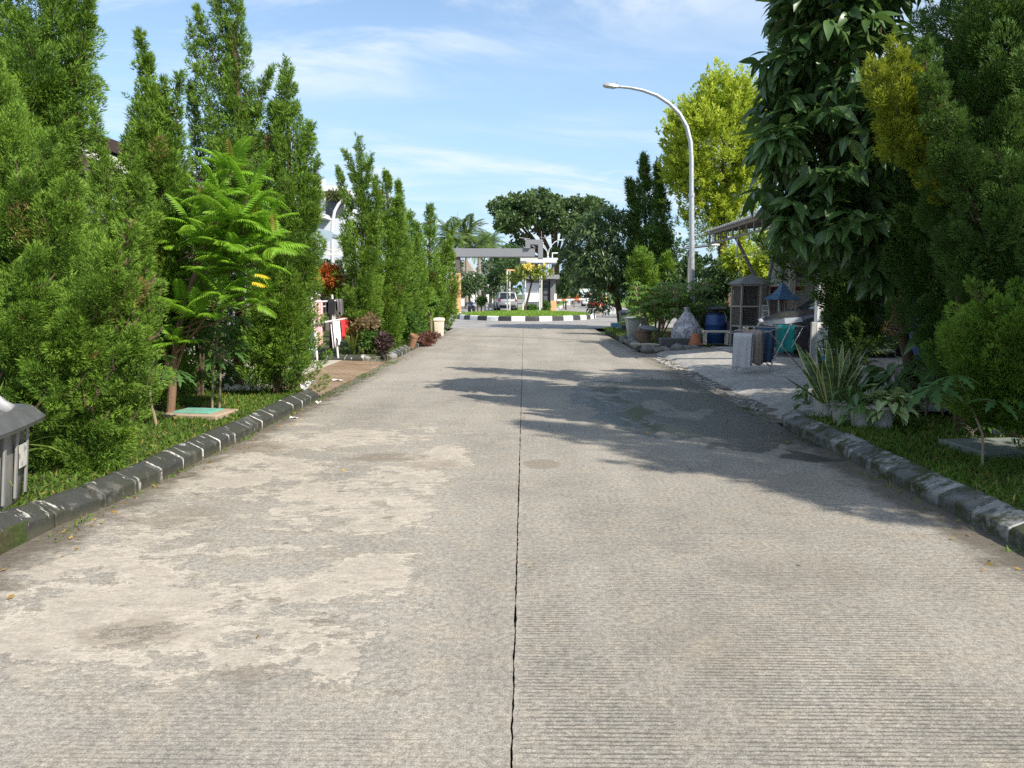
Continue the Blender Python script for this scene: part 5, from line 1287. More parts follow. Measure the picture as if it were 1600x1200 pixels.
shrub('green_shrub', 'light green shrub right of the blue motorbike', 62, 752, 470, 8, 8, 700, 0.2, 0.1, M_SHR, 13)
shrub('green_shrub', 'bushy growth along the exit road behind the mango trunk', 40, 1004, 486, 22, 18, 1500, 0.16, 0.07, M_SHR, 14)
shrub('dark_shrub', 'dark hedge filling the space behind the drum and the bag', 24.5, 1105, 492, 52, 30, 4500, 0.13, 0.06, M_BGT, 15)
shrub('dark_shrub', 'dark undergrowth behind the left pinnate-leaved trunk', 11.6, 325, 575, 70, 30, 2600, 0.09, 0.04, M_JUN2, 16)
shrub('dark_shrub', 'dark leafy screen behind the crown of the pinnate-leaved tree', 10.8, 305, 470, 60, 80, 3600, 0.10, 0.045, M_JUN2, 17)
# strap-leaved plants
def strap(name, label, base, n, L, wd, seed, m, cat='plant', lean=0.8):
    rg = random.Random(seed); root = thing(name, label, cat, base)
    for k in range(n):
        a = k * 2.4; le = rg.uniform(0.15, lean); nS = 6; vs = []; fs = []; T = []
        for i in range(nS + 1):
            u = i / nS; th = le + 1.0 * u * u * le; r = L * u * math.sin(le * (0.7 + 0.6 * u)); z = L * u * math.cos(le * (0.6 + 0.9 * u)); wv = wd * 0.5 * math.sin(math.pi * min(1, 0.25 + 0.75 * u)) + 0.001
            vs += [(-wv, r, z), (wv, r, z)]; T += [0.2 + 0.5 * u] * 2
        for i in range(nS): fs.append((2 * i, 2 * i + 1, 2 * i + 3, 2 * i + 2))
        me = bpy.data.meshes.new('leaf'); me.from_pydata(vs, [], fs); set_tint(me, T); me.materials.append(m)
        o = inst('leaf', me, root, Matrix.Rotation(a, 4, 'Z') @ Matrix.Scale(rg.uniform(0.7, 1.1), 4))
    return root
M_STRAP = leaf_mat('strap_leaves', (0.06, 0.12, 0.025), (0.26, 0.34, 0.07), 0.3, 0.45, 0.35)
strap('strap_leaf_plant', 'yellow-green strap-leaved plant behind the grey wheelie bin at the left edge', Vector((P(-45, 640, 5.5).x, 5.5, 0.1)), 30, 1.0, 0.04, 3, M_STRAP, lean=0.95)
strap('strap_leaf_plant', 'spiky upright green plant beside the red cloth', Vector((P(553, 552, 17.7).x, 17.7, 0.1)), 20, 0.8, 0.05, 4, M_STRAP, lean=0.45)
strap('palm_seedling', 'yellowish palm fronds poking out between the left junipers', Vector((P(170, 500, 9.6).x, 9.6, 0.1)), 14, 2.5, 0.05, 5, M_STRAP, lean=0.4)
# ================================================================ objects: materials
M_WPIPE = mat('white_pipe', (0.70, 0.69, 0.66), 0.4, var=0.06, dirt=0.25, dirtcol=(0.4, 0.37, 0.3))
M_GALV = mat('galvanised', (0.48, 0.50, 0.51), 0.45, 0.55, var=0.18, scale=12)
M_STEEL = mat('dull_steel', (0.42, 0.41, 0.39), 0.4, 0.7, var=0.2, scale=12)
M_BLKPL = mat('black_plastic', (0.028, 0.028, 0.03), 0.5, var=0.2, scale=10, dirt=0.3, dirtcol=(0.12, 0.11, 0.1))
M_GREYPL = mat('grey_bin_plastic', (0.24, 0.24, 0.237), 0.55, var=0.2, scale=7, dirt=0.6, dirtcol=(0.30, 0.28, 0.25), bump=0.15)
M_RIM = mat('dark_rim_plastic', (0.085, 0.09, 0.092), 0.5, var=0.25, scale=8, dirt=0.4, dirtcol=(0.2, 0.2, 0.19))
M_WHITE = mat('white_paint', (0.74, 0.73, 0.70), 0.55, var=0.06, dirt=0.2, dirtcol=(0.45, 0.42, 0.36))
M_GREYP = mat('grey_paint', (0.24, 0.245, 0.25), 0.6, var=0.1, scale=2)
M_GLASS = mat('dark_glass', (0.012, 0.014, 0.016), 0.06, var=0.05, spec=0.8)
M_RUB = mat('tyre_rubber', (0.02, 0.02, 0.021), 0.75, var=0.2, scale=20)
M_RIMW = mat('alloy_wheel', (0.38, 0.38, 0.39), 0.35, 0.8, var=0.1)
M_BLUE = mat('blue_drum_plastic', (0.022, 0.075, 0.22), 0.4, var=0.2, scale=4, dirt=0.3, dirtcol=(0.08, 0.10, 0.14))
M_TERRA = mat('terracotta', (0.42, 0.15, 0.07), 0.8, var=0.15, scale=8, dirt=0.3, dirtcol=(0.3, 0.2, 0.14))
M_CREAM = mat('cream_bin', (0.74, 0.64, 0.52), 0.6, var=0.06, scale=4, dirt=0.35, dirtcol=(0.5, 0.4, 0.3))
M_PALEGREY = mat('pale_grey_bin', (0.42, 0.42, 0.40), 0.6, var=0.1, scale=4, dirt=0.4, dirtcol=(0.25, 0.23, 0.2))
M_ORANGE = mat('orange_paint', (0.64, 0.37, 0.19), 0.7, var=0.07, scale=1.2)
M_MESHWIRE = mat('cage_wire', (0.20, 0.19, 0.17), 0.6, 0.4, var=0.2)

def fabric(name, col, stripe=None, var=0.12):
    if name in MATS: return MATS[name]
    m = new_mat(name); t = NT(m); o = t.coord('Object'); x, y, z = t.xyz(o)
    n = t.noise(o, 6, 5, 0.6); wv = t.noise(t.vmul(o, (60, 60, 260)), 1, 2, 0.5)
    c = t.mix(n, tuple(q * (1 - var) for q in col), tuple(min(1, q * (1 + var)) for q in col))
    if stripe:
        f, sc, ax = stripe[1], stripe[2], stripe[3]
        s1 = t.rng(t.m_('SINE', t.m_('MULTIPLY', (x, y, z)[ax], sc)), 0.2, 0.5)
        c = t.mix(t.m_('MULTIPLY', s1, f), c, stripe[0])
        if len(stripe) > 4:
            s2 = t.rng(t.m_('SINE', t.m_('MULTIPLY', z, sc)), 0.2, 0.5); c = t.mix(t.m_('MULTIPLY', s2, f), c, stripe[0])
    t.out(c, 0.9, 0, 0.15); t.bump(t.m_('ADD', n, t.m_('MULTIPLY', wv, 0.3)), 0.35, 0.01); MATS[name] = m; return m

# ---- grey wheelie bin
root = thing('wheelie_bin', 'weathered grey bin with a wide dark rim and scraped sticker at the left edge', 'bin', (-3.83, 4.86, 0.1), R(14))
b = MB(); pr = [(0.40, 0.0), (0.42, 0.03), (0.465, 0.58)]; b.lathe(pr, 24, sq=0.86)
b.build('bin_body', M_GREYPL, root, smooth=True)
b = MB(); b.lathe([(0.465, 0.56), (0.50, 0.56), (0.56, 0.545), (0.57, 0.575), (0.50, 0.66), (0.475, 0.665), (0.455, 0.62), (0.43, 0.56), (0.41, 0.30)], 32, sq=0.86)
b.build('rim', M_RIM, root, smooth=True)
for yy in (-0.28, -0.1, 0.1, 0.28):
    MB().bar((0.438, yy, 0.06), (0.487, yy, 0.55), 0.035, 0.015).build('rib', M_GREYPL, root, bevel=0.004)
b = MB(); b.box((0, 0, 0), (0.004, 0.13, 0.16)); o = b.build('sticker', mat('scraped_sticker', (0.55, 0.55, 0.52), 0.7, var=0.1, scale=18, dirt=0.9, dirtcol=(0.14, 0.14, 0.14)), root, loc=(0.476, 0.19, 0.34), rot=(0, R(4.5), 0))
b = MB(); b.grid(lambda u, v: (-0.32 + 0.6 * u, -0.3 + 0.62 * v, 0.52 + 0.28 * u * (1 - u) * 2 + 0.06 * math.sin(7 * u + 5 * v)), 10, 10)
tag(b.build('paper_sheet', mat('pale_sheet', (0.62, 0.62, 0.63), 0.6, var=0.06), None, loc=(-3.78, 4.86, 0.34), rot=(0, R(10), R(14)), smooth='all', thick=0.006), 'pale grey sheet stuffed in the open wheelie bin', 'sheet')
# ---- manhole slab, left
q = G(312, 651, 0.1); root = thing('manhole_cover', 'turquoise-painted manhole lid set in a concrete slab on the left grass', 'manhole', (q.x, q.y + 0.05, 0.1), R(-8))
MB().box((0, 0, 0.02), (0.68, 0.52, 0.07)).build('slab', mat('slab_concrete', (0.34, 0.26, 0.19), 0.9, var=0.25, scale=5, bump=0.4), root, bevel=0.012)
MB().box((-0.03, 0, 0.062), (0.45, 0.33, 0.02)).build('lid', mat('turquoise_paint', (0.12, 0.36, 0.28), 0.8, var=0.25, scale=9, dirt=0.9, dirtcol=(0.22, 0.24, 0.17)), root, bevel=0.005)
q = G(1560, 706, 0.1); root = thing('manhole_cover', 'dull grey-green slab lying in the shaded right grass beside the papaya sapling', 'manhole', (q.x + 0.05, q.y, 0.1), R(6))
MB().box((0, 0, 0.03), (0.85, 0.65, 0.08)).build('slab', mat('greenish_slab', (0.16, 0.19, 0.165), 0.8, var=0.2, scale=5, bump=0.3, dirt=0.4), root, bevel=0.01)
q = G(1590, 688, 0.1); tag(MB().lathe([(0.12, 0), (0.14, 0.05), (0.13, 0.14), (0.06, 0.17)], 9, jit=0.012).build('stone', mat('block_stone', (0.25, 0.23, 0.21), 0.9, var=0.2, scale=8, bump=0.5), None, loc=(q.x, q.y + 0.15, 0.1)), 'grey stone block at the far end of the grey-green slab', 'stone')
q = G(1602, 690, 0.1); tag(MB().tube([(0, 0, 0), (0, 0, 0.5)], 0.03, 10).build('post', mat('teal_paint', (0.05, 0.36, 0.28), 0.5, var=0.1), None, loc=(q.x, q.y, 0.1), smooth=True), 'short teal post at the right edge of the photo behind the stone', 'post')
# ---- litter
def crumple(name, label, q, s, m, seed, cat='litter', group=None, flat=0.5):
    rg = random.Random(seed); vs = []; n = 6
    b = MB(); b.grid(lambda u, v: ((u - .5) * s, (v - .5) * s * 0.8, s * flat * (0.35 + 0.3 * math.sin(5 * u + seed) + 0.3 * math.sin(6 * v + 2 * seed) + rg.uniform(-.15, .15))), n, n)
    return tag(b.build(name, m, None, loc=q, rot=(0, 0, rg.uniform(0, 6)), thick=0.003), label, cat, group)
M_PAPER = mat('white_paper', (0.80, 0.79, 0.77), 0.7, var=0.04)
q = G(492, 606, 0.3); crumple('paper_scrap', 'crumpled white paper lying on the end of the near left kerb', (-3.09, 11.0, 0.19), 0.17, M_PAPER, 1, flat=0.7)
q = G(498, 630, 0); crumple('paper_scrap', 'white scrap at the foot of the left kerb near its end', (q.x, q.y, 0.005), 0.07, M_PAPER, 2)
q = G(459, 654, 0); crumple('paper_scrap', 'flat white scrap on the road beside the left kerb, nearer than the other scrap', (q.x, q.y, 0.005), 0.09, M_PAPER, 3, flat=0.25)
q = G(528, 595, 0.02); crumple('paper_scrap', 'torn white paper on the brown ramp', (q.x, q.y, 0.02), 0.16, M_PAPER, 4, flat=0.2)
q = G(1202, 625, 0.05)
# fallen leaves
M_LITL = leaf_mat('fallen_leaf', (0.22, 0.13, 0.04), (0.42, 0.28, 0.07), 0.1, 0.8, 0.2)
rng = np.random.default_rng(4); n = 260
xs = np.where(rng.random(n) < 0.55, -2.95 + np.abs(rng.normal(0, 0.18, n)), np.where(rng.random(n) < 0.6, 2.98 - np.abs(rng.normal(0, 0.2, n)), rng.uniform(-3, 3, n))); ys = rng.uniform(3, 20, n)
az = rng.uniform(0, 6.28, n)
tag(np_mesh('fallen_leaves', *blades(np.stack([xs, ys, np.full(n, 0.008)], 1), np.stack([np.cos(az), np.sin(az), rng.uniform(0, .3, n)], 1), rng.uniform(0.02, 0.05, n), rng.uniform(0.012, 0.025, n), rng.uniform(0, 1, n), rng)[:2], M_LITL, None, np.repeat(rng.uniform(0, 1, n), 4)), kind='stuff')

# ---- clothes rack on the left driveway: rails run along the road
RX = -4.17
root = thing('clothes_rack', 'white pipe clothes rack with two levels of rails on the left driveway', 'clothes rack', (RX, 15.3, 0.055))
Z0 = 0.055
def pp(name, pts, r, m, par): return MB().tube(pts, r, 8).build(name, m, par, smooth=True)
pp('post', [(0.08, 0, 0), (-0.03, 0.05, 1.48)], 0.022, M_WPIPE, root); pp('post', [(0.03, 1.9, 0), (-0.06, 1.85, 1.46)], 0.022, M_WPIPE, root)
pp('post', [(-0.5, 0.05, 0), (-0.42, 0.08, 1.55)], 0.022, M_WPIPE, root); pp('post', [(-0.5, 1.9, 0), (-0.42, 1.85, 1.55)], 0.022, M_WPIPE, root)
pp('rail', [(0, -0.02, 1.315), (-0.02, 2.62, 1.33)], 0.02, M_WPIPE, root); pp('rail', [(0.03, -0.02, 0.885), (0.03, 2.95, 0.90)], 0.022, M_WPIPE, root)
pp('rail', [(-0.45, 0, 1.45), (-0.45, 2.3, 1.45)], 0.018, M_WPIPE, root); pp('rail', [(-0.45, 0, 0.95), (-0.45, 2.3, 0.95)], 0.018, M_WPIPE, root)
pp('crossbar', [(0.05, 0.02, 0.36), (-0.48, 0.06, 0.40)], 0.014, M_WPIPE, root); pp('crossbar', [(0, 0.03, 1.2), (-0.45, 0.06, 1.2)], 0.014, M_WPIPE, root); pp('crossbar', [(-0.02, 1.87, 1.2), (-0.45, 1.86, 1.2)], 0.014, M_WPIPE, root)
def drape(name, label, loc, along, w_, df, db, m, seed, cat, group=None, over=0.024, hem=0.03, taper=0.0, wr=0.012, nose=(1, 0), sleeves=0.0):
    """cloth folded over a rail: along = rail direction (xy); front side points to 'nose'"""
    rg = random.Random(seed); a = Vector((along[0], along[1], 0)).normalized(); f = Vector((nose[0], nose[1], 0)).normalized(); L = df + db; nu, nv = 16, 24; ph = [rg.uniform(0, 6) for _ in range(4)]
    def fn(u, v):
        s_ = -db + L * v; wd = w_ * (1 + taper * abs(s_))
        x = (u - 0.5) * wd
        e = hem * (math.sin(9 * u + ph[0]) * 0.5 + rg.uniform(-.1, .1))
        if s_ < 0: s2 = s_ * (1 + e / max(db, 0.1))
        else: s2 = s_ * (1 + e / max(df, 0.1))
        k = min(1.0, abs(s_) / 0.05); off = (over * k if s_ >= 0 else -over * k)
        dpt = abs(s2); amp = wr * min(1, dpt / 0.25)
        off += amp * (math.sin(u * 15 + ph[1] + 2.5 * dpt) + 0.6 * math.sin(u * 27 + ph[2])) + (0.012 * math.sin(5 * dpt + ph[3]))
        off += 0.0 if abs(s_) > 0.02 else 0
        return tuple(a * x + f * off + Vector((0, 0, (0.024 if abs(s_) < 0.03 else 0.02 * 0) - max(0, dpt - 0.01))))
    b = MB(); b.grid(fn, nu, nv)
    if sleeves:
        for sd in (-1, 1):
            b.grid(lambda u, v: tuple(a * (sd * (w_ * 0.5 + sleeves * u * 0.35)) + f * (over + 0.012 * math.sin(9 * v + 4 * u)) + Vector((0, 0, -0.04 - sleeves * u - 0.16 * v))), 6, 5)
    o = b.build(name, m, None, loc=loc, smooth='all', thick=0.005, fixn=False)
    return tag(o, label, cat, group)
A = (0, 1)
drape('shirt', 'pink and white shirt hanging at the near end of the white clothes rack', (RX - 0.03, 15.75, 1.375 + .02), A, 0.62, 0.95, 0.6, fabric('pink_cloth', (0.72, 0.36, 0.38), ((0.78, 0.72, 0.70), 0.7, 32, 1)), 1, 'clothes', 'laundry on the left rack', sleeves=0.25, taper=0.1)
drape('shirt', 'dark red plaid shirt hanging at the back of the white clothes rack', (RX - 0.45, 16.45, 1.525), A, 0.75, 0.98, 0.7, fabric('plaid_cloth', (0.16, 0.03, 0.035), ((0.03, 0.03, 0.04), 0.75, 55, 1, 1)), 2, 'clothes', 'laundry on the left rack', sleeves=0.28)
drape('cloth', 'mauve cloth folded on the top of the white rack behind the pink shirt', (RX - 0.45, 17.15, 1.53), A, 0.55, 0.22, 0.3, fabric('mauve_cloth', (0.22, 0.10, 0.13), ((0.35, 0.3, 0.33), 0.6, 12, 1)), 3, 'clothes', 'laundry on the left rack')
drape('trousers', 'blue jeans hanging low at the back of the white rack below the plaid shirt', (RX - 0.40, 16.6, 1.02), A, 0.42, 0.82, 0.75, fabric('denim', (0.05, 0.11, 0.24), var=0.3), 4, 'clothes', 'laundry on the left rack', wr=0.02)
drape('trousers', 'darker folded jeans behind the front post of the white rack', (RX - 0.40, 15.75, 1.02), A, 0.40, 0.7, 0.6, fabric('dark_denim', (0.035, 0.06, 0.11), var=0.3), 5, 'clothes', 'laundry on the left rack')
drape('cloth', 'black garment draped over the middle of the upper front rail', (RX - 0.01, 16.75, 1.395), A, 0.55, 0.36, 0.3, fabric('black_cloth', (0.022, 0.022, 0.026)), 6, 'clothes', 'laundry on the left rack', hem=0.12)
drape('cloth', 'charcoal patterned garment at the far end of the upper front rail', (RX - 0.01, 17.55, 1.395), A, 0.62, 0.34, 0.3, fabric('charcoal_cloth', (0.09, 0.085, 0.09), ((0.35, 0.33, 0.33), 0.5, 22, 1)), 7, 'clothes', 'laundry on the left rack', hem=0.1)
drape('cloth', 'white cloth draped over the lower rail of the white rack', (RX + 0.03, 17.05, 0.955), A, 0.62, 0.50, 0.55, fabric('white_cloth', (0.80, 0.79, 0.82), var=0.03), 8, 'clothes', 'laundry on the left rack', hem=0.18)
drape('cloth', 'bright red cloth at the far end of the lower rail', (RX + 0.03, 17.85, 0.962), A, 0.82, 0.48, 0.4, fabric('red_cloth', (0.62, 0.05, 0.055), var=0.1), 9, 'clothes', 'laundry on the left rack', hem=0.12)
root = thing('shoes', 'pair of dark shoes on the ground under the blue jeans', 'shoes', (RX - 0.55, 18.6, 0.06), 0.4)
for sx in (-0.07, 0.07):
    MB().lathe([(0.05, 0), (0.055, 0.03), (0.045, 0.07), (0.02, 0.09)], 10, M=Matrix.Diagonal((1, 2.4, 1))).build('shoe', M_BLKPL, root, loc=(sx, 0, 0), smooth=True)
# ---- white litter bin far left + clay pot
q = G(686, 522, 0.08); root = thing('litter_bin', 'cream-white litter bin with a lid at the far end of the left kerb', 'bin', (-3.2, 26.5, 0.06), 0.1)
q2 = P(686, 500, 26.5); root.location.x = q2.x
MB().lathe([(0.145, 0.02), (0.15, 0.04), (0.18, 0.55)], 20, sq=0.8).build('bin_body', M_CREAM, root, smooth=True)
MB().lathe([(0.20, 0.55), (0.205, 0.59), (0.195, 0.62), (0.16, 0.645), (0.04, 0.655)], 20, sq=0.8).build('lid', M_CREAM, root, smooth=True)
MB().box((0, -0.165, 0.08), (0.12, 0.03, 0.07)).build('pedal', M_BLKPL, root, bevel=0.006)
for sx in (-0.10, 0.10): MB().lathe([(0.035, -0.02), (0.035, 0.02)], 10, M=Matrix.Rotation(R(90), 3, 'Y')).build('wheel', M_BLKPL, root, loc=(sx, 0.1, 0.03))
q = P(642, 528, 20.6); tag(MB().lathe([(0.08, 0), (0.11, 0.30), (0.12, 0.31), (0.12, 0.36), (0.105, 0.36), (0.09, 0.3), (0.04, 0.28)], 18).build('clay_pot', mat('weathered_clay', (0.30, 0.16, 0.09), 0.85, var=0.25, scale=8, dirt=0.5, dirtcol=(0.2, 0.16, 0.12)), None, loc=(q.x, 20.6, 0.10), rot=(0.15, 0.3, 0), smooth=True), 'terracotta pot tilted in the grass behind the left corner kerb', 'pot')

# ---- street lamp
q = P(1081, 500, 23.0); base = Vector((q.x, 23.0, 0.05)); root = thing('street_lamp', 'tall galvanised street lamp with a long arm curving over the road', 'street lamp', base)
def lp(px, py): return P(px, py, 23.0) - base
MB().tube([(0, 0, -0.1), tuple(lp(1081, 430)), tuple(lp(1080.5, 305))], [0.085, 0.08, 0.075], 16).build('pole', M_GALV, root, smooth=True)
arm = [(1080.5, 303), (1080.5, 250), (1079, 222), (1073, 198), (1062, 178), (1046, 162), (1026, 149), (1004, 141), (984, 137), (962, 135)]
MB().tube([tuple(lp(*a)) for a in arm], [0.066, 0.064, 0.062, 0.06, 0.057, 0.054, 0.05, 0.046, 0.042, 0.04], 14).build('arm', M_GALV, root, smooth=True)
MB().lathe([(0.088, -0.05), (0.088, 0.05)], 16).build('collar', M_GALV, root, loc=lp(1080.5, 305))
hd = MB(); h0 = lp(966, 135.5); h1 = lp(943, 133)
d = (h1 - h0); d.normalize(); sd_ = Vector((0, 1, 0)); nn = d.cross(sd_)
if nn.z < 0: nn = -nn
prof = [(0, 0.06, 0.05), (0.08, 0.10, 0.07), (0.2, 0.13, 0.075), (0.36, 0.12, 0.06), (0.44, 0.08, 0.035)]
vs = []
for s_, wv, hv in prof:
    c = h0 + d * s_
    for yy, zz_ in ((-1, -0.5), (-0.9, 0.5), (-0.4, 1), (0.4, 1), (0.9, 0.5), (1, -0.5)): vs.append(c + sd_ * yy * wv + nn * zz_ * hv)
n6 = 6; hd.add(vs, [(i * n6 + j, i * n6 + (j + 1) % n6, (i + 1) * n6 + (j + 1) % n6, (i + 1) * n6 + j) for i in range(4) for j in range(6)] + [tuple(range(5, -1, -1)), tuple(24 + j for j in range(6))])
hd.build('lamp_head', mat('lamp_housing', (0.45, 0.45, 0.44), 0.45, 0.4, var=0.1), root, smooth=True)
MB().bar(h0 + d * 0.1 - nn * 0.045, h0 + d * 0.4 - nn * 0.04, 0.18, 0.02).build('lens', mat('lamp_lens', (0.6, 0.6, 0.55), 0.2, var=0.05), root)
MB().tube([h0 + d * 0.05 + nn * 0.05, h0 + d * 0.05 + nn * 0.14], 0.012, 6).build('sensor', M_STEEL, root)
MB().lathe([(0.13, 0), (0.13, 0.03), (0.085, 0.05)], 12, sq=0.9).build('base_plate', M_GALV, root, loc=(0, 0, 0.03))

# ---- bed of rocks and household things on the right
bed = None
rg = random.Random(12); M_ROCK = mat('bed_rock', (0.20, 0.19, 0.175), 0.9, var=0.35, scale=6, bump=0.8, dirt=0.5, dirtcol=(0.06, 0.065, 0.04), local=False)
rkm = []
for i in range(6):
    bb = MB(); bb.lathe([(0.08, -0.05), (0.125, 0.0), (0.14, 0.07), (0.11, 0.13), (0.04, 0.16)], 9, jit=0.02); rkm.append(bb.mesh('edging_stone', M_ROCK, smooth=True))
rk = [(3.2 + rg.uniform(-.04, .05), 19.95 + i * 0.27) for i in range(17)] + [(3.25 + 0.25 * i, 19.85 + 0.04 * i + rg.uniform(-.06, .06)) for i in range(8)] + [(3.4 + 0.27 * i, 20.1 + rg.uniform(-.05, .05)) for i in range(6)]
ORD = 'first second third fourth fifth sixth seventh eighth ninth tenth eleventh twelfth thirteenth fourteenth fifteenth sixteenth seventeenth'.split()
for i, (x, y) in enumerate(rk):
    o = bpy.data.objects.new('edging_stone', rkm[i % 6]); link(o); s_ = rg.uniform(0.75, 1.25); o.location = (x, y, 0.03); o.rotation_euler = (rg.uniform(-.3, .3), rg.uniform(-.3, .3), rg.uniform(0, 6)); o.scale = (s_ * 1.15, s_ * 0.9, s_ * rg.uniform(0.7, 1.1))
    tag(o, 'edging stone, ' + (ORD[i] + ' from the driveway corner along the road edge of the bed' if i < 17 else ORD[(i - 17) % 8] + ' from the road in the ' + ('front' if i < 25 else 'second') + ' row edging the bed'), 'stone', 'stones edging the cassava bed')
for i, (px, py, L_) in enumerate([(1002, 541, 0.62), (1020, 543, 0.45)]):
    q = P(px, py, 20.4); tag(MB().lathe([(0.05, 0), (0.5, 0.01), (0.5, 0.05), (0.04, 0.06)], 9, jit=0.012, M=Matrix.Diagonal((L_, 0.35, 1))).build('flat_stone', mat('pale_slab_stone', (0.36, 0.31, 0.25), 0.9, var=0.2, scale=6, bump=0.4), None, loc=(q.x, 20.5, 0.16 + 0.0 * i), rot=(0.05, 0.06, 0.2 * i)), ['larger flat pale stone resting on the bed edging', 'smaller flat pale stone right of the larger one'][i], 'stone')
q = P(992, 520, 25.0); root = thing('waste_bin', 'pale grey plastic bin standing at the bend beside the cassava', 'bin', (q.x, 24.6, 0.05))
MB().lathe([(0.27, 0), (0.28, 0.03), (0.37, 0.68), (0.40, 0.69), (0.40, 0.74), (0.36, 0.74), (0.30, 0.2)], 22, sq=0.45).build('bin_body', M_PALEGREY, root, smooth=True)
q = P(976, 505, 30.5); root = thing('wheelie_bin', 'dark blue-grey lidded bin beside the mango trunk', 'bin', (q.x + 0.15, 30.5, 0.06))
MB().lathe([(0.30, 0), (0.36, 0.7)], 20, sq=0.8).build('bin_body', mat('dark_blue_bin', (0.04, 0.055, 0.075), 0.5, var=0.15), root, smooth=True)
MB().lathe([(0.39, 0.7), (0.4, 0.76), (0.3, 0.82), (0.05, 0.84)], 20, sq=0.8).build('lid', mat('dark_blue_bin', (0.04, 0.055, 0.075)), root, smooth=True)
MB().box((0.05, -0.355, 0.45), (0.2, 0.02, 0.16)).build('label_plate', M_WHITE, root)
q = P(962, 512, 32); tag(MB().box((0, 0, 0.13), (0.4, 0.3, 0.3)).build('crate', mat('blue_crate', (0.10, 0.22, 0.30), 0.6, var=0.2), None, loc=(q.x, 32.0, 0.05), bevel=0.03), 'small blue crate left of the mango trunk', 'crate')
q = P(1005, 528, 22.6); tag(MB().lathe([(0.17, 0), (0.22, 0.36), (0.24, 0.37), (0.24, 0.42), (0.2, 0.42), (0.17, 0.3)], 18).build('clay_pot', mat('brown_clay', (0.20, 0.13, 0.09), 0.85, var=0.25, scale=7, bump=0.3), None, loc=(q.x, 22.6, 0.06), smooth=True), 'brown clay pot behind the flat stones', 'pot')
q = P(1001, 515, 23.4); tag(MB().lathe([(0.30, 0), (0.32, 0.04), (0.22, 0.09), (0.04, 0.12)], 16).build('basin', mat('grey_basin', (0.2, 0.2, 0.21), 0.5, var=0.1), None, loc=(q.x + 0.1, 22.62, 0.49), rot=(0.1, 0.12, 0), smooth=True), 'dark grey basin turned over on the brown clay pot', 'basin')
q = P(1056, 535, 20.7); tag(MB().box((0, 0, 0.15), (0.85, 0.35, 0.3)).build('planter_trough', mat('dark_trough', (0.10, 0.105, 0.105), 0.8, var=0.25, scale=6, bump=0.3), None, loc=(q.x, 20.75, 0.05), bevel=0.015), 'dark grey rectangular trough in front of the plastic bag', 'planter')
b = MB(); b.lathe([(0.10, -0.16), (0.155, 0.08), (0.18, 0.09), (0.185, 0.15), (0.15, 0.15), (0.12, 0.0), (0.05, -0.1)], 22)
q = P(1086, 531, 20.5); tag(b.build('clay_pot', M_TERRA, None, loc=(q.x, 20.45, 0.32), rot=(R(172), 0.05, 0), smooth=True), 'orange terracotta pot upside down at the corner of the bed', 'pot')
q = P(1086, 545, 20.4); tag(MB().lathe([(0.20, 0), (0.22, 0.05), (0.2, 0.11)], 16).build('stone', M_ROCK, None, loc=(q.x, 20.45, 0.05), smooth=True), 'round grey stone under the upside-down terracotta pot', 'stone')
# plastic bag full of bottles
m = new_mat('clear_bag_plastic'); t = NT(m); n1 = t.noise(t.coord('Object'), 7, 6, 0.65); n2 = t.vor(t.coord('Object'), 9)
t.out(t.mix(t.rng(n1, 0.4, 0.62), (0.30, 0.28, 0.30), (0.62, 0.60, 0.62)), 0.22, 0, 0.6); t.bump(t.m_('ADD', n2, n1), 0.9, 0.06)
rg = random.Random(3); b = MB(); pr = [(0.20, 0), (0.38, 0.06), (0.44, 0.22), (0.42, 0.42), (0.34, 0.62), (0.22, 0.80), (0.10, 0.95), (0.06, 1.02), (0.10, 1.08)]
b.lathe(pr, 22, jit=0.018); q = P(1073, 515, 21.6)
tag(b.build('plastic_bag', m, None, loc=(q.x, 21.6, 0.06), smooth='all'), 'big clear plastic bag stuffed with bottles, tied at the top', 'bag')
q = P(1052, 520, 22.0); tag(MB().lathe([(0.15, 0), (0.16, 0.35), (0.17, 0.36)], 16).build('flower_pot', mat('maroon_pot', (0.10, 0.025, 0.02), 0.6, var=0.15), None, loc=(q.x, 22.0, 0.06), smooth=True), 'dark red pot left of the plastic bag', 'pot')
# blue drum
q = P(1117, 505, 22.0); root = thing('drum', 'blue plastic drum with black lid behind the white stool', 'drum', (q.x, 21.9, 0.15))
MB().lathe([(0.26, 0), (0.275, 0.03), (0.285, 0.22), (0.295, 0.24), (0.29, 0.27), (0.305, 0.5), (0.315, 0.52), (0.30, 0.55), (0.28, 0.76), (0.25, 0.80)], 28).build('drum_body', M_BLUE, root, smooth=True)
MB().lathe([(0.26, 0.78), (0.262, 0.84), (0.20, 0.86)], 28).build('drum_rim', mat('dark_blue_plastic', (0.015, 0.03, 0.08), 0.4), root, smooth=True)
MB().lathe([(0.08, 0.86), (0.08, 0.90), (0.27, 0.93), (0.28, 0.96), (0.2, 1.02), (0.06, 1.05)], 24).build('lid', M_BLKPL, root, smooth=True)
q = P(1119, 530, 20.9); root = thing('stool', 'low white wooden bench in front of the blue drum', 'stool', (q.x, 20.95, 0.16))
MB().box((0, 0, 0.355), (0.72, 0.26, 0.05)).build('seat', M_CREAM, root, bevel=0.008)
for sx in (-0.29, 0.29):
    for sy in (-0.09, 0.09): MB().box((sx, sy, 0.165), (0.055, 0.045, 0.33)).build('leg', M_CREAM, root, bevel=0.004)
q = P(1148, 520, 21.6); tag(MB().box((0, 0, 0.3), (0.42, 0.35, 0.6)).build('crate', mat('dark_box', (0.075, 0.075, 0.075), 0.8, var=0.3, scale=5, bump=0.3), None, loc=(q.x, 21.7, 0.15), bevel=0.02), 'dark box between the drum and the cage cabinet', 'crate')
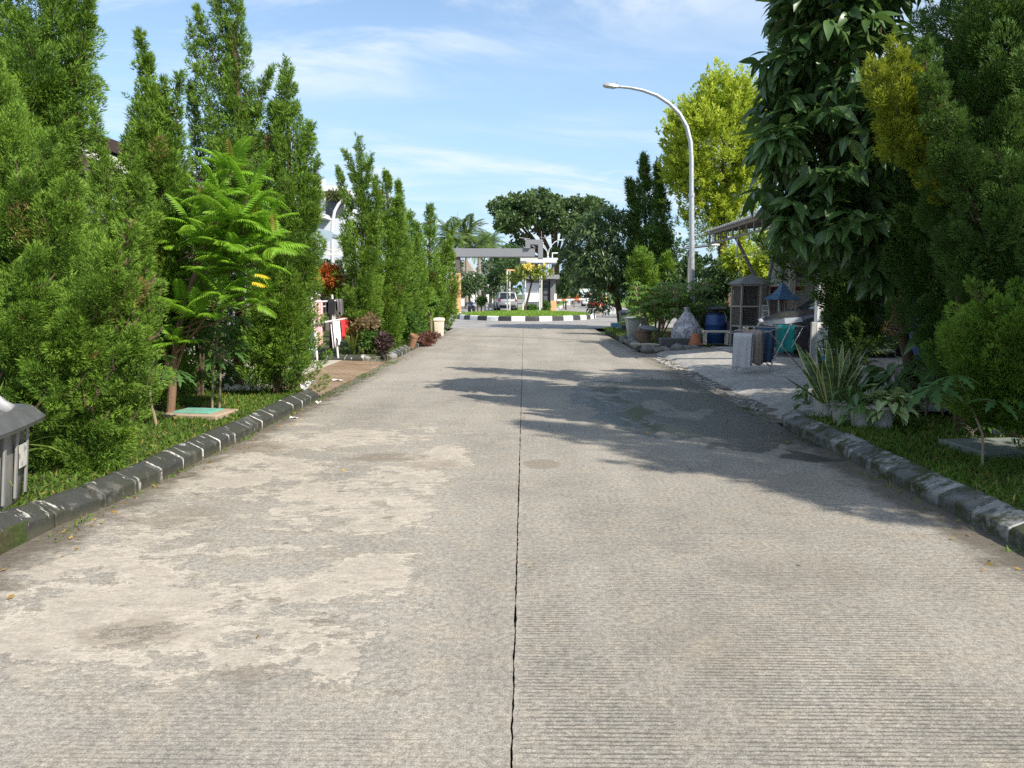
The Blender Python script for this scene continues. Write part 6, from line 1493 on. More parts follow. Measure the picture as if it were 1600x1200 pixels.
q = P(1137, 483, 22.5); tag(MB().lathe([(0.08, 0), (0.1, 0.16), (0.07, 0.2)], 12).build('jug', M_WHITE, None, loc=(q.x + 0.06, 21.75, 0.752), smooth=True), 'small white jug behind the drum lid', 'jug')
# ---- tall cage cabinet
q = P(1171, 500, 20.3); X0 = q.x; root = thing('cage_cabinet', 'tall six-sided bird cage cabinet with a grey hipped roof and white lattice door', 'bird cage', (X0, 20.3, 0.15), 0.3)
H0, H1, Rr_ = 0.55, 1.62, 0.46; hexp = [Vector((Rr_ * math.cos(R(60 * k + 30)), Rr_ * math.sin(R(60 * k + 30)), 0)) for k in range(6)]
M_CGW = mat('cage_frame_paint', (0.30, 0.27, 0.245), 0.7, var=0.15)
for p_ in hexp: MB().box((p_.x, p_.y, H1 / 2), (0.045, 0.045, H1)).build('post', M_CGW, root)
for z_ in (H0, 1.06, H1 - 0.02):
    for k in range(6): MB().bar(hexp[k] * 0.985 + Vector((0, 0, z_)), hexp[(k + 1) % 6] * 0.985 + Vector((0, 0, z_)), 0.035, 0.04).build('rail', M_CGW, root)
wm = MB()
for k in range(6):
    a, c = hexp[k] * 0.95, hexp[(k + 1) % 6] * 0.95
    for j in range(1, 14): p_ = a.lerp(c, j / 14); wm.tube([(p_.x, p_.y, H0), (p_.x, p_.y, H1)], 0.004, 4, cap=False)
    for j in range(1, 24):
        z_ = H0 + (H1 - H0) * j / 24; wm.tube([(a.x, a.y, z_), (c.x, c.y, z_)], 0.003, 3, cap=False)
wm.build('wire_mesh', M_MESHWIRE, root)
MB().lathe([(Rr_ * 0.93, H0 - 0.02), (Rr_ * 0.93, H0 + 0.02)], 6, M=Matrix.Rotation(R(0), 3, 'Z')).build('floor_panel', M_CGW, root)
back = MB()
for k in (0, 1, 2): 
    a, c = hexp[k] * 0.9, hexp[(k + 1) % 6] * 0.9; back.add([(a.x, a.y, H0), (c.x, c.y, H0), (c.x, c.y, H1), (a.x, a.y, H1)], [(0, 1, 2, 3)])
back.build('back_panel', mat('dark_ply', (0.085, 0.075, 0.065), 0.9, var=0.2), root, thick=0.01)
a, c = hexp[4] * 1.0, hexp[5] * 1.0
dm = MB(); n_ = Vector((0, -1, 0))
def dp(u, z_): v = a.lerp(c, u); return Vector((v.x, v.y - 0.03, z_))
for z_ in (0.62, 0.80, 0.95, 1.08): dm.bar(dp(0.1, z_), dp(0.9, z_), 0.015, 0.035)
for u in (0.12, 0.36, 0.62, 0.88): dm.bar(dp(u, 0.62), dp(u, 1.08), 0.03, 0.014)
dm.bar(dp(0.12, 0.80), dp(0.36, 0.95), 0.014, 0.03); dm.bar(dp(0.62, 0.80), dp(0.36, 0.62), 0.014, 0.03)
dm.build('door', M_WHITE, root)
rp = MB(); rp.lathe([(0.58, H1), (0.60, H1 + 0.02), (0.30, H1 + 0.17), (0.06, H1 + 0.24), (0.03, H1 + 0.26)], 6); rp.build('roof', mat('cage_roof', (0.24, 0.245, 0.25), 0.6, var=0.12, scale=3), root)
# ---- small cage with blue pagoda roof
q = P(1222, 470, 19.3); root = thing('bird_cage', 'small bird cage with a pointed blue roof on a stand behind the car bonnet', 'bird cage', (q.x, 19.3, 0.15), 0.25)
rr = [(0.44, 1.24), (0.45, 1.26), (0.25, 1.38), (0.12, 1.52), (0.02, 1.66)]; MB().lathe(rr, 4).build('roof', mat('blue_roof_paint', (0.06, 0.15, 0.27), 0.6, var=0.12), root)
bx = MB(); 
for k in range(4):
    a = R(90 * k + 45); bx.tube([(0.27 * math.cos(a), 0.27 * math.sin(a), 0.7), (0.36 * math.cos(a), 0.36 * math.sin(a), 1.25)], 0.018, 6)
bx.build('frame', M_PALEGREY, root)
wm = MB()
for k in range(4):
    a, c = R(90 * k + 45), R(90 * k + 135)
    for j in range(0, 9):
        u = j / 8; p0 = Vector((0.27 * math.cos(a), 0.27 * math.sin(a), 0.7)).lerp(Vector((0.27 * math.cos(c), 0.27 * math.sin(c), 0.7)), u); p1 = Vector((0.36 * math.cos(a), 0.36 * math.sin(a), 1.25)).lerp(Vector((0.36 * math.cos(c), 0.36 * math.sin(c), 1.25)), u)
        wm.tube([tuple(p0), tuple(p1)], 0.006, 4, cap=False)
wm.build('wire_mesh', M_MESHWIRE, root); MB().box((0, 0, 0.69), (0.42, 0.42, 0.03)).build('tray', M_PALEGREY, root)
for k in range(4): a = R(90 * k + 45); MB().tube([(0.26 * math.cos(a), 0.26 * math.sin(a), 0), (0.24 * math.cos(a), 0.24 * math.sin(a), 0.68)], 0.02, 6).build('leg', M_STEEL, root)
# ---- red covered cart
q = P(1222, 455, 21.3); root = thing('food_cart', 'dark red boxy cart with a rounded top behind the blue-roofed cage', 'cart', (q.x, 21.4, 0.15))
M_DRED = mat('dark_red_paint', (0.20, 0.018, 0.018), 0.4, var=0.15, scale=3)
MB().box((0, 0, 1.0), (0.95, 0.6, 0.95)).build('cart_body', M_DRED, root, bevel=0.06, seg=2)
MB().box((0, 0, 1.53), (1.05, 0.7, 0.10)).build('cart_top', M_DRED, root, bevel=0.03)
for sx in (-0.35, 0.35):
    MB().lathe([(0.26, -0.03), (0.28, 0), (0.26, 0.03)], 18, M=Matrix.Rotation(R(90), 3, 'Y')).build('wheel', M_RUB, root, loc=(sx, 0, 0.28), smooth=True)
MB().box((0, 0, 0.45), (0.8, 0.4, 0.2)).build('chassis', M_BLKPL, root)

# ---- folding drying rack with four towels
q0 = G(1174, 582, 0.10); D0 = Vector((q0.x, q0.y, 0.12))
root = thing('drying_rack', 'folding metal drying rack with crossed legs on the right driveway', 'clothes rack', D0)
ud = Vector((0.84, 0.62, 0)); sd_ = Vector((0.62, -0.78, 0)) * -1.0      # ud: along the rack; sd_: rail direction
def rk_(a, s_, z_): return ud * a + Vector((0.46, -0.42, 0)) * s_ + Vector((0, 0, z_))
for s_ in (-0.5, 0.5):
    pp('leg', [tuple(rk_(0, s_, 0)), tuple(rk_(0.62, s_, 0.86))], 0.012, M_STEEL, root); pp('leg', [tuple(rk_(1.0, s_, 0.0)), tuple(rk_(-0.02, s_, 0.74))], 0.012, M_STEEL, root)
    pp('arm', [tuple(rk_(0.62, s_, 0.86)), tuple(rk_(0.98, s_, 0.80))], 0.010, M_STEEL, root); pp('arm', [tuple(rk_(-0.02, s_, 0.74)), tuple(rk_(-0.28, s_, 0.70))], 0.010, M_STEEL, root)
    pp('brace', [tuple(rk_(0.98, s_, 0.80)), tuple(rk_(0.66, s_, 0.42))], 0.009, M_STEEL, root); pp('brace', [tuple(rk_(-0.02, s_, 0.74)), tuple(rk_(0.30, s_, 0.80))], 0.009, M_STEEL, root)
rails = [(-0.26, 0.70), (0.0, 0.745), (0.32, 0.80), (0.62, 0.86), (0.96, 0.805)]
for a, z_ in rails: pp('rail', [tuple(rk_(a, -0.56, z_)), tuple(rk_(a, 0.56, z_))], 0.008, M_STEEL, root)
al = rk_(0, 1, 0) - rk_(0, 0, 0); al = (al.x, al.y)
for (a, z_), lb, m, df, db, w_, sd in [((-0.26, 0.70), 'pale grey-white towel at the near end of the drying rack', fabric('towel_white', (0.58, 0.56, 0.57), var=0.06), 0.64, 0.60, 0.36, 1),
                                      ((0.0, 0.745), 'beige fringed towel second on the drying rack', fabric('towel_beige', (0.36, 0.30, 0.25), ((0.22, 0.17, 0.14), 0.5, 90, 1), var=0.1), 0.62, 0.60, 0.38, 2),
                                      ((0.32, 0.80), 'slate blue towel third on the drying rack', fabric('towel_blue', (0.05, 0.095, 0.16), ((0.035, 0.05, 0.09), 0.5, 70, 1), var=0.1), 0.66, 0.60, 0.38, 3),
                                      ((0.96, 0.805), 'turquoise towel at the far end of the drying rack', fabric('towel_teal', (0.03, 0.27, 0.25), var=0.1), 0.50, 0.45, 0.34, 4)]:
    drape('towel', lb, D0 + rk_(a, 0, z_) , al, w_, df, db, m, 50 + sd, 'towel', 'towels on the drying rack', over=0.035, hem=0.03, wr=0.008, nose=(-0.42, -0.46))
# ---- bucket
q = P(1293, 548, 13.4); root = thing('bucket', 'white paint bucket with a blue label behind the snake plant', 'bucket', (q.x, 13.4, 0.15))
MB().lathe([(0.14, 0), (0.165, 0.37), (0.175, 0.375), (0.178, 0.40), (0.178, 0.43), (0.16, 0.44), (0.05, 0.44)], 24).build('bucket_body', M_WHITE, root, smooth=True)
MB().lathe([(0.1485, 0.06), (0.165, 0.33)], 24).build('label_band', mat('blue_label', (0.03, 0.22, 0.45), 0.5, var=0.25, scale=6), root, smooth=True)
fc = bpy.data.curves.new('lettering', 'FONT'); fc.body = 'AVIT'; fc.size = 0.13; fc.extrude = 0.002; fc.align_x = 'CENTER'; fc.align_y = 'CENTER'
o = bpy.data.objects.new('lettering', fc); link(o, root); dg = bpy.context.evaluated_depsgraph_get(); me = bpy.data.meshes.new_from_object(o.evaluated_get(dg)); bpy.data.objects.remove(o)
me.materials.clear(); me.materials.append(M_WHITE); o = bpy.data.objects.new('lettering', me); link(o, root); o.location = (-0.05, -0.163, 0.2); o.rotation_euler = (R(90 - 4), R(-90), R(-17))
q = P(1444, 532, 10.2); tag(MB().lathe([(0.16, 0), (0.17, 0.04), (0.2, 0.5), (0.12, 0.62)], 20).build('barrel', mat('dull_blue_plastic', (0.04, 0.09, 0.22), 0.5, var=0.15), None, loc=(q.x, 10.2, 0.6), smooth=True), 'dull blue barrel half hidden behind the big-leaved tree trunk', 'barrel')
tag(MB().box((0, 0, 0.22), (0.5, 0.5, 0.44)).build('block', M_ROCK, None, loc=(q.x, 10.2, 0.15), bevel=0.02), 'rough block carrying the dull blue barrel', 'block')

# ================================================================ vehicles
def loft(sts):
    """sts: list of rings (same length) -> MB"""
    n = len(sts[0]); b = MB(); vs = [v for r_ in sts for v in r_]
    fs = [(i * n + j, i * n + (j + 1) % n, (i + 1) * n + (j + 1) % n, (i + 1) * n + j) for i in range(len(sts) - 1) for j in range(n)]
    fs += [tuple(range(n - 1, -1, -1)), tuple((len(sts) - 1) * n + j for j in range(n))]
    b.add(vs, fs); return b
def make_car(name, label, cat, loc, rz, paint, suv=True, group=None, detail=2):
    root = thing(name, label, cat, loc, rz, group)
    H = 1.64 if suv else 1.48; W = 0.90 if suv else 0.85; L2 = 2.22 if suv else 2.0; gc = 0.22; bl = 1.02 if suv else 0.92
    def ring(x, zb, zt, w_, crown=0.03, nose=0):
        zm = zb + (zt - zb) * 0.55
        h = [(0.0, zb), (w_ * 0.80, zb), (w_ * 0.96, zb + 0.08), (w_, zm - 0.05), (w_ * 0.985, zm + 0.10), (w_ * 0.94, zt - 0.06), (w_ * 0.86, zt), (w_ * 0.45, zt + crown * 0.8), (0.0, zt + crown)]
        return [(x, y, z) for y, z in h] + [(x, -y, z) for y, z in reversed(h[1:-1])]
    hood = 1.0 if suv else 0.88
    S = [ring(-L2, 0.42, 0.95, W * 0.78), ring(-L2 + 0.06, 0.30, bl, W * 0.90), ring(-L2 + 0.5, gc, bl + 0.02, W * 0.98), ring(-0.9, gc, bl + 0.02, W), ring(0.3, gc, bl, W), ring(0.95, gc, bl - 0.01, W), ring(1.35, gc, hood + 0.02, W * 0.99, 0.05), ring(1.75, gc, hood - 0.04, W * 0.97, 0.06), ring(L2 - 0.2, 0.26, hood - 0.14, W * 0.90, 0.05), ring(L2 - 0.04, 0.30, hood - 0.26, W * 0.80, 0.04), ring(L2 + 0.02, 0.38, hood - 0.36, W * 0.70, 0.02)]
    loft(S).build('body', paint, root, smooth='all', sub=1 if detail > 1 else 0)
    def gr(x, z, w_): h = [(w_ * 0.0, bl - 0.05), (w_ * 1.0, bl - 0.05), (w_ * 1.0, bl), (w_ * 0.80 + 0.0, z - 0.05), (w_ * 0.74, z), (0, z + 0.02)]; return [(x, y, zz_) for y, zz_ in h] + [(x, -y, zz_) for y, zz_ in reversed(h[1:-1])]
    # cabin glass with a painted roof and pillars
    Gs = [gr(-L2 + 0.10, bl + 0.02, W * 0.90), gr(-L2 + 0.42, H - 0.05, W * 0.92), gr(-1.0, H - 0.01, W * 0.94), gr(0.0, H, W * 0.94), gr(0.42, H - 0.06, W * 0.93), gr(1.28, bl + 0.015, W * 0.90)]
    loft(Gs).build('windows', M_GLASS, root, smooth='all')
    def rf(x, z, w_): return [(x, -w_, z - 0.03), (x, -w_ * 0.8, z + 0.012), (x, 0, z + 0.032), (x, w_ * 0.8, z + 0.012), (x, w_, z - 0.03), (x, w_ * 0.9, z - 0.06), (x, 0, z - 0.03), (x, -w_ * 0.9, z - 0.06)]
    loft([rf(-L2 + 0.36, H - 0.05, W * 0.74), rf(-1.0, H, W * 0.765), rf(0.0, H + 0.01, W * 0.765), rf(0.48, H - 0.06, W * 0.74)]).build('roof', paint, root, smooth='all')
    for s_ in (-1, 1):
        for xa, ya, xb, yb, wd_, hg_ in ((1.28, 0.86, 0.44, 0.71, 0.07, 0.05), (0.05, 0.93, -0.02, 0.755, 0.05, 0.04), (-1.0, 0.93, -1.1, 0.755, 0.06, 0.04), (-L2 + 0.16, 0.86, -L2 + 0.44, 0.72, 0.09, 0.05)):
            MB().bar((xa, s_ * W * ya, bl), (xb, s_ * W * yb, H - 0.04), wd_, hg_).build('pillar', paint, root)
        for wx in (1.38, -1.36):
            rW = 0.345 if suv else 0.30
            MB().lathe([(rW * 1.24, -0.30), (rW * 1.24, 0.012), (rW * 1.18, 0.018), (rW * 1.05, 0.012)], 28, M=Matrix.Rotation(R(90), 3, 'X') if s_ < 0 else Matrix.Rotation(R(-90), 3, 'X')).build('wheel_arch', M_BLKPL, root, loc=(wx, s_ * (W + 0.004), rW + 0.04), smooth=True)
            Mx = Matrix.Rotation(R(90), 3, 'X') if s_ < 0 else Matrix.Rotation(R(-90), 3, 'X')
            wh = MB().lathe([(rW * 0.6, -0.2), (rW * 0.95, -0.2), (rW, -0.15), (rW, -0.02), (rW * 0.94, 0.03), (rW * 0.70, 0.035), (rW * 0.66, 0.02)], 30, M=Mx).build('wheel', M_RUB, root, loc=(wx, s_ * (W + 0.0), rW), smooth=True)
            rm = MB(); rm.lathe([(rW * 0.66, -0.05), (rW * 0.67, 0.032), (rW * 0.60, 0.025), (rW * 0.57, -0.01)], 30, M=Mx)
            for k in range(10 if detail > 1 else 5):
                a = 2 * math.pi * k / (10 if detail > 1 else 5); p0 = Mx @ Vector((0.05 * math.cos(a), 0.05 * math.sin(a), 0.015)); p1 = Mx @ Vector((rW * 0.62 * math.cos(a), rW * 0.62 * math.sin(a), 0.015)); rm.bar(p0, p1, 0.035, 0.02)
            rm.lathe([(0.07, -0.02), (0.06, 0.03), (0.02, 0.035)], 12, M=Mx); rm.build('rim', M_RIMW, wh, smooth=True)
        # lights
        hl = MB(); z_ = hood - 0.22
        hl.add([(L2 - 0.02, s_ * W * 0.56, z_ - 0.05), (L2 + 0.005, s_ * W * 0.60, z_ + 0.02), (L2 - 0.16, s_ * W * 0.88, z_ - 0.05), (L2 - 0.50, s_ * W * 0.985, z_ + 0.01), (L2 - 0.46, s_ * W * 0.955, z_ + 0.10), (L2 - 0.16, s_ * W * 0.82, z_ + 0.08)], [(0, 2, 5, 1), (2, 3, 4, 5)])
        hl.build('headlight', mat('headlamp_glass', (0.42, 0.44, 0.47), 0.08, var=0.1, spec=0.9), root, thick=0.05)
        tl = MB().box((-L2 + 0.05, s_ * W * 0.78, bl - 0.12), (0.10, 0.24, 0.20)); tl.build('tail_light', mat('tail_lamp', (0.35, 0.012, 0.012), 0.2, var=0.1), root, bevel=0.02)
        MB().box((0.95, s_ * (W + 0.09), bl + 0.04), (0.12, 0.18, 0.13)).build('mirror', paint, root, bevel=0.03, seg=2)
        MB().box((0.0, s_ * (W + 0.005), bl - 0.18), (0.18, 0.03, 0.03)).build('handle', M_RIMW, root, bevel=0.006)
        MB().bar((-0.75, s_ * W * 0.995, 0.27), (0.8, s_ * W * 0.995, 0.27), 0.05, 0.12).build('sill', M_BLKPL, root, bevel=0.01)
    MB().box((L2 - 0.02, 0, hood - 0.34), (0.10, W * 1.05, 0.14)).build('grille', M_BLKPL, root, bevel=0.02)
    MB().box((L2 + 0.03, 0, hood - 0.30), (0.03, W * 1.15, 0.03)).build('grille_bar', mat('chrome', (0.6, 0.6, 0.6), 0.15, 0.9, var=0.05), root, bevel=0.008)
    MB().box((L2 - 0.02, 0, 0.42), (0.12, W * 1.3, 0.16)).build('bumper', M_BLKPL, root, bevel=0.03)
    MB().box((-L2 + 0.02, 0, 0.45), (0.14, W * 1.55, 0.20)).build('bumper', M_BLKPL if suv else paint, root, bevel=0.03)
    MB().box((-L2 - 0.01, 0, 0.68), (0.02, 0.46, 0.13)).build('plate', M_WHITE, root)
    return root
P_DARK = mat('dark_grey_paint', (0.07, 0.07, 0.077), 0.18, 0.3, var=0.06, scale=1, spec=0.6)
P_RED = mat('red_paint', (0.45, 0.02, 0.025), 0.25, var=0.05, scale=1, spec=0.6)
P_WH = mat('white_car_paint', (0.62, 0.62, 0.63), 0.25, var=0.04, scale=1, spec=0.6)
P_SIL = mat('silver_paint', (0.40, 0.41, 0.43), 0.3, 0.4, var=0.05, scale=1, spec=0.6)
make_car('parked_car', 'dark grey car parked nose to the road under the carport behind the towels', 'car', (7.75, 17.55, 0.15), math.pi, P_DARK, suv=True)
make_car('parked_car', 'white car behind the slanting trunk, its red tail light showing through the leaves', 'car', (8.6, 12.6, 0.15), R(4), P_WH, suv=False)
make_car('parked_car', 'silver car parked beyond the gate left of the white pipe frame', 'car', (P(789, 480, 68).x, 69.5, -0.02), R(97), P_SIL, suv=True, detail=1)
make_car('parked_car', 'red car stopped on the exit road behind the barrier', 'car', (P(936, 470, 80).x, 82, -0.02), R(82), P_RED, suv=False, detail=1)
make_car('parked_car', 'white car just left of and beyond the red car on the exit road', 'car', (P(923.5, 465, 90).x, 92, -0.02), R(82), P_WH, suv=False, detail=1)
# motorbike
q = P(736, 478, 60); root = thing('motorbike', 'blue and white motorbike parked between the orange pillar and the silver car', 'motorbike', (q.x, 60.5, 0.0), R(-70))
MBL = mat('motorbike_blue', (0.03, 0.08, 0.25), 0.3, var=0.1)
for wx in (-0.62, 0.62): 
    wh = MB().lathe([(0.2, -0.04), (0.28, -0.05), (0.30, 0), (0.28, 0.05), (0.2, 0.04)], 18, M=Matrix.Rotation(R(90), 3, 'X')).build('wheel', M_RUB, root, loc=(wx, 0, 0.3), smooth=True)
MB().add([], []) 
b = MB(); b.tube([(-0.75, 0, 0.68), (-0.3, 0, 0.62), (0.1, 0, 0.5), (0.35, 0, 0.62), (0.5, 0, 0.95)], [0.09, 0.15, 0.16, 0.15, 0.10], 10); b.build('body', MBL, root, smooth=True)
MB().tube([(-0.72, 0, 0.78), (-0.3, 0, 0.80), (0.05, 0, 0.74)], [0.10, 0.13, 0.09], 8).build('seat', M_BLKPL, root, smooth=True)
MB().tube([(0.62, 0, 0.3), (0.45, 0, 0.98)], 0.035, 6).build('fork', M_STEEL, root); MB().tube([(0.42, -0.33, 1.02), (0.46, 0, 1.0), (0.42, 0.33, 1.02)], 0.018, 6).build('handlebar', M_BLKPL, root)
MB().lathe([(0.02, 0), (0.09, 0.03), (0.10, 0.09), (0.05, 0.13)], 10, M=Matrix.Rotation(R(90), 3, 'Y')).build('headlight', M_WHITE, root, loc=(0.47, 0, 0.9)); MB().box((0.64, 0, 0.63), (0.36, 0.14, 0.05)).build('mudguard', M_WHITE, root, bevel=0.02)
# ================================================================ carport, houses, posts on the right
M_ROOFW = mat('white_roof_sheet', (0.70, 0.70, 0.66), 0.5, var=0.08, scale=2, dirt=0.3, dirtcol=(0.4, 0.36, 0.28))
M_TRUSS = mat('truss_steel', (0.20, 0.17, 0.14), 0.7, 0.0, var=0.12)  # brown darkened to carry the shade below the roof edge
root = thing('carport', 'carport with a sloping corrugated white roof on V-shaped grey struts', 'carport', (5.0, 19.2, 0.15))
base = Vector((5.0, 19.2, 0.15))
M_STRUT0 = M_TRUSS
x0 = 0.10; YN, YB_ = -3.0, 2.9; z0 = P(1098, 362, 22.0).z - base.z          # the eave runs along the road
def rfp(x, y): return Vector((x, y, z0 + 0.13 * (x - x0)))
b = MB(); b.grid(lambda u, v: tuple(rfp(x0 + 5.6 * v, YN + (YB_ - YN) * u) + Vector((0, 0, 0.022 * math.sin(u * 190.0)))), 240, 1)
b.build('roof_sheet', M_ROOFW, root, smooth='all', thick=0.006)
MB().box(tuple(rfp(x0 + 0.12, -2.1) + Vector((0, 0, 0.05))), (0.2, 1.4, 0.05)).build('flashing', M_WHITE, root)
for xx in (x0 + 0.12, x0 + 5.4):
    for dz, hh in ((-0.08, 0.08), (-0.36, 0.05)):
        MB().bar(rfp(xx, YN + 0.05) + Vector((0, 0, dz)), rfp(xx, YB_ - 0.05) + Vector((0, 0, dz)), 0.05, hh).build('beam', M_TRUSS, root)
    for k in range(10): MB().bar(rfp(xx, YN + 0.3 + k * 0.6) + Vector((0, 0, -0.34)), rfp(xx, YN + 0.3 + k * 0.6) + Vector((0, 0, -0.12)), 0.04, 0.04).build('web', M_TRUSS, root)
for k in range(6): MB().bar(rfp(x0 + 0.15, YN + 0.2 + k * 1.08) + Vector((0, 0, -0.07)), rfp(x0 + 5.4, YN + 0.2 + k * 1.08) + Vector((0, 0, -0.07)), 0.05, 0.05).build('purlin', M_TRUSS, root)
M_STRUT = mat('grey_strut', (0.22, 0.20, 0.18), 0.65, var=0.12)
ft = P(1197, 462, 20.8) - base; ft.z = 0
MB().tube([tuple(ft), tuple(P(1197, 455, 20.8) - base)], 0.06, 10).build('post', M_STRUT, root, smooth=True)
MB().bar(P(1188, 448, 20.8) - base, P(1150, 372, 20.8) - base, 0.09, 0.07).build('strut', M_STRUT, root)
MB().bar(P(1199, 448, 20.8) - base, P(1217, 360, 20.8) - base, 0.09, 0.07).build('strut', M_STRUT, root)
# thin hanging frame
MB().tube([tuple(P(1152, 372, 19.1) - base), tuple(P(1150, 402, 19.1) - base), tuple(P(1200, 391, 19.1) - base)], 0.013, 6).build('hanger', M_WPIPE, root)
MB().tube([tuple(P(1157, 402, 19.1) - base), tuple(P(1154, 432, 19.1) - base)], 0.006, 5).build('rope', M_WPIPE, root)
for yy in (YN + 0.3, YB_ - 0.3): MB().tube([(x0 + 5.3, yy, 0), tuple(rfp(x0 + 5.3, yy) + Vector((0, 0, -0.4)))], 0.06, 8).build('post', M_STRUT, root)
# neighbour's flat white roof edge behind the lamp
tag(MB().bar(P(1072, 388, 26.5), P(1118, 382, 25.0), 0.3, 0.05).build('awning', M_ROOFW, None), 'thin white awning edge behind the lamp pole', 'awning')
o = thing('awning_post', 'dark post holding the thin white awning', 'post', (P(1074, 480, 26.4).x, 26.4, 0.05)); MB().tube([(0, 0, 0), (0, 0, P(1074, 390, 26.4).z - 0.06)], 0.04, 8).build('post', M_STRUT, o)
# house behind the right driveway
root = thing('house', 'grey rendered house wall behind the carport with a small meter box', 'house', (7.7, 20.3, 0.15)); hb = Vector((7.7, 20.3, 0.15))
M_RENDER = mat('grey_render', (0.30, 0.28, 0.26), 0.85, var=0.1, scale=1.5, bump=0.15, local=False)
w0 = P(1238, 430, 20.9).x - hb.x
MB().box((w0 + 3.2, 1.7, 1.6), (6.4, 1.8, 3.2)).build('wall', M_RENDER, root)
MB().box((w0 + 0.03, 0.72, 1.6), (0.16, 0.16, 3.2)).build('corner_post', mat('pale_post', (0.48, 0.42, 0.35), 0.7, var=0.1), root, bevel=0.01)
q = P(1252, 425, 21.0) - hb; MB().box((q.x, 0.76, q.z), (0.20, 0.08, 0.24)).build('meter_box', M_BLKPL, root, bevel=0.01)
MB().tube([(q.x + 0.1, 0.77, q.z), (q.x + 0.24, 0.77, q.z - 0.1), (q.x + 0.2, 0.77, q.z - 0.28), (q.x - 0.05, 0.77, q.z - 0.22)], 0.012, 5).build('cable', M_BLKPL, root)
MB().box((w0 + 2.2, 0.78, 1.1), (0.95, 0.06, 2.1)).build('door', mat('dark_door', (0.05, 0.045, 0.045), 0.6), root)
MB().box((w0 + 0.9, 0.78, 2.55), (0.5, 0.04, 0.5)).build('window', M_GLASS, root)
# white post of the near carport
q = P(1277, 560, 15.6); root = thing('carport_post', 'square white post standing before the dark grey car', 'post', (q.x, 15.6, 0.15)); MB().box((0, 0, 1.5), (0.15, 0.15, 3.0)).build('post', M_WHITE, root, bevel=0.008); MB().box((0, 0, 0.04), (0.24, 0.24, 0.08)).build('base', M_WHITE, root, bevel=0.01)
q = P(1271, 552, 15.2); root = thing('gate_leaf', 'narrow grey and white gate end at the foot of the white post', 'gate', (q.x, 15.1, 0.15)); MB().box((-0.06, 0, 0.42), (0.09, 0.06, 0.84)).build('frame', M_PALEGREY, root, bevel=0.006); MB().box((0.11, 0, 0.42), (0.22, 0.035, 0.82)).build('panel', M_WHITE, root, bevel=0.004)
# added house outside the frame, raised to shade the grey wall and white post
root = thing('house', 'unseen brown-grey house raised to shade the carport, in the yard behind the white car', 'house', (12.5, 9.5, 0.1))
MB().box((0, 0.5, 3.0), (3.6, 14, 6.0)).build('wall', mat('pale_wall', (0.22, 0.20, 0.18), 0.85, var=0.06, scale=1.5), root)
rb = MB(); rb.prism([(-2.3, 5.95), (2.3, 5.95), (0, 8.1)], -6.9, 7.9, 'Y'); rb.build('roof', mat('brown_tile', (0.10, 0.065, 0.055), 0.8, var=0.25, scale=8), root)
for yy in (-3, 1.5, 4.2): 
    f = MB().box((-1.81, yy, 1.7), (0.06, 1.3, 1.2)).build('window_frame', M_WHITE, root); MB().box((-1.845, yy, 1.7), (0.02, 1.1, 1.0)).build('pane', M_GLASS, f)
# low fence behind the right verge
root = thing('yard_fence', 'wire fence in the shade behind the slanting trunk', 'fence', (5.6, 9.0, 0.1))
for k in range(7): MB().tube([(0.0 + 0.25 * k, 0.5 * k - 3.0, 0), (0.25 * k, 0.5 * k - 3.0, 1.1)], 0.025, 6).build('post', M_STRUT, root)
for k in range(14): MB().tube([(0, -3.0, 0.08 * k + 0.04), (1.5, 0, 0.08 * k + 0.04)], 0.005, 4).build('wire', M_STEEL, root)

# ================================================================ houses on the left
M_WALLG = mat('pale_grey_wall', (0.46, 0.47, 0.49), 0.85, var=0.06, scale=1.2)
M_WALLW = mat('blue_white_wall', (0.58, 0.62, 0.68), 0.8, var=0.04, scale=1.2)
M_TILE = mat('brown_roof_tile', (0.125, 0.085, 0.075), 0.8, var=0.25, scale=9, bump=0.3)
def tiled_plane(parent, a, b_, c, d, n):        # eave a->b, ridge d->c, lapped courses
    a, b_, c, d = map(Vector, (a, b_, c, d)); nn = (b_ - a).cross(d - a).normalized()
    if nn.z < 0: nn = -nn
    for i in range(n):
        u0, u1 = i / n, (i + 1.12) / n; p0, p1 = a.lerp(d, u0), b_.lerp(c, u0); p2, p3 = b_.lerp(c, min(1, u1)), a.lerp(d, min(1, u1))
        m = MB(); up = nn * 0.055; lo = nn * 0.012
        m.add([p0 + lo, p1 + lo, p2 + lo * 0.2, p3 + lo * 0.2, p0 + up, p1 + up, p2 + lo, p3 + lo], [(0, 1, 5, 4), (4, 5, 6, 7), (1, 2, 6, 5), (3, 0, 4, 7), (0, 3, 2, 1)])
        m.build('tile_course', M_TILE, parent)
hb = Vector((-9.5, 14.0, 0.1)); root = thing('house', 'left house with a brown tiled roof and white trim rising above the junipers', 'house', hb)
MB().box((-0.6, 0, 1.6), (4.6, 8.4, 3.2)).build('wall', M_WALLG, root)
pr = P(118, 205, 14.5) - hb; pe = P(190, 243, 14.5) - hb
dz = (pe.z - pr.z) / (pe.x - pr.x)
def rz_(x): return pr.z + dz * (x - pr.x)
xr, xe = pr.x - 0.4, 2.1
rf = MB(); rf.prism([(xr - 4.2, rz_(xe) - 0.15), (xe - 0.05, rz_(xe) - 0.15), (xr, rz_(xr) - 0.12)], -4.7, 4.7, 'Y'); rp = rf.build('roof', mat('roof_core', (0.3, 0.28, 0.26), 0.8), root)
tiled_plane(root, (xe, -4.9, rz_(xe)), (xe, 4.9, rz_(xe)), (xr, 4.9, rz_(xr)), (xr, -4.9, rz_(xr)), 14)
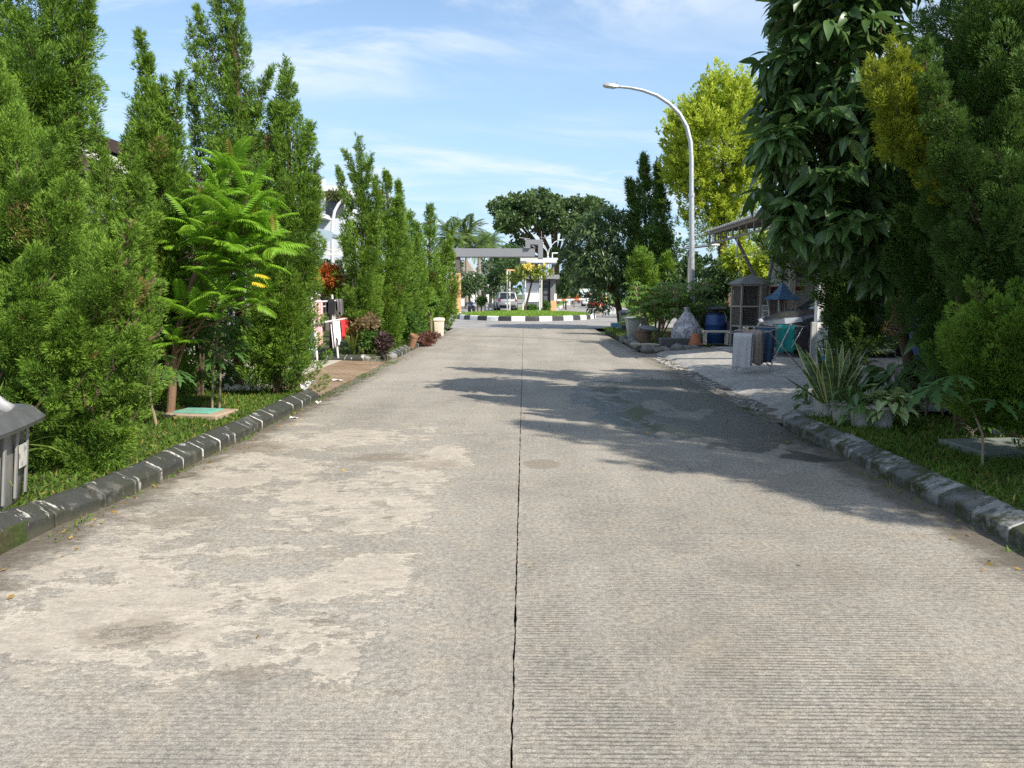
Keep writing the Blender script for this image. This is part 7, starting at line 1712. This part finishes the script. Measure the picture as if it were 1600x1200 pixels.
# lower front roof with its white verge board (seen from the road as a pale band between two tiled planes)
q0 = P(128, 232, 13.0) - hb; q1 = P(196, 262, 13.0) - hb
MB().bar(q0 + Vector((-0.6, 0, 0.27)), q1 + Vector((0.6, 0, -0.26)), 0.08, 0.17).build('verge_board', M_WHITE, root)
dz2 = (q1.z - q0.z) / (q1.x - q0.x); a0 = q0 + Vector((-1.6, 0, -0.12 - dz2 * 1.6)); a1 = q1 + Vector((0.9, 0, -0.12 + dz2 * 0.9))
tiled_plane(root, (a1.x, a1.y - 2.6, a1.z), (a1.x, a1.y, a1.z), (a0.x, a0.y, a0.z), (a0.x, a0.y - 2.6, a0.z), 10)
f = MB().box((1.71, -1.5, 1.6), (0.06, 1.4, 1.3)).build('window', M_WHITE, root); MB().box((1.75, -1.5, 1.6), (0.02, 1.2, 1.1)).build('pane', M_GLASS, f)
MB().box((1.72, 1.6, 1.05), (0.06, 1.0, 2.1)).build('door', mat('dark_door', (0.05, 0.045, 0.045), 0.6), root)
root = thing('garden_wall', 'low grey wall in the shade behind the pinnate-leaved tree', 'wall', (-6.1, 9.0, 0.1)); MB().box((0, 0, 0.35), (0.18, 4.6, 0.7)).build('wall', M_WALLG, root, bevel=0.01)
for yy in (-1.9, 0.0, 1.9): MB().box((0, yy, 0.5), (0.26, 0.26, 1.0)).build('pillar', M_WALLG, root, bevel=0.01)
# two-storey pale house with a balcony
Y2 = 33.0; q = P(548, 480, Y2); hb = Vector((q.x, Y2, 0.1)); root = thing('house', 'blue-white two-storey house with a balcony between the juniper groups', 'house', hb)
def hp(px, py, dy=0.0): return P(px, py, Y2 + dy) - hb
top = hp(520, 292).z; fl2 = hp(500, 338).z
MB().box((-4.0, 3.0, top / 2 - 0.15), (7.2, 6.0, top - 0.3)).build('wall', M_WALLW, root)
MB().box((-4.0, 3.0, top - 0.08), (7.6, 6.4, 0.22)).build('roof_slab', M_WHITE, root)
MB().box((hp(507, 330).x, -0.03, (top + fl2) / 2 + 0.1), (0.14, 0.2, top - fl2 + 0.4)).build('column', M_WHITE, root)
MB().box((-4.2, -0.55, fl2 - 0.08), (6.9, 1.1, 0.16)).build('balcony_floor', M_WHITE, root)
rl = [(hp(470, 320).x, fl2), (hp(506, 320).x, fl2)]
for z_ in (fl2 + 0.06, fl2 + 0.55): MB().tube([(rl[0][0], -1.0, z_), (rl[1][0], -1.0, z_)], 0.022, 6).build('railing', M_BLKPL, root)
for k in range(16): xx = rl[0][0] + (rl[1][0] - rl[0][0]) * k / 15; MB().tube([(xx, -1.0, fl2 + 0.05), (xx, -1.0, fl2 + 0.55)], 0.012, 5).build('baluster', M_BLKPL, root)
MB().box((hp(521, 325).x, -0.02, fl2 + 0.35), (0.9, 0.05, 0.75)).build('window', mat('dark_window', (0.07, 0.075, 0.085), 0.3), root)
for xx in (-5.6, -2.6): f = MB().box((xx, -0.03, 1.6), (1.3, 0.08, 1.3)).build('window', M_WHITE, root); MB().box((xx, -0.08, 1.6), (1.1, 0.02, 1.1)).build('pane', M_GLASS, f)
shrub('hanging_plant', 'trailing plants over the parapet of the blue-white house', 32.8, 528, 306, 18, 7, 900, 0.16, 0.05, leaf_mat('trailing_leaves', (0.07, 0.09, 0.03), (0.17, 0.19, 0.07), 0.3, 0.6, 0.2), 31, cat='plant', zb=P(528, 306, 32.8).z - 0.3)
# its blue-grey carport
root = thing('carport', 'blue-grey carport roof in front of the blue-white house', 'carport', (P(510, 480, 27).x, 27, 0.1)); cb = Vector(root.location)
def cp(px, py, dy=0): return P(px, py, 27 + dy) - cb
MB().bar(cp(490, 360) + Vector((-2.5, 0, 0.5)), cp(537, 373), 3.0, 0.12).build('roof_sheet', mat('blue_grey_sheet', (0.28, 0.36, 0.42), 0.5, var=0.1), root)
MB().bar(cp(480, 355) + Vector((-2.5, -1.52, 0.5)), cp(536, 375) + Vector((0, -1.52, 0)), 0.06, 0.32).build('fascia', mat('blue_grey_fascia', (0.36, 0.46, 0.52), 0.5, var=0.08), root)
for dx in (-3.6, -0.15):
    MB().box((cp(536, 400).x + dx, 0, 1.3), (0.14, 0.14, 2.6)).build('post', M_STRUT, root)
MB().bar(cp(494, 398) + Vector((-1.5, -1, 0)), cp(545, 400) + Vector((0, -1, 0)), 0.08, 0.06).build('rail', M_WHITE, root); MB().bar(cp(494, 391) + Vector((-1.5, -1, 0)), cp(545, 393) + Vector((0, -1, 0)), 0.08, 0.05).build('rail', M_WHITE, root)
for k in range(4): xx = cp(500 + 13 * k, 395); MB().box((xx.x, -1, xx.z), (0.06, 0.06, 0.14)).build('rail_post', M_WHITE, root)
MB().box((-1.2, 3.0, 1.1), (5.0, 0.15, 2.2)).build('back_wall', mat('dark_wall', (0.16, 0.14, 0.12), 0.9), root)
# its white curved lamp arm
root = thing('street_lamp', 'white curved lamp arm showing between the juniper groups on the left', 'street lamp', (P(519, 480, 29.5).x, 29.5, 0.1)); cb = Vector(root.location)
MB().tube([(0, 0, 0)] + [tuple(P(px, py, 29.5) - cb) for px, py in ((519, 362), (520, 345), (523, 330), (529, 319), (537, 311), (548, 306))], [0.07, 0.065, 0.06, 0.06, 0.055, 0.05, 0.045], 10).build('pole', M_WPIPE, root, smooth=True)
MB().box((P(551, 305, 29.5) - cb), (0.35, 0.16, 0.08)).build('lamp_head', M_WPIPE, root, bevel=0.02)

# ================================================================ the gate at the end of the road
YG = 59.0
q = P(710, 489, YG); gb = Vector((q.x, YG, 0.0)); root = thing('gate_portal', 'estate gate with orange pillar and long grey beam ending in a square frame', 'gate', gb)
def gp(px, py, dy=0.0): return P(px, py, YG + dy) - gb
M_BEAM = mat('beam_grey', (0.205, 0.21, 0.225), 0.7, var=0.06, scale=0.8); M_DKB = mat('pillar_brown', (0.115, 0.095, 0.085), 0.8, var=0.1)
px0, px1 = gp(713, 450).x, gp(719.5, 450).x
zo = gp(715, 427).z; zt = gp(715, 401).z; zb0, zb1 = gp(715, 402).z, gp(715, 389).z
MB().box(((px0 + px1) / 2, 0, zo / 2), (px1 - px0, 1.0, zo)).build('pillar', M_ORANGE, root, bevel=0.01)
MB().box(((px0 + px1) / 2, 0, (zo + zt) / 2 + 0.01), ((px1 - px0) * 0.96, 0.96, zt - zo)).build('pillar_top', M_DKB, root)
fin = MB(); fin.prism([(gp(704, 490).x, 0), (px0 - 0.01, 0), (px0 - 0.01, gp(712, 428).z), (gp(704, 442).x, gp(704, 442).z)], -0.35, 0.35, 'Y'); fin.build('fin', M_ORANGE, root, bevel=0.01)
sp_ = gp(703, 450); MB().box((sp_.x + 0.0, -0.3, sp_.z), (0.12, 0.3, 0.95)).build('sign_panel', M_WHITE, root)
for z_ in (0.9, 2.1): MB().box((px1 - 0.15, -0.502, z_), (0.34, 0.012, 0.02)).build('groove', M_DKB, root)
bx1 = gp(836, 395).x
MB().box(((px0 - 0.3 + bx1) / 2, 0, (zb0 + zb1) / 2), (bx1 - px0 + 0.3, 1.3, zb1 - zb0)).build('beam', M_BEAM, root, bevel=0.02)
a0, a1 = gp(821, 400).x, gp(848, 400).x; ztp = gp(835, 375.5).z; zlo = gp(835, 404).z; fw = 0.36
fr = MB(); fr.box(((a0 + a1) / 2, 0.0, ztp - fw / 2), (a1 - a0, 1.7, fw)); fr.box((a1 - fw / 2, 0.0, (zlo + ztp - fw) / 2), (fw, 1.7, ztp - fw - zlo)); fr.box((a0 + fw / 2, 0.0, (zb1 + ztp - fw) / 2), (fw, 1.68, ztp - fw - zb1)); fr.build('frame', M_BEAM, root)
pi_ = gp(838, 420); MB().box((pi_.x + 0.2, 5.2, zlo / 2 + 0.1), (0.4, 0.4, zlo)).build('pier', M_BEAM, root)
# guardhouse
YH = 61.5; q = P(845, 485, YH); hb = Vector((q.x, YH, 0.05)); root = thing('guardhouse', 'small grey and white guardhouse with flat roofs under the gate frame', 'guardhouse', hb)
def hq(px, py, dy=0.0): return P(px, py, YH + dy) - hb
x0, x1 = hq(820, 450).x, hq(868, 450).x; zr = hq(845, 436).z
MB().box(((x0 + x1) / 2, 1.6, zr / 2), (x1 - x0, 3.0, zr)).build('wall', mat('guard_wall', (0.20, 0.20, 0.215), 0.8, var=0.06), root)
wpx0, wpx1 = hq(820, 450).x, hq(842, 450).x; MB().box(((wpx0 + wpx1) / 2, 0.07, (hq(830, 442).z + hq(830, 472).z) / 2), (wpx1 - wpx0, 0.08, hq(830, 442).z - hq(830, 472).z)).build('white_panel', mat('guard_white', (0.68, 0.69, 0.74), 0.7, var=0.04), root)
MB().box((hq(831, 457).x, 0.026, hq(831, 457).z), (wpx1 - wpx0, 0.01, 0.03)).build('panel_joint', M_DKB, root)
dx0, dx1 = hq(846, 450).x, hq(859, 450).x
fd = MB().box(((dx0 + dx1) / 2, 0.06, hq(850, 440).z / 2), (dx1 - dx0, 0.10, hq(850, 440).z)).build('door', M_BLKPL, root)
for zz0, zz1 in ((440.5, 446), (449, 460), (462, 470)):
    za, zb = hq(852, zz0).z, hq(852, zz1).z; MB().box(((dx0 + dx1) / 2 + 0.02, 0.0, (za + zb) / 2), ((dx1 - dx0) * 0.55, 0.03, abs(za - zb) * 0.85)).build('pane', mat('grey_glass', (0.10, 0.11, 0.12), 0.1, spec=0.8), fd)
MB().box((hq(863, 455).x, -0.06, zr / 2), (0.32, 0.28, zr)).build('pillar', mat('guard_pillar', (0.17, 0.165, 0.175), 0.8, var=0.06), root)
MB().box((hq(849, 432).x, 1.4, zr + 0.16), (hq(873, 432).x - hq(824, 432).x, 4.2, 0.32)).build('roof', M_GREYP, root, bevel=0.01)
up0, up1 = hq(813, 407), hq(871.5, 407); zt_, zb_ = hq(840, 403.5).z, hq(840, 411).z
MB().box(((up0.x + up1.x) / 2, 1.2, (zt_ + zb_) / 2), (up1.x - up0.x, 3.6, zt_ - zb_)).build('upper_roof', mat('pale_slab', (0.62, 0.63, 0.66), 0.7, var=0.05), root, bevel=0.01)
for xx in (hq(828, 420).x, hq(866, 420).x): MB().box((xx, 1.9, (zr + 0.3 + zb_) / 2), (0.14, 0.14, zb_ - zr - 0.3)).build('upper_post', M_GREYP, root)
MB().tube([tuple(hq(863, 404)), tuple(hq(863, 395.5)), tuple(hq(872, 395.5))], 0.06, 6).build('pipe', M_WPIPE, root)
# antennas on the portal
root = thing('antenna', 'thin television antenna above the gate frame', 'antenna', gb + gp(846, 376, 0.3)); MB().tube([(0, 0, 0), (0, 0, 0.7)], 0.02, 5).build('mast', M_STEEL, root); MB().tube([(-0.2, 0, 0.25), (0.9, 0, 0.15)], 0.02, 5).build('boom', M_STEEL, root)
for k in range(4): MB().tube([(0.1 + 0.2 * k, -0.25, 0.22 - 0.02 * k), (0.1 + 0.2 * k, 0.25, 0.22 - 0.02 * k)], 0.01, 4).build('element', M_STEEL, root)
tag(MB().tube([(0, 0, 0), (0, 0.0, 0.1), (-0.8, 0, 0.2)], 0.025, 5).build('floodlight_arm', M_STEEL, None, loc=gb + gp(828, 375.5)), 'thin metal arm on top of the gate frame, left of the antenna', 'arm')
# white pipe frame
YW = 56.5; q = P(818, 485, YW); wb = Vector((q.x, YW, 0.2)); root = thing('pipe_frame', 'white pipe scaffold frame with an orange top rail on the island lawn', 'frame', wb)
def wq(px, py, dy=0.0): return P(px, py, YW + dy) - wb
zt_ = wq(800, 423).z
xs_ = [wq(793, 450).x, wq(817.5, 450).x, wq(843.5, 450).x]
for x in xs_:
    MB().box((x, -0.5, zt_ / 2 - 0.05), (0.10, 0.10, zt_ + 0.1)).build('post', M_WPIPE, root); MB().box((x + 0.16, 0.9, zt_ / 2 - 0.05), (0.08, 0.08, zt_ + 0.1)).build('post', M_WPIPE, root)
    MB().bar((x, -0.45, zt_), (x + 0.16, 0.9, zt_), 0.06, 0.06).build('rail', M_WPIPE, root)
MB().bar((xs_[0] - 0.05, -0.5, zt_ + 0.03), (xs_[1] - 0.1, -0.5, zt_ + 0.03), 0.11, 0.12).build('rail', M_ORANGE, root, label='orange rail')
MB().bar((xs_[1] - 0.1, -0.5, zt_), (xs_[2], -0.5, zt_), 0.08, 0.08).build('rail', M_WPIPE, root)
for py in (455, 471): z_ = wq(800, py).z; MB().bar((xs_[0], -0.44, z_), (xs_[2], -0.44, z_), 0.05, 0.06 if py == 455 else 0.045).build('rail', M_WPIPE, root)
# frangipani
M_FRA = leaf_mat('frangipani_leaves', (0.08, 0.14, 0.02), (0.30, 0.34, 0.05), 0.35, 0.5, 0.3, third=(0.75, 0.62, 0.12))
rng = np.random.default_rng(8); q = P(819, 485, 55.0); fb = Vector((q.x, 55.0, 0.25)); root = thing('frangipani_tree', 'sparse leaning tree with yellow-green leaves and yellow blossom among the white pipes', 'tree', fb)
cl = Cloud(); ends = []
for px, py, r_, n in ((815, 423, 8, 140), (828, 420, 8, 170), (845, 423, 8, 180), (838, 428, 8, 110), (806, 432, 7, 80), (793, 436, 7, 80), (855, 424, 8, 90), (820, 428, 7, 70), (848, 428, 8, 60)):
    e = P(px, py, 55 + rng.uniform(-.5, .5)); a = r_ / FPX * 55; leaf_cloud(cl, e, (a, a, a * 0.7), n, 0.26, 0.10, rng, droop=0.3, clus=6, tint=0.5, shell=0.3, viewcull=False); ends.append(e)
for T in cl.T: T[rng.random(len(T)) < 0.0] = 2
cl.build('crown', M_FRA, root, np.array(fb))
fl_ = Cloud()
for px, py in ((823, 415), (827, 419), (824, 417), (847, 416), (830, 416)): leaf_cloud(fl_, P(px, py, 54.6), (0.22, 0.22, 0.14), 60, 0.13, 0.10, rng, clus=4, tint=0.6, viewcull=False)
fl_.build('blossom', mat('yellow_blossom', (0.78, 0.62, 0.14), 0.6, var=0.1), root, np.array(fb))
limbs(root, fb, ends, 0.09, M_BARK2, fork=P(831, 440, 55) - fb)
# barrier
YB = 60.0; q = P(864.5, 485, YB); bb = Vector((q.x, YB, 0)); root = thing('boom_barrier', 'orange barrier cabinet with a long red and white boom across the exit road', 'barrier', bb)
def bq(px, py): return P(px, py, YB) - bb
wz = bq(864, 470).z; MB().box((0, 0, wz / 2), (0.46, 0.4, wz)).build('cabinet', M_ORANGE, root, bevel=0.02)
MB().box((bq(867.5, 463).x, -0.05, bq(867, 465).z), (0.2, 0.2, 0.6)).build('head', M_WHITE, root, bevel=0.02)
b0, b1 = bq(870, 469), bq(932, 466.5); nseg = 9
for k in range(nseg): MB().bar(b0.lerp(b1, k / nseg) + Vector((0, -0.2, 0)), b0.lerp(b1, (k + 0.999) / nseg) + Vector((0, -0.2, 0)), 0.06, 0.13).build('boom_segment', mat('boom_red', (0.55, 0.16, 0.08), 0.5) if k in (1, 4) else M_WHITE, root)
q = P(940, 490, YB - 2); pb = Vector((q.x, YB - 2, 0)); root = thing('boom_rest', 'yellow and orange barrier rest post with a black box right of the boom', 'barrier post', pb)
MB().tube([(-0.12, 0, 0), (-0.12, 0, 1.1)], 0.07, 8).build('post', M_ORANGE, root); MB().tube([(-0.12, 0, 0.35), (-0.12, 0, 1.25), (0.32, 0, 1.25), (0.32, 0, 0.7)], 0.05, 8).build('frame', mat('yellow_paint', (0.65, 0.48, 0.10), 0.6), root)
MB().box((0.12, 0, 0.98), (0.3, 0.2, 0.3)).build('box', M_BLKPL, root, bevel=0.02); MB().box((0.12, -0.11, 1.02), (0.16, 0.02, 0.12)).build('label_plate', M_WHITE, root)
for k in range(3):
    q = P(948 + 5.5 * k, 488, 57.5); tag(MB().lathe([(0.12, 0), (0.14, 0.02), (0.16, 0.36), (0.13, 0.38)], 12, sq=0.6).build('planter', mat('pale_planter', (0.50, 0.53, 0.53), 0.7, var=0.08), None, loc=(q.x, 57.5, 0)), ['leftmost', 'middle', 'rightmost'][k] + ' pale grey planter in the short row right of the barrier rest', 'planter', 'planters right of the barrier')
# kerb and lawn by the exit road
b = MB(); b.bar(P(868, 486, 62) * 1.0, P(895, 468, 95), 0.25, 0.2)
ex0, ex1 = G(868, 484, 0.1), G(900, 467, 0.1)
root = structure('kerb', (0, 0, 0)); 
for k in range(14): MB().bar(ex0.lerp(ex1, k / 14), ex0.lerp(ex1, (k + 0.96) / 14), 0.25, 0.2).build('kerb_stone', M_IW if k % 2 else M_PALEGREY, root)
sheet('exit_lawn', [(2.2, 62.5), (ex0.x - 0.1, ex0.y), (ex1.x - 0.1, ex1.y), (ex1.x - 4, ex1.y + 6), (-0.5, 84), (-0.5, 66)], 0.05, M_LAWN)
sheet('far_lawn', [(-70, 62.3), (-11.2, 62.3), (-11.2, 190), (-70, 190)], 0.02, M_LAWN); sheet('far_lawn', [(11.2, 62.3), (70, 62.3), (70, 190), (11.2, 190)], 0.02, M_LAWN)
# far canopy, lamps, fence, houses
q = P(912, 460, 112); root = thing('canopy', 'low white canopy roof far down the exit road', 'canopy', (q.x, 112, 0)); MB().box((0, 0, P(912, 454, 112).z), (3.4, 3, 0.5)).build('roof', mat('pale_canopy', (0.62, 0.68, 0.66), 0.6), root)
for x in (-1.5, 1.5):
    for y in (-1.2, 1.2): MB().box((x, y, 0.85), (0.12, 0.12, 1.7)).build('post', M_PALEGREY, root)
q = P(857, 480, 68); root = thing('street_lamp', 'double-armed pale street lamp rising behind the guardhouse roof', 'street lamp', (q.x, 68, 0)); lb = Vector(root.location)
MB().tube([(0, 0, 0)] + [tuple(P(856, 400, 68) - lb)], 0.09, 8).build('pole', M_WPIPE, root, smooth=True)
for pts in (((856, 400), (854.5, 392), (851, 385), (847, 380)), ((856, 400), (858, 390), (862, 383), (867, 378), (873, 375.5))):
    MB().tube([tuple(P(a, c, 68) - lb) for a, c in pts], 0.038, 8).build('arm', M_WPIPE, root, smooth=True)
for a, c in ((846, 379.5), (875, 375)): MB().box(P(a, c, 68) - lb, (0.4, 0.16, 0.09)).build('lamp_head', M_WPIPE, root, bevel=0.02)
q = P(889, 470, 100); root = thing('lamp_post', 'thin pale post on the lawn beside the exit road', 'post', (q.x, 100, 0)); MB().tube([(0, 0, 0), (0, 0, P(889, 438, 100).z)], 0.09, 8).build('post', M_WPIPE, root); MB().box((0, 0, P(889, 438, 100).z), (0.3, 0.2, 0.12)).build('lamp_head', M_WPIPE, root)
root = thing('low_fence', 'low grey fence of posts left of the silver car', 'fence', (P(752, 480, 63).x, 63, 0))
for k in range(7): MB().box((-0.9 + 0.3 * k, 0, 0.35), (0.12, 0.12, 0.7)).build('post', M_PALEGREY, root)
MB().box((0, 0, 0.68), (2.0, 0.08, 0.08)).build('rail', M_PALEGREY, root)
for i, (lb, px0, px1, py0, Y, hh) in enumerate([('white house gable seen just right of the orange pillar', 718, 737, 413, 92, 0), ('white house behind the palms, its pale roof above the silver car', 744, 790, 414, 108, 1)]):
    a, c = P(px0, py0, Y), P(px1, py0, Y); hb = Vector(((a.x + c.x) / 2, Y + 3, 0)); root = thing('far_house', lb, 'house', hb); wd = c.x - a.x; zt_ = a.z
    MB().box((0, 0, zt_ / 2 - 0.4), (wd, 6, zt_ - 0.8)).build('wall', mat('far_white_wall', (0.72, 0.71, 0.68), 0.8, var=0.05), root)
    rb = MB(); rb.prism([(-wd / 2 - 0.3, zt_ - 0.8), (wd / 2 + 0.3, zt_ - 0.8), (wd / 2 - wd * 0.35, zt_ + 0.5), (-wd / 2 + wd * 0.35, zt_ + 0.5)], -3.4, 3.4, 'Y'); rb.build('roof', mat('far_roof', (0.35, 0.31, 0.28), 0.8), root)
    for xx in (-wd * 0.25, wd * 0.25):
        for z_ in (1.5, zt_ - 2.2): f = MB().box((xx, -3.02, z_), (wd * 0.2, 0.08, 1.1)).build('window', M_PALEGREY, root); MB().box((0, 0, 0), (wd * 0.16, 0.04, 0.9)).build('pane', M_GLASS, f, loc=(xx, -3.07, z_))
    MB().box((0, -3.3, zt_ * 0.45), (wd + 0.4, 0.6, 0.18)).build('ledge', M_WHITE, root)
# tall white pipe left of the gate
root = thing('sign_post', 'white square post rising above the gate beam at its left end', 'post', (P(700, 480, 58).x, 58, 0)); MB().box((0, 0, P(700, 373, 58).z / 2), (0.24, 0.24, P(700, 373, 58).z)).build('post', M_WHITE, root, bevel=0.01)
tag(MB().tube([(0, 0, 0), (0, 0, P(716, 330, 90).z * 0.7), (0.25, 0, P(716, 330, 90).z)], [0.09, 0.06, 0.03], 6).build('radio_mast', M_STEEL, None, loc=(P(713, 450, 90).x, 90, 0)), 'thin radio mast standing among the palms beyond the gate', 'mast')
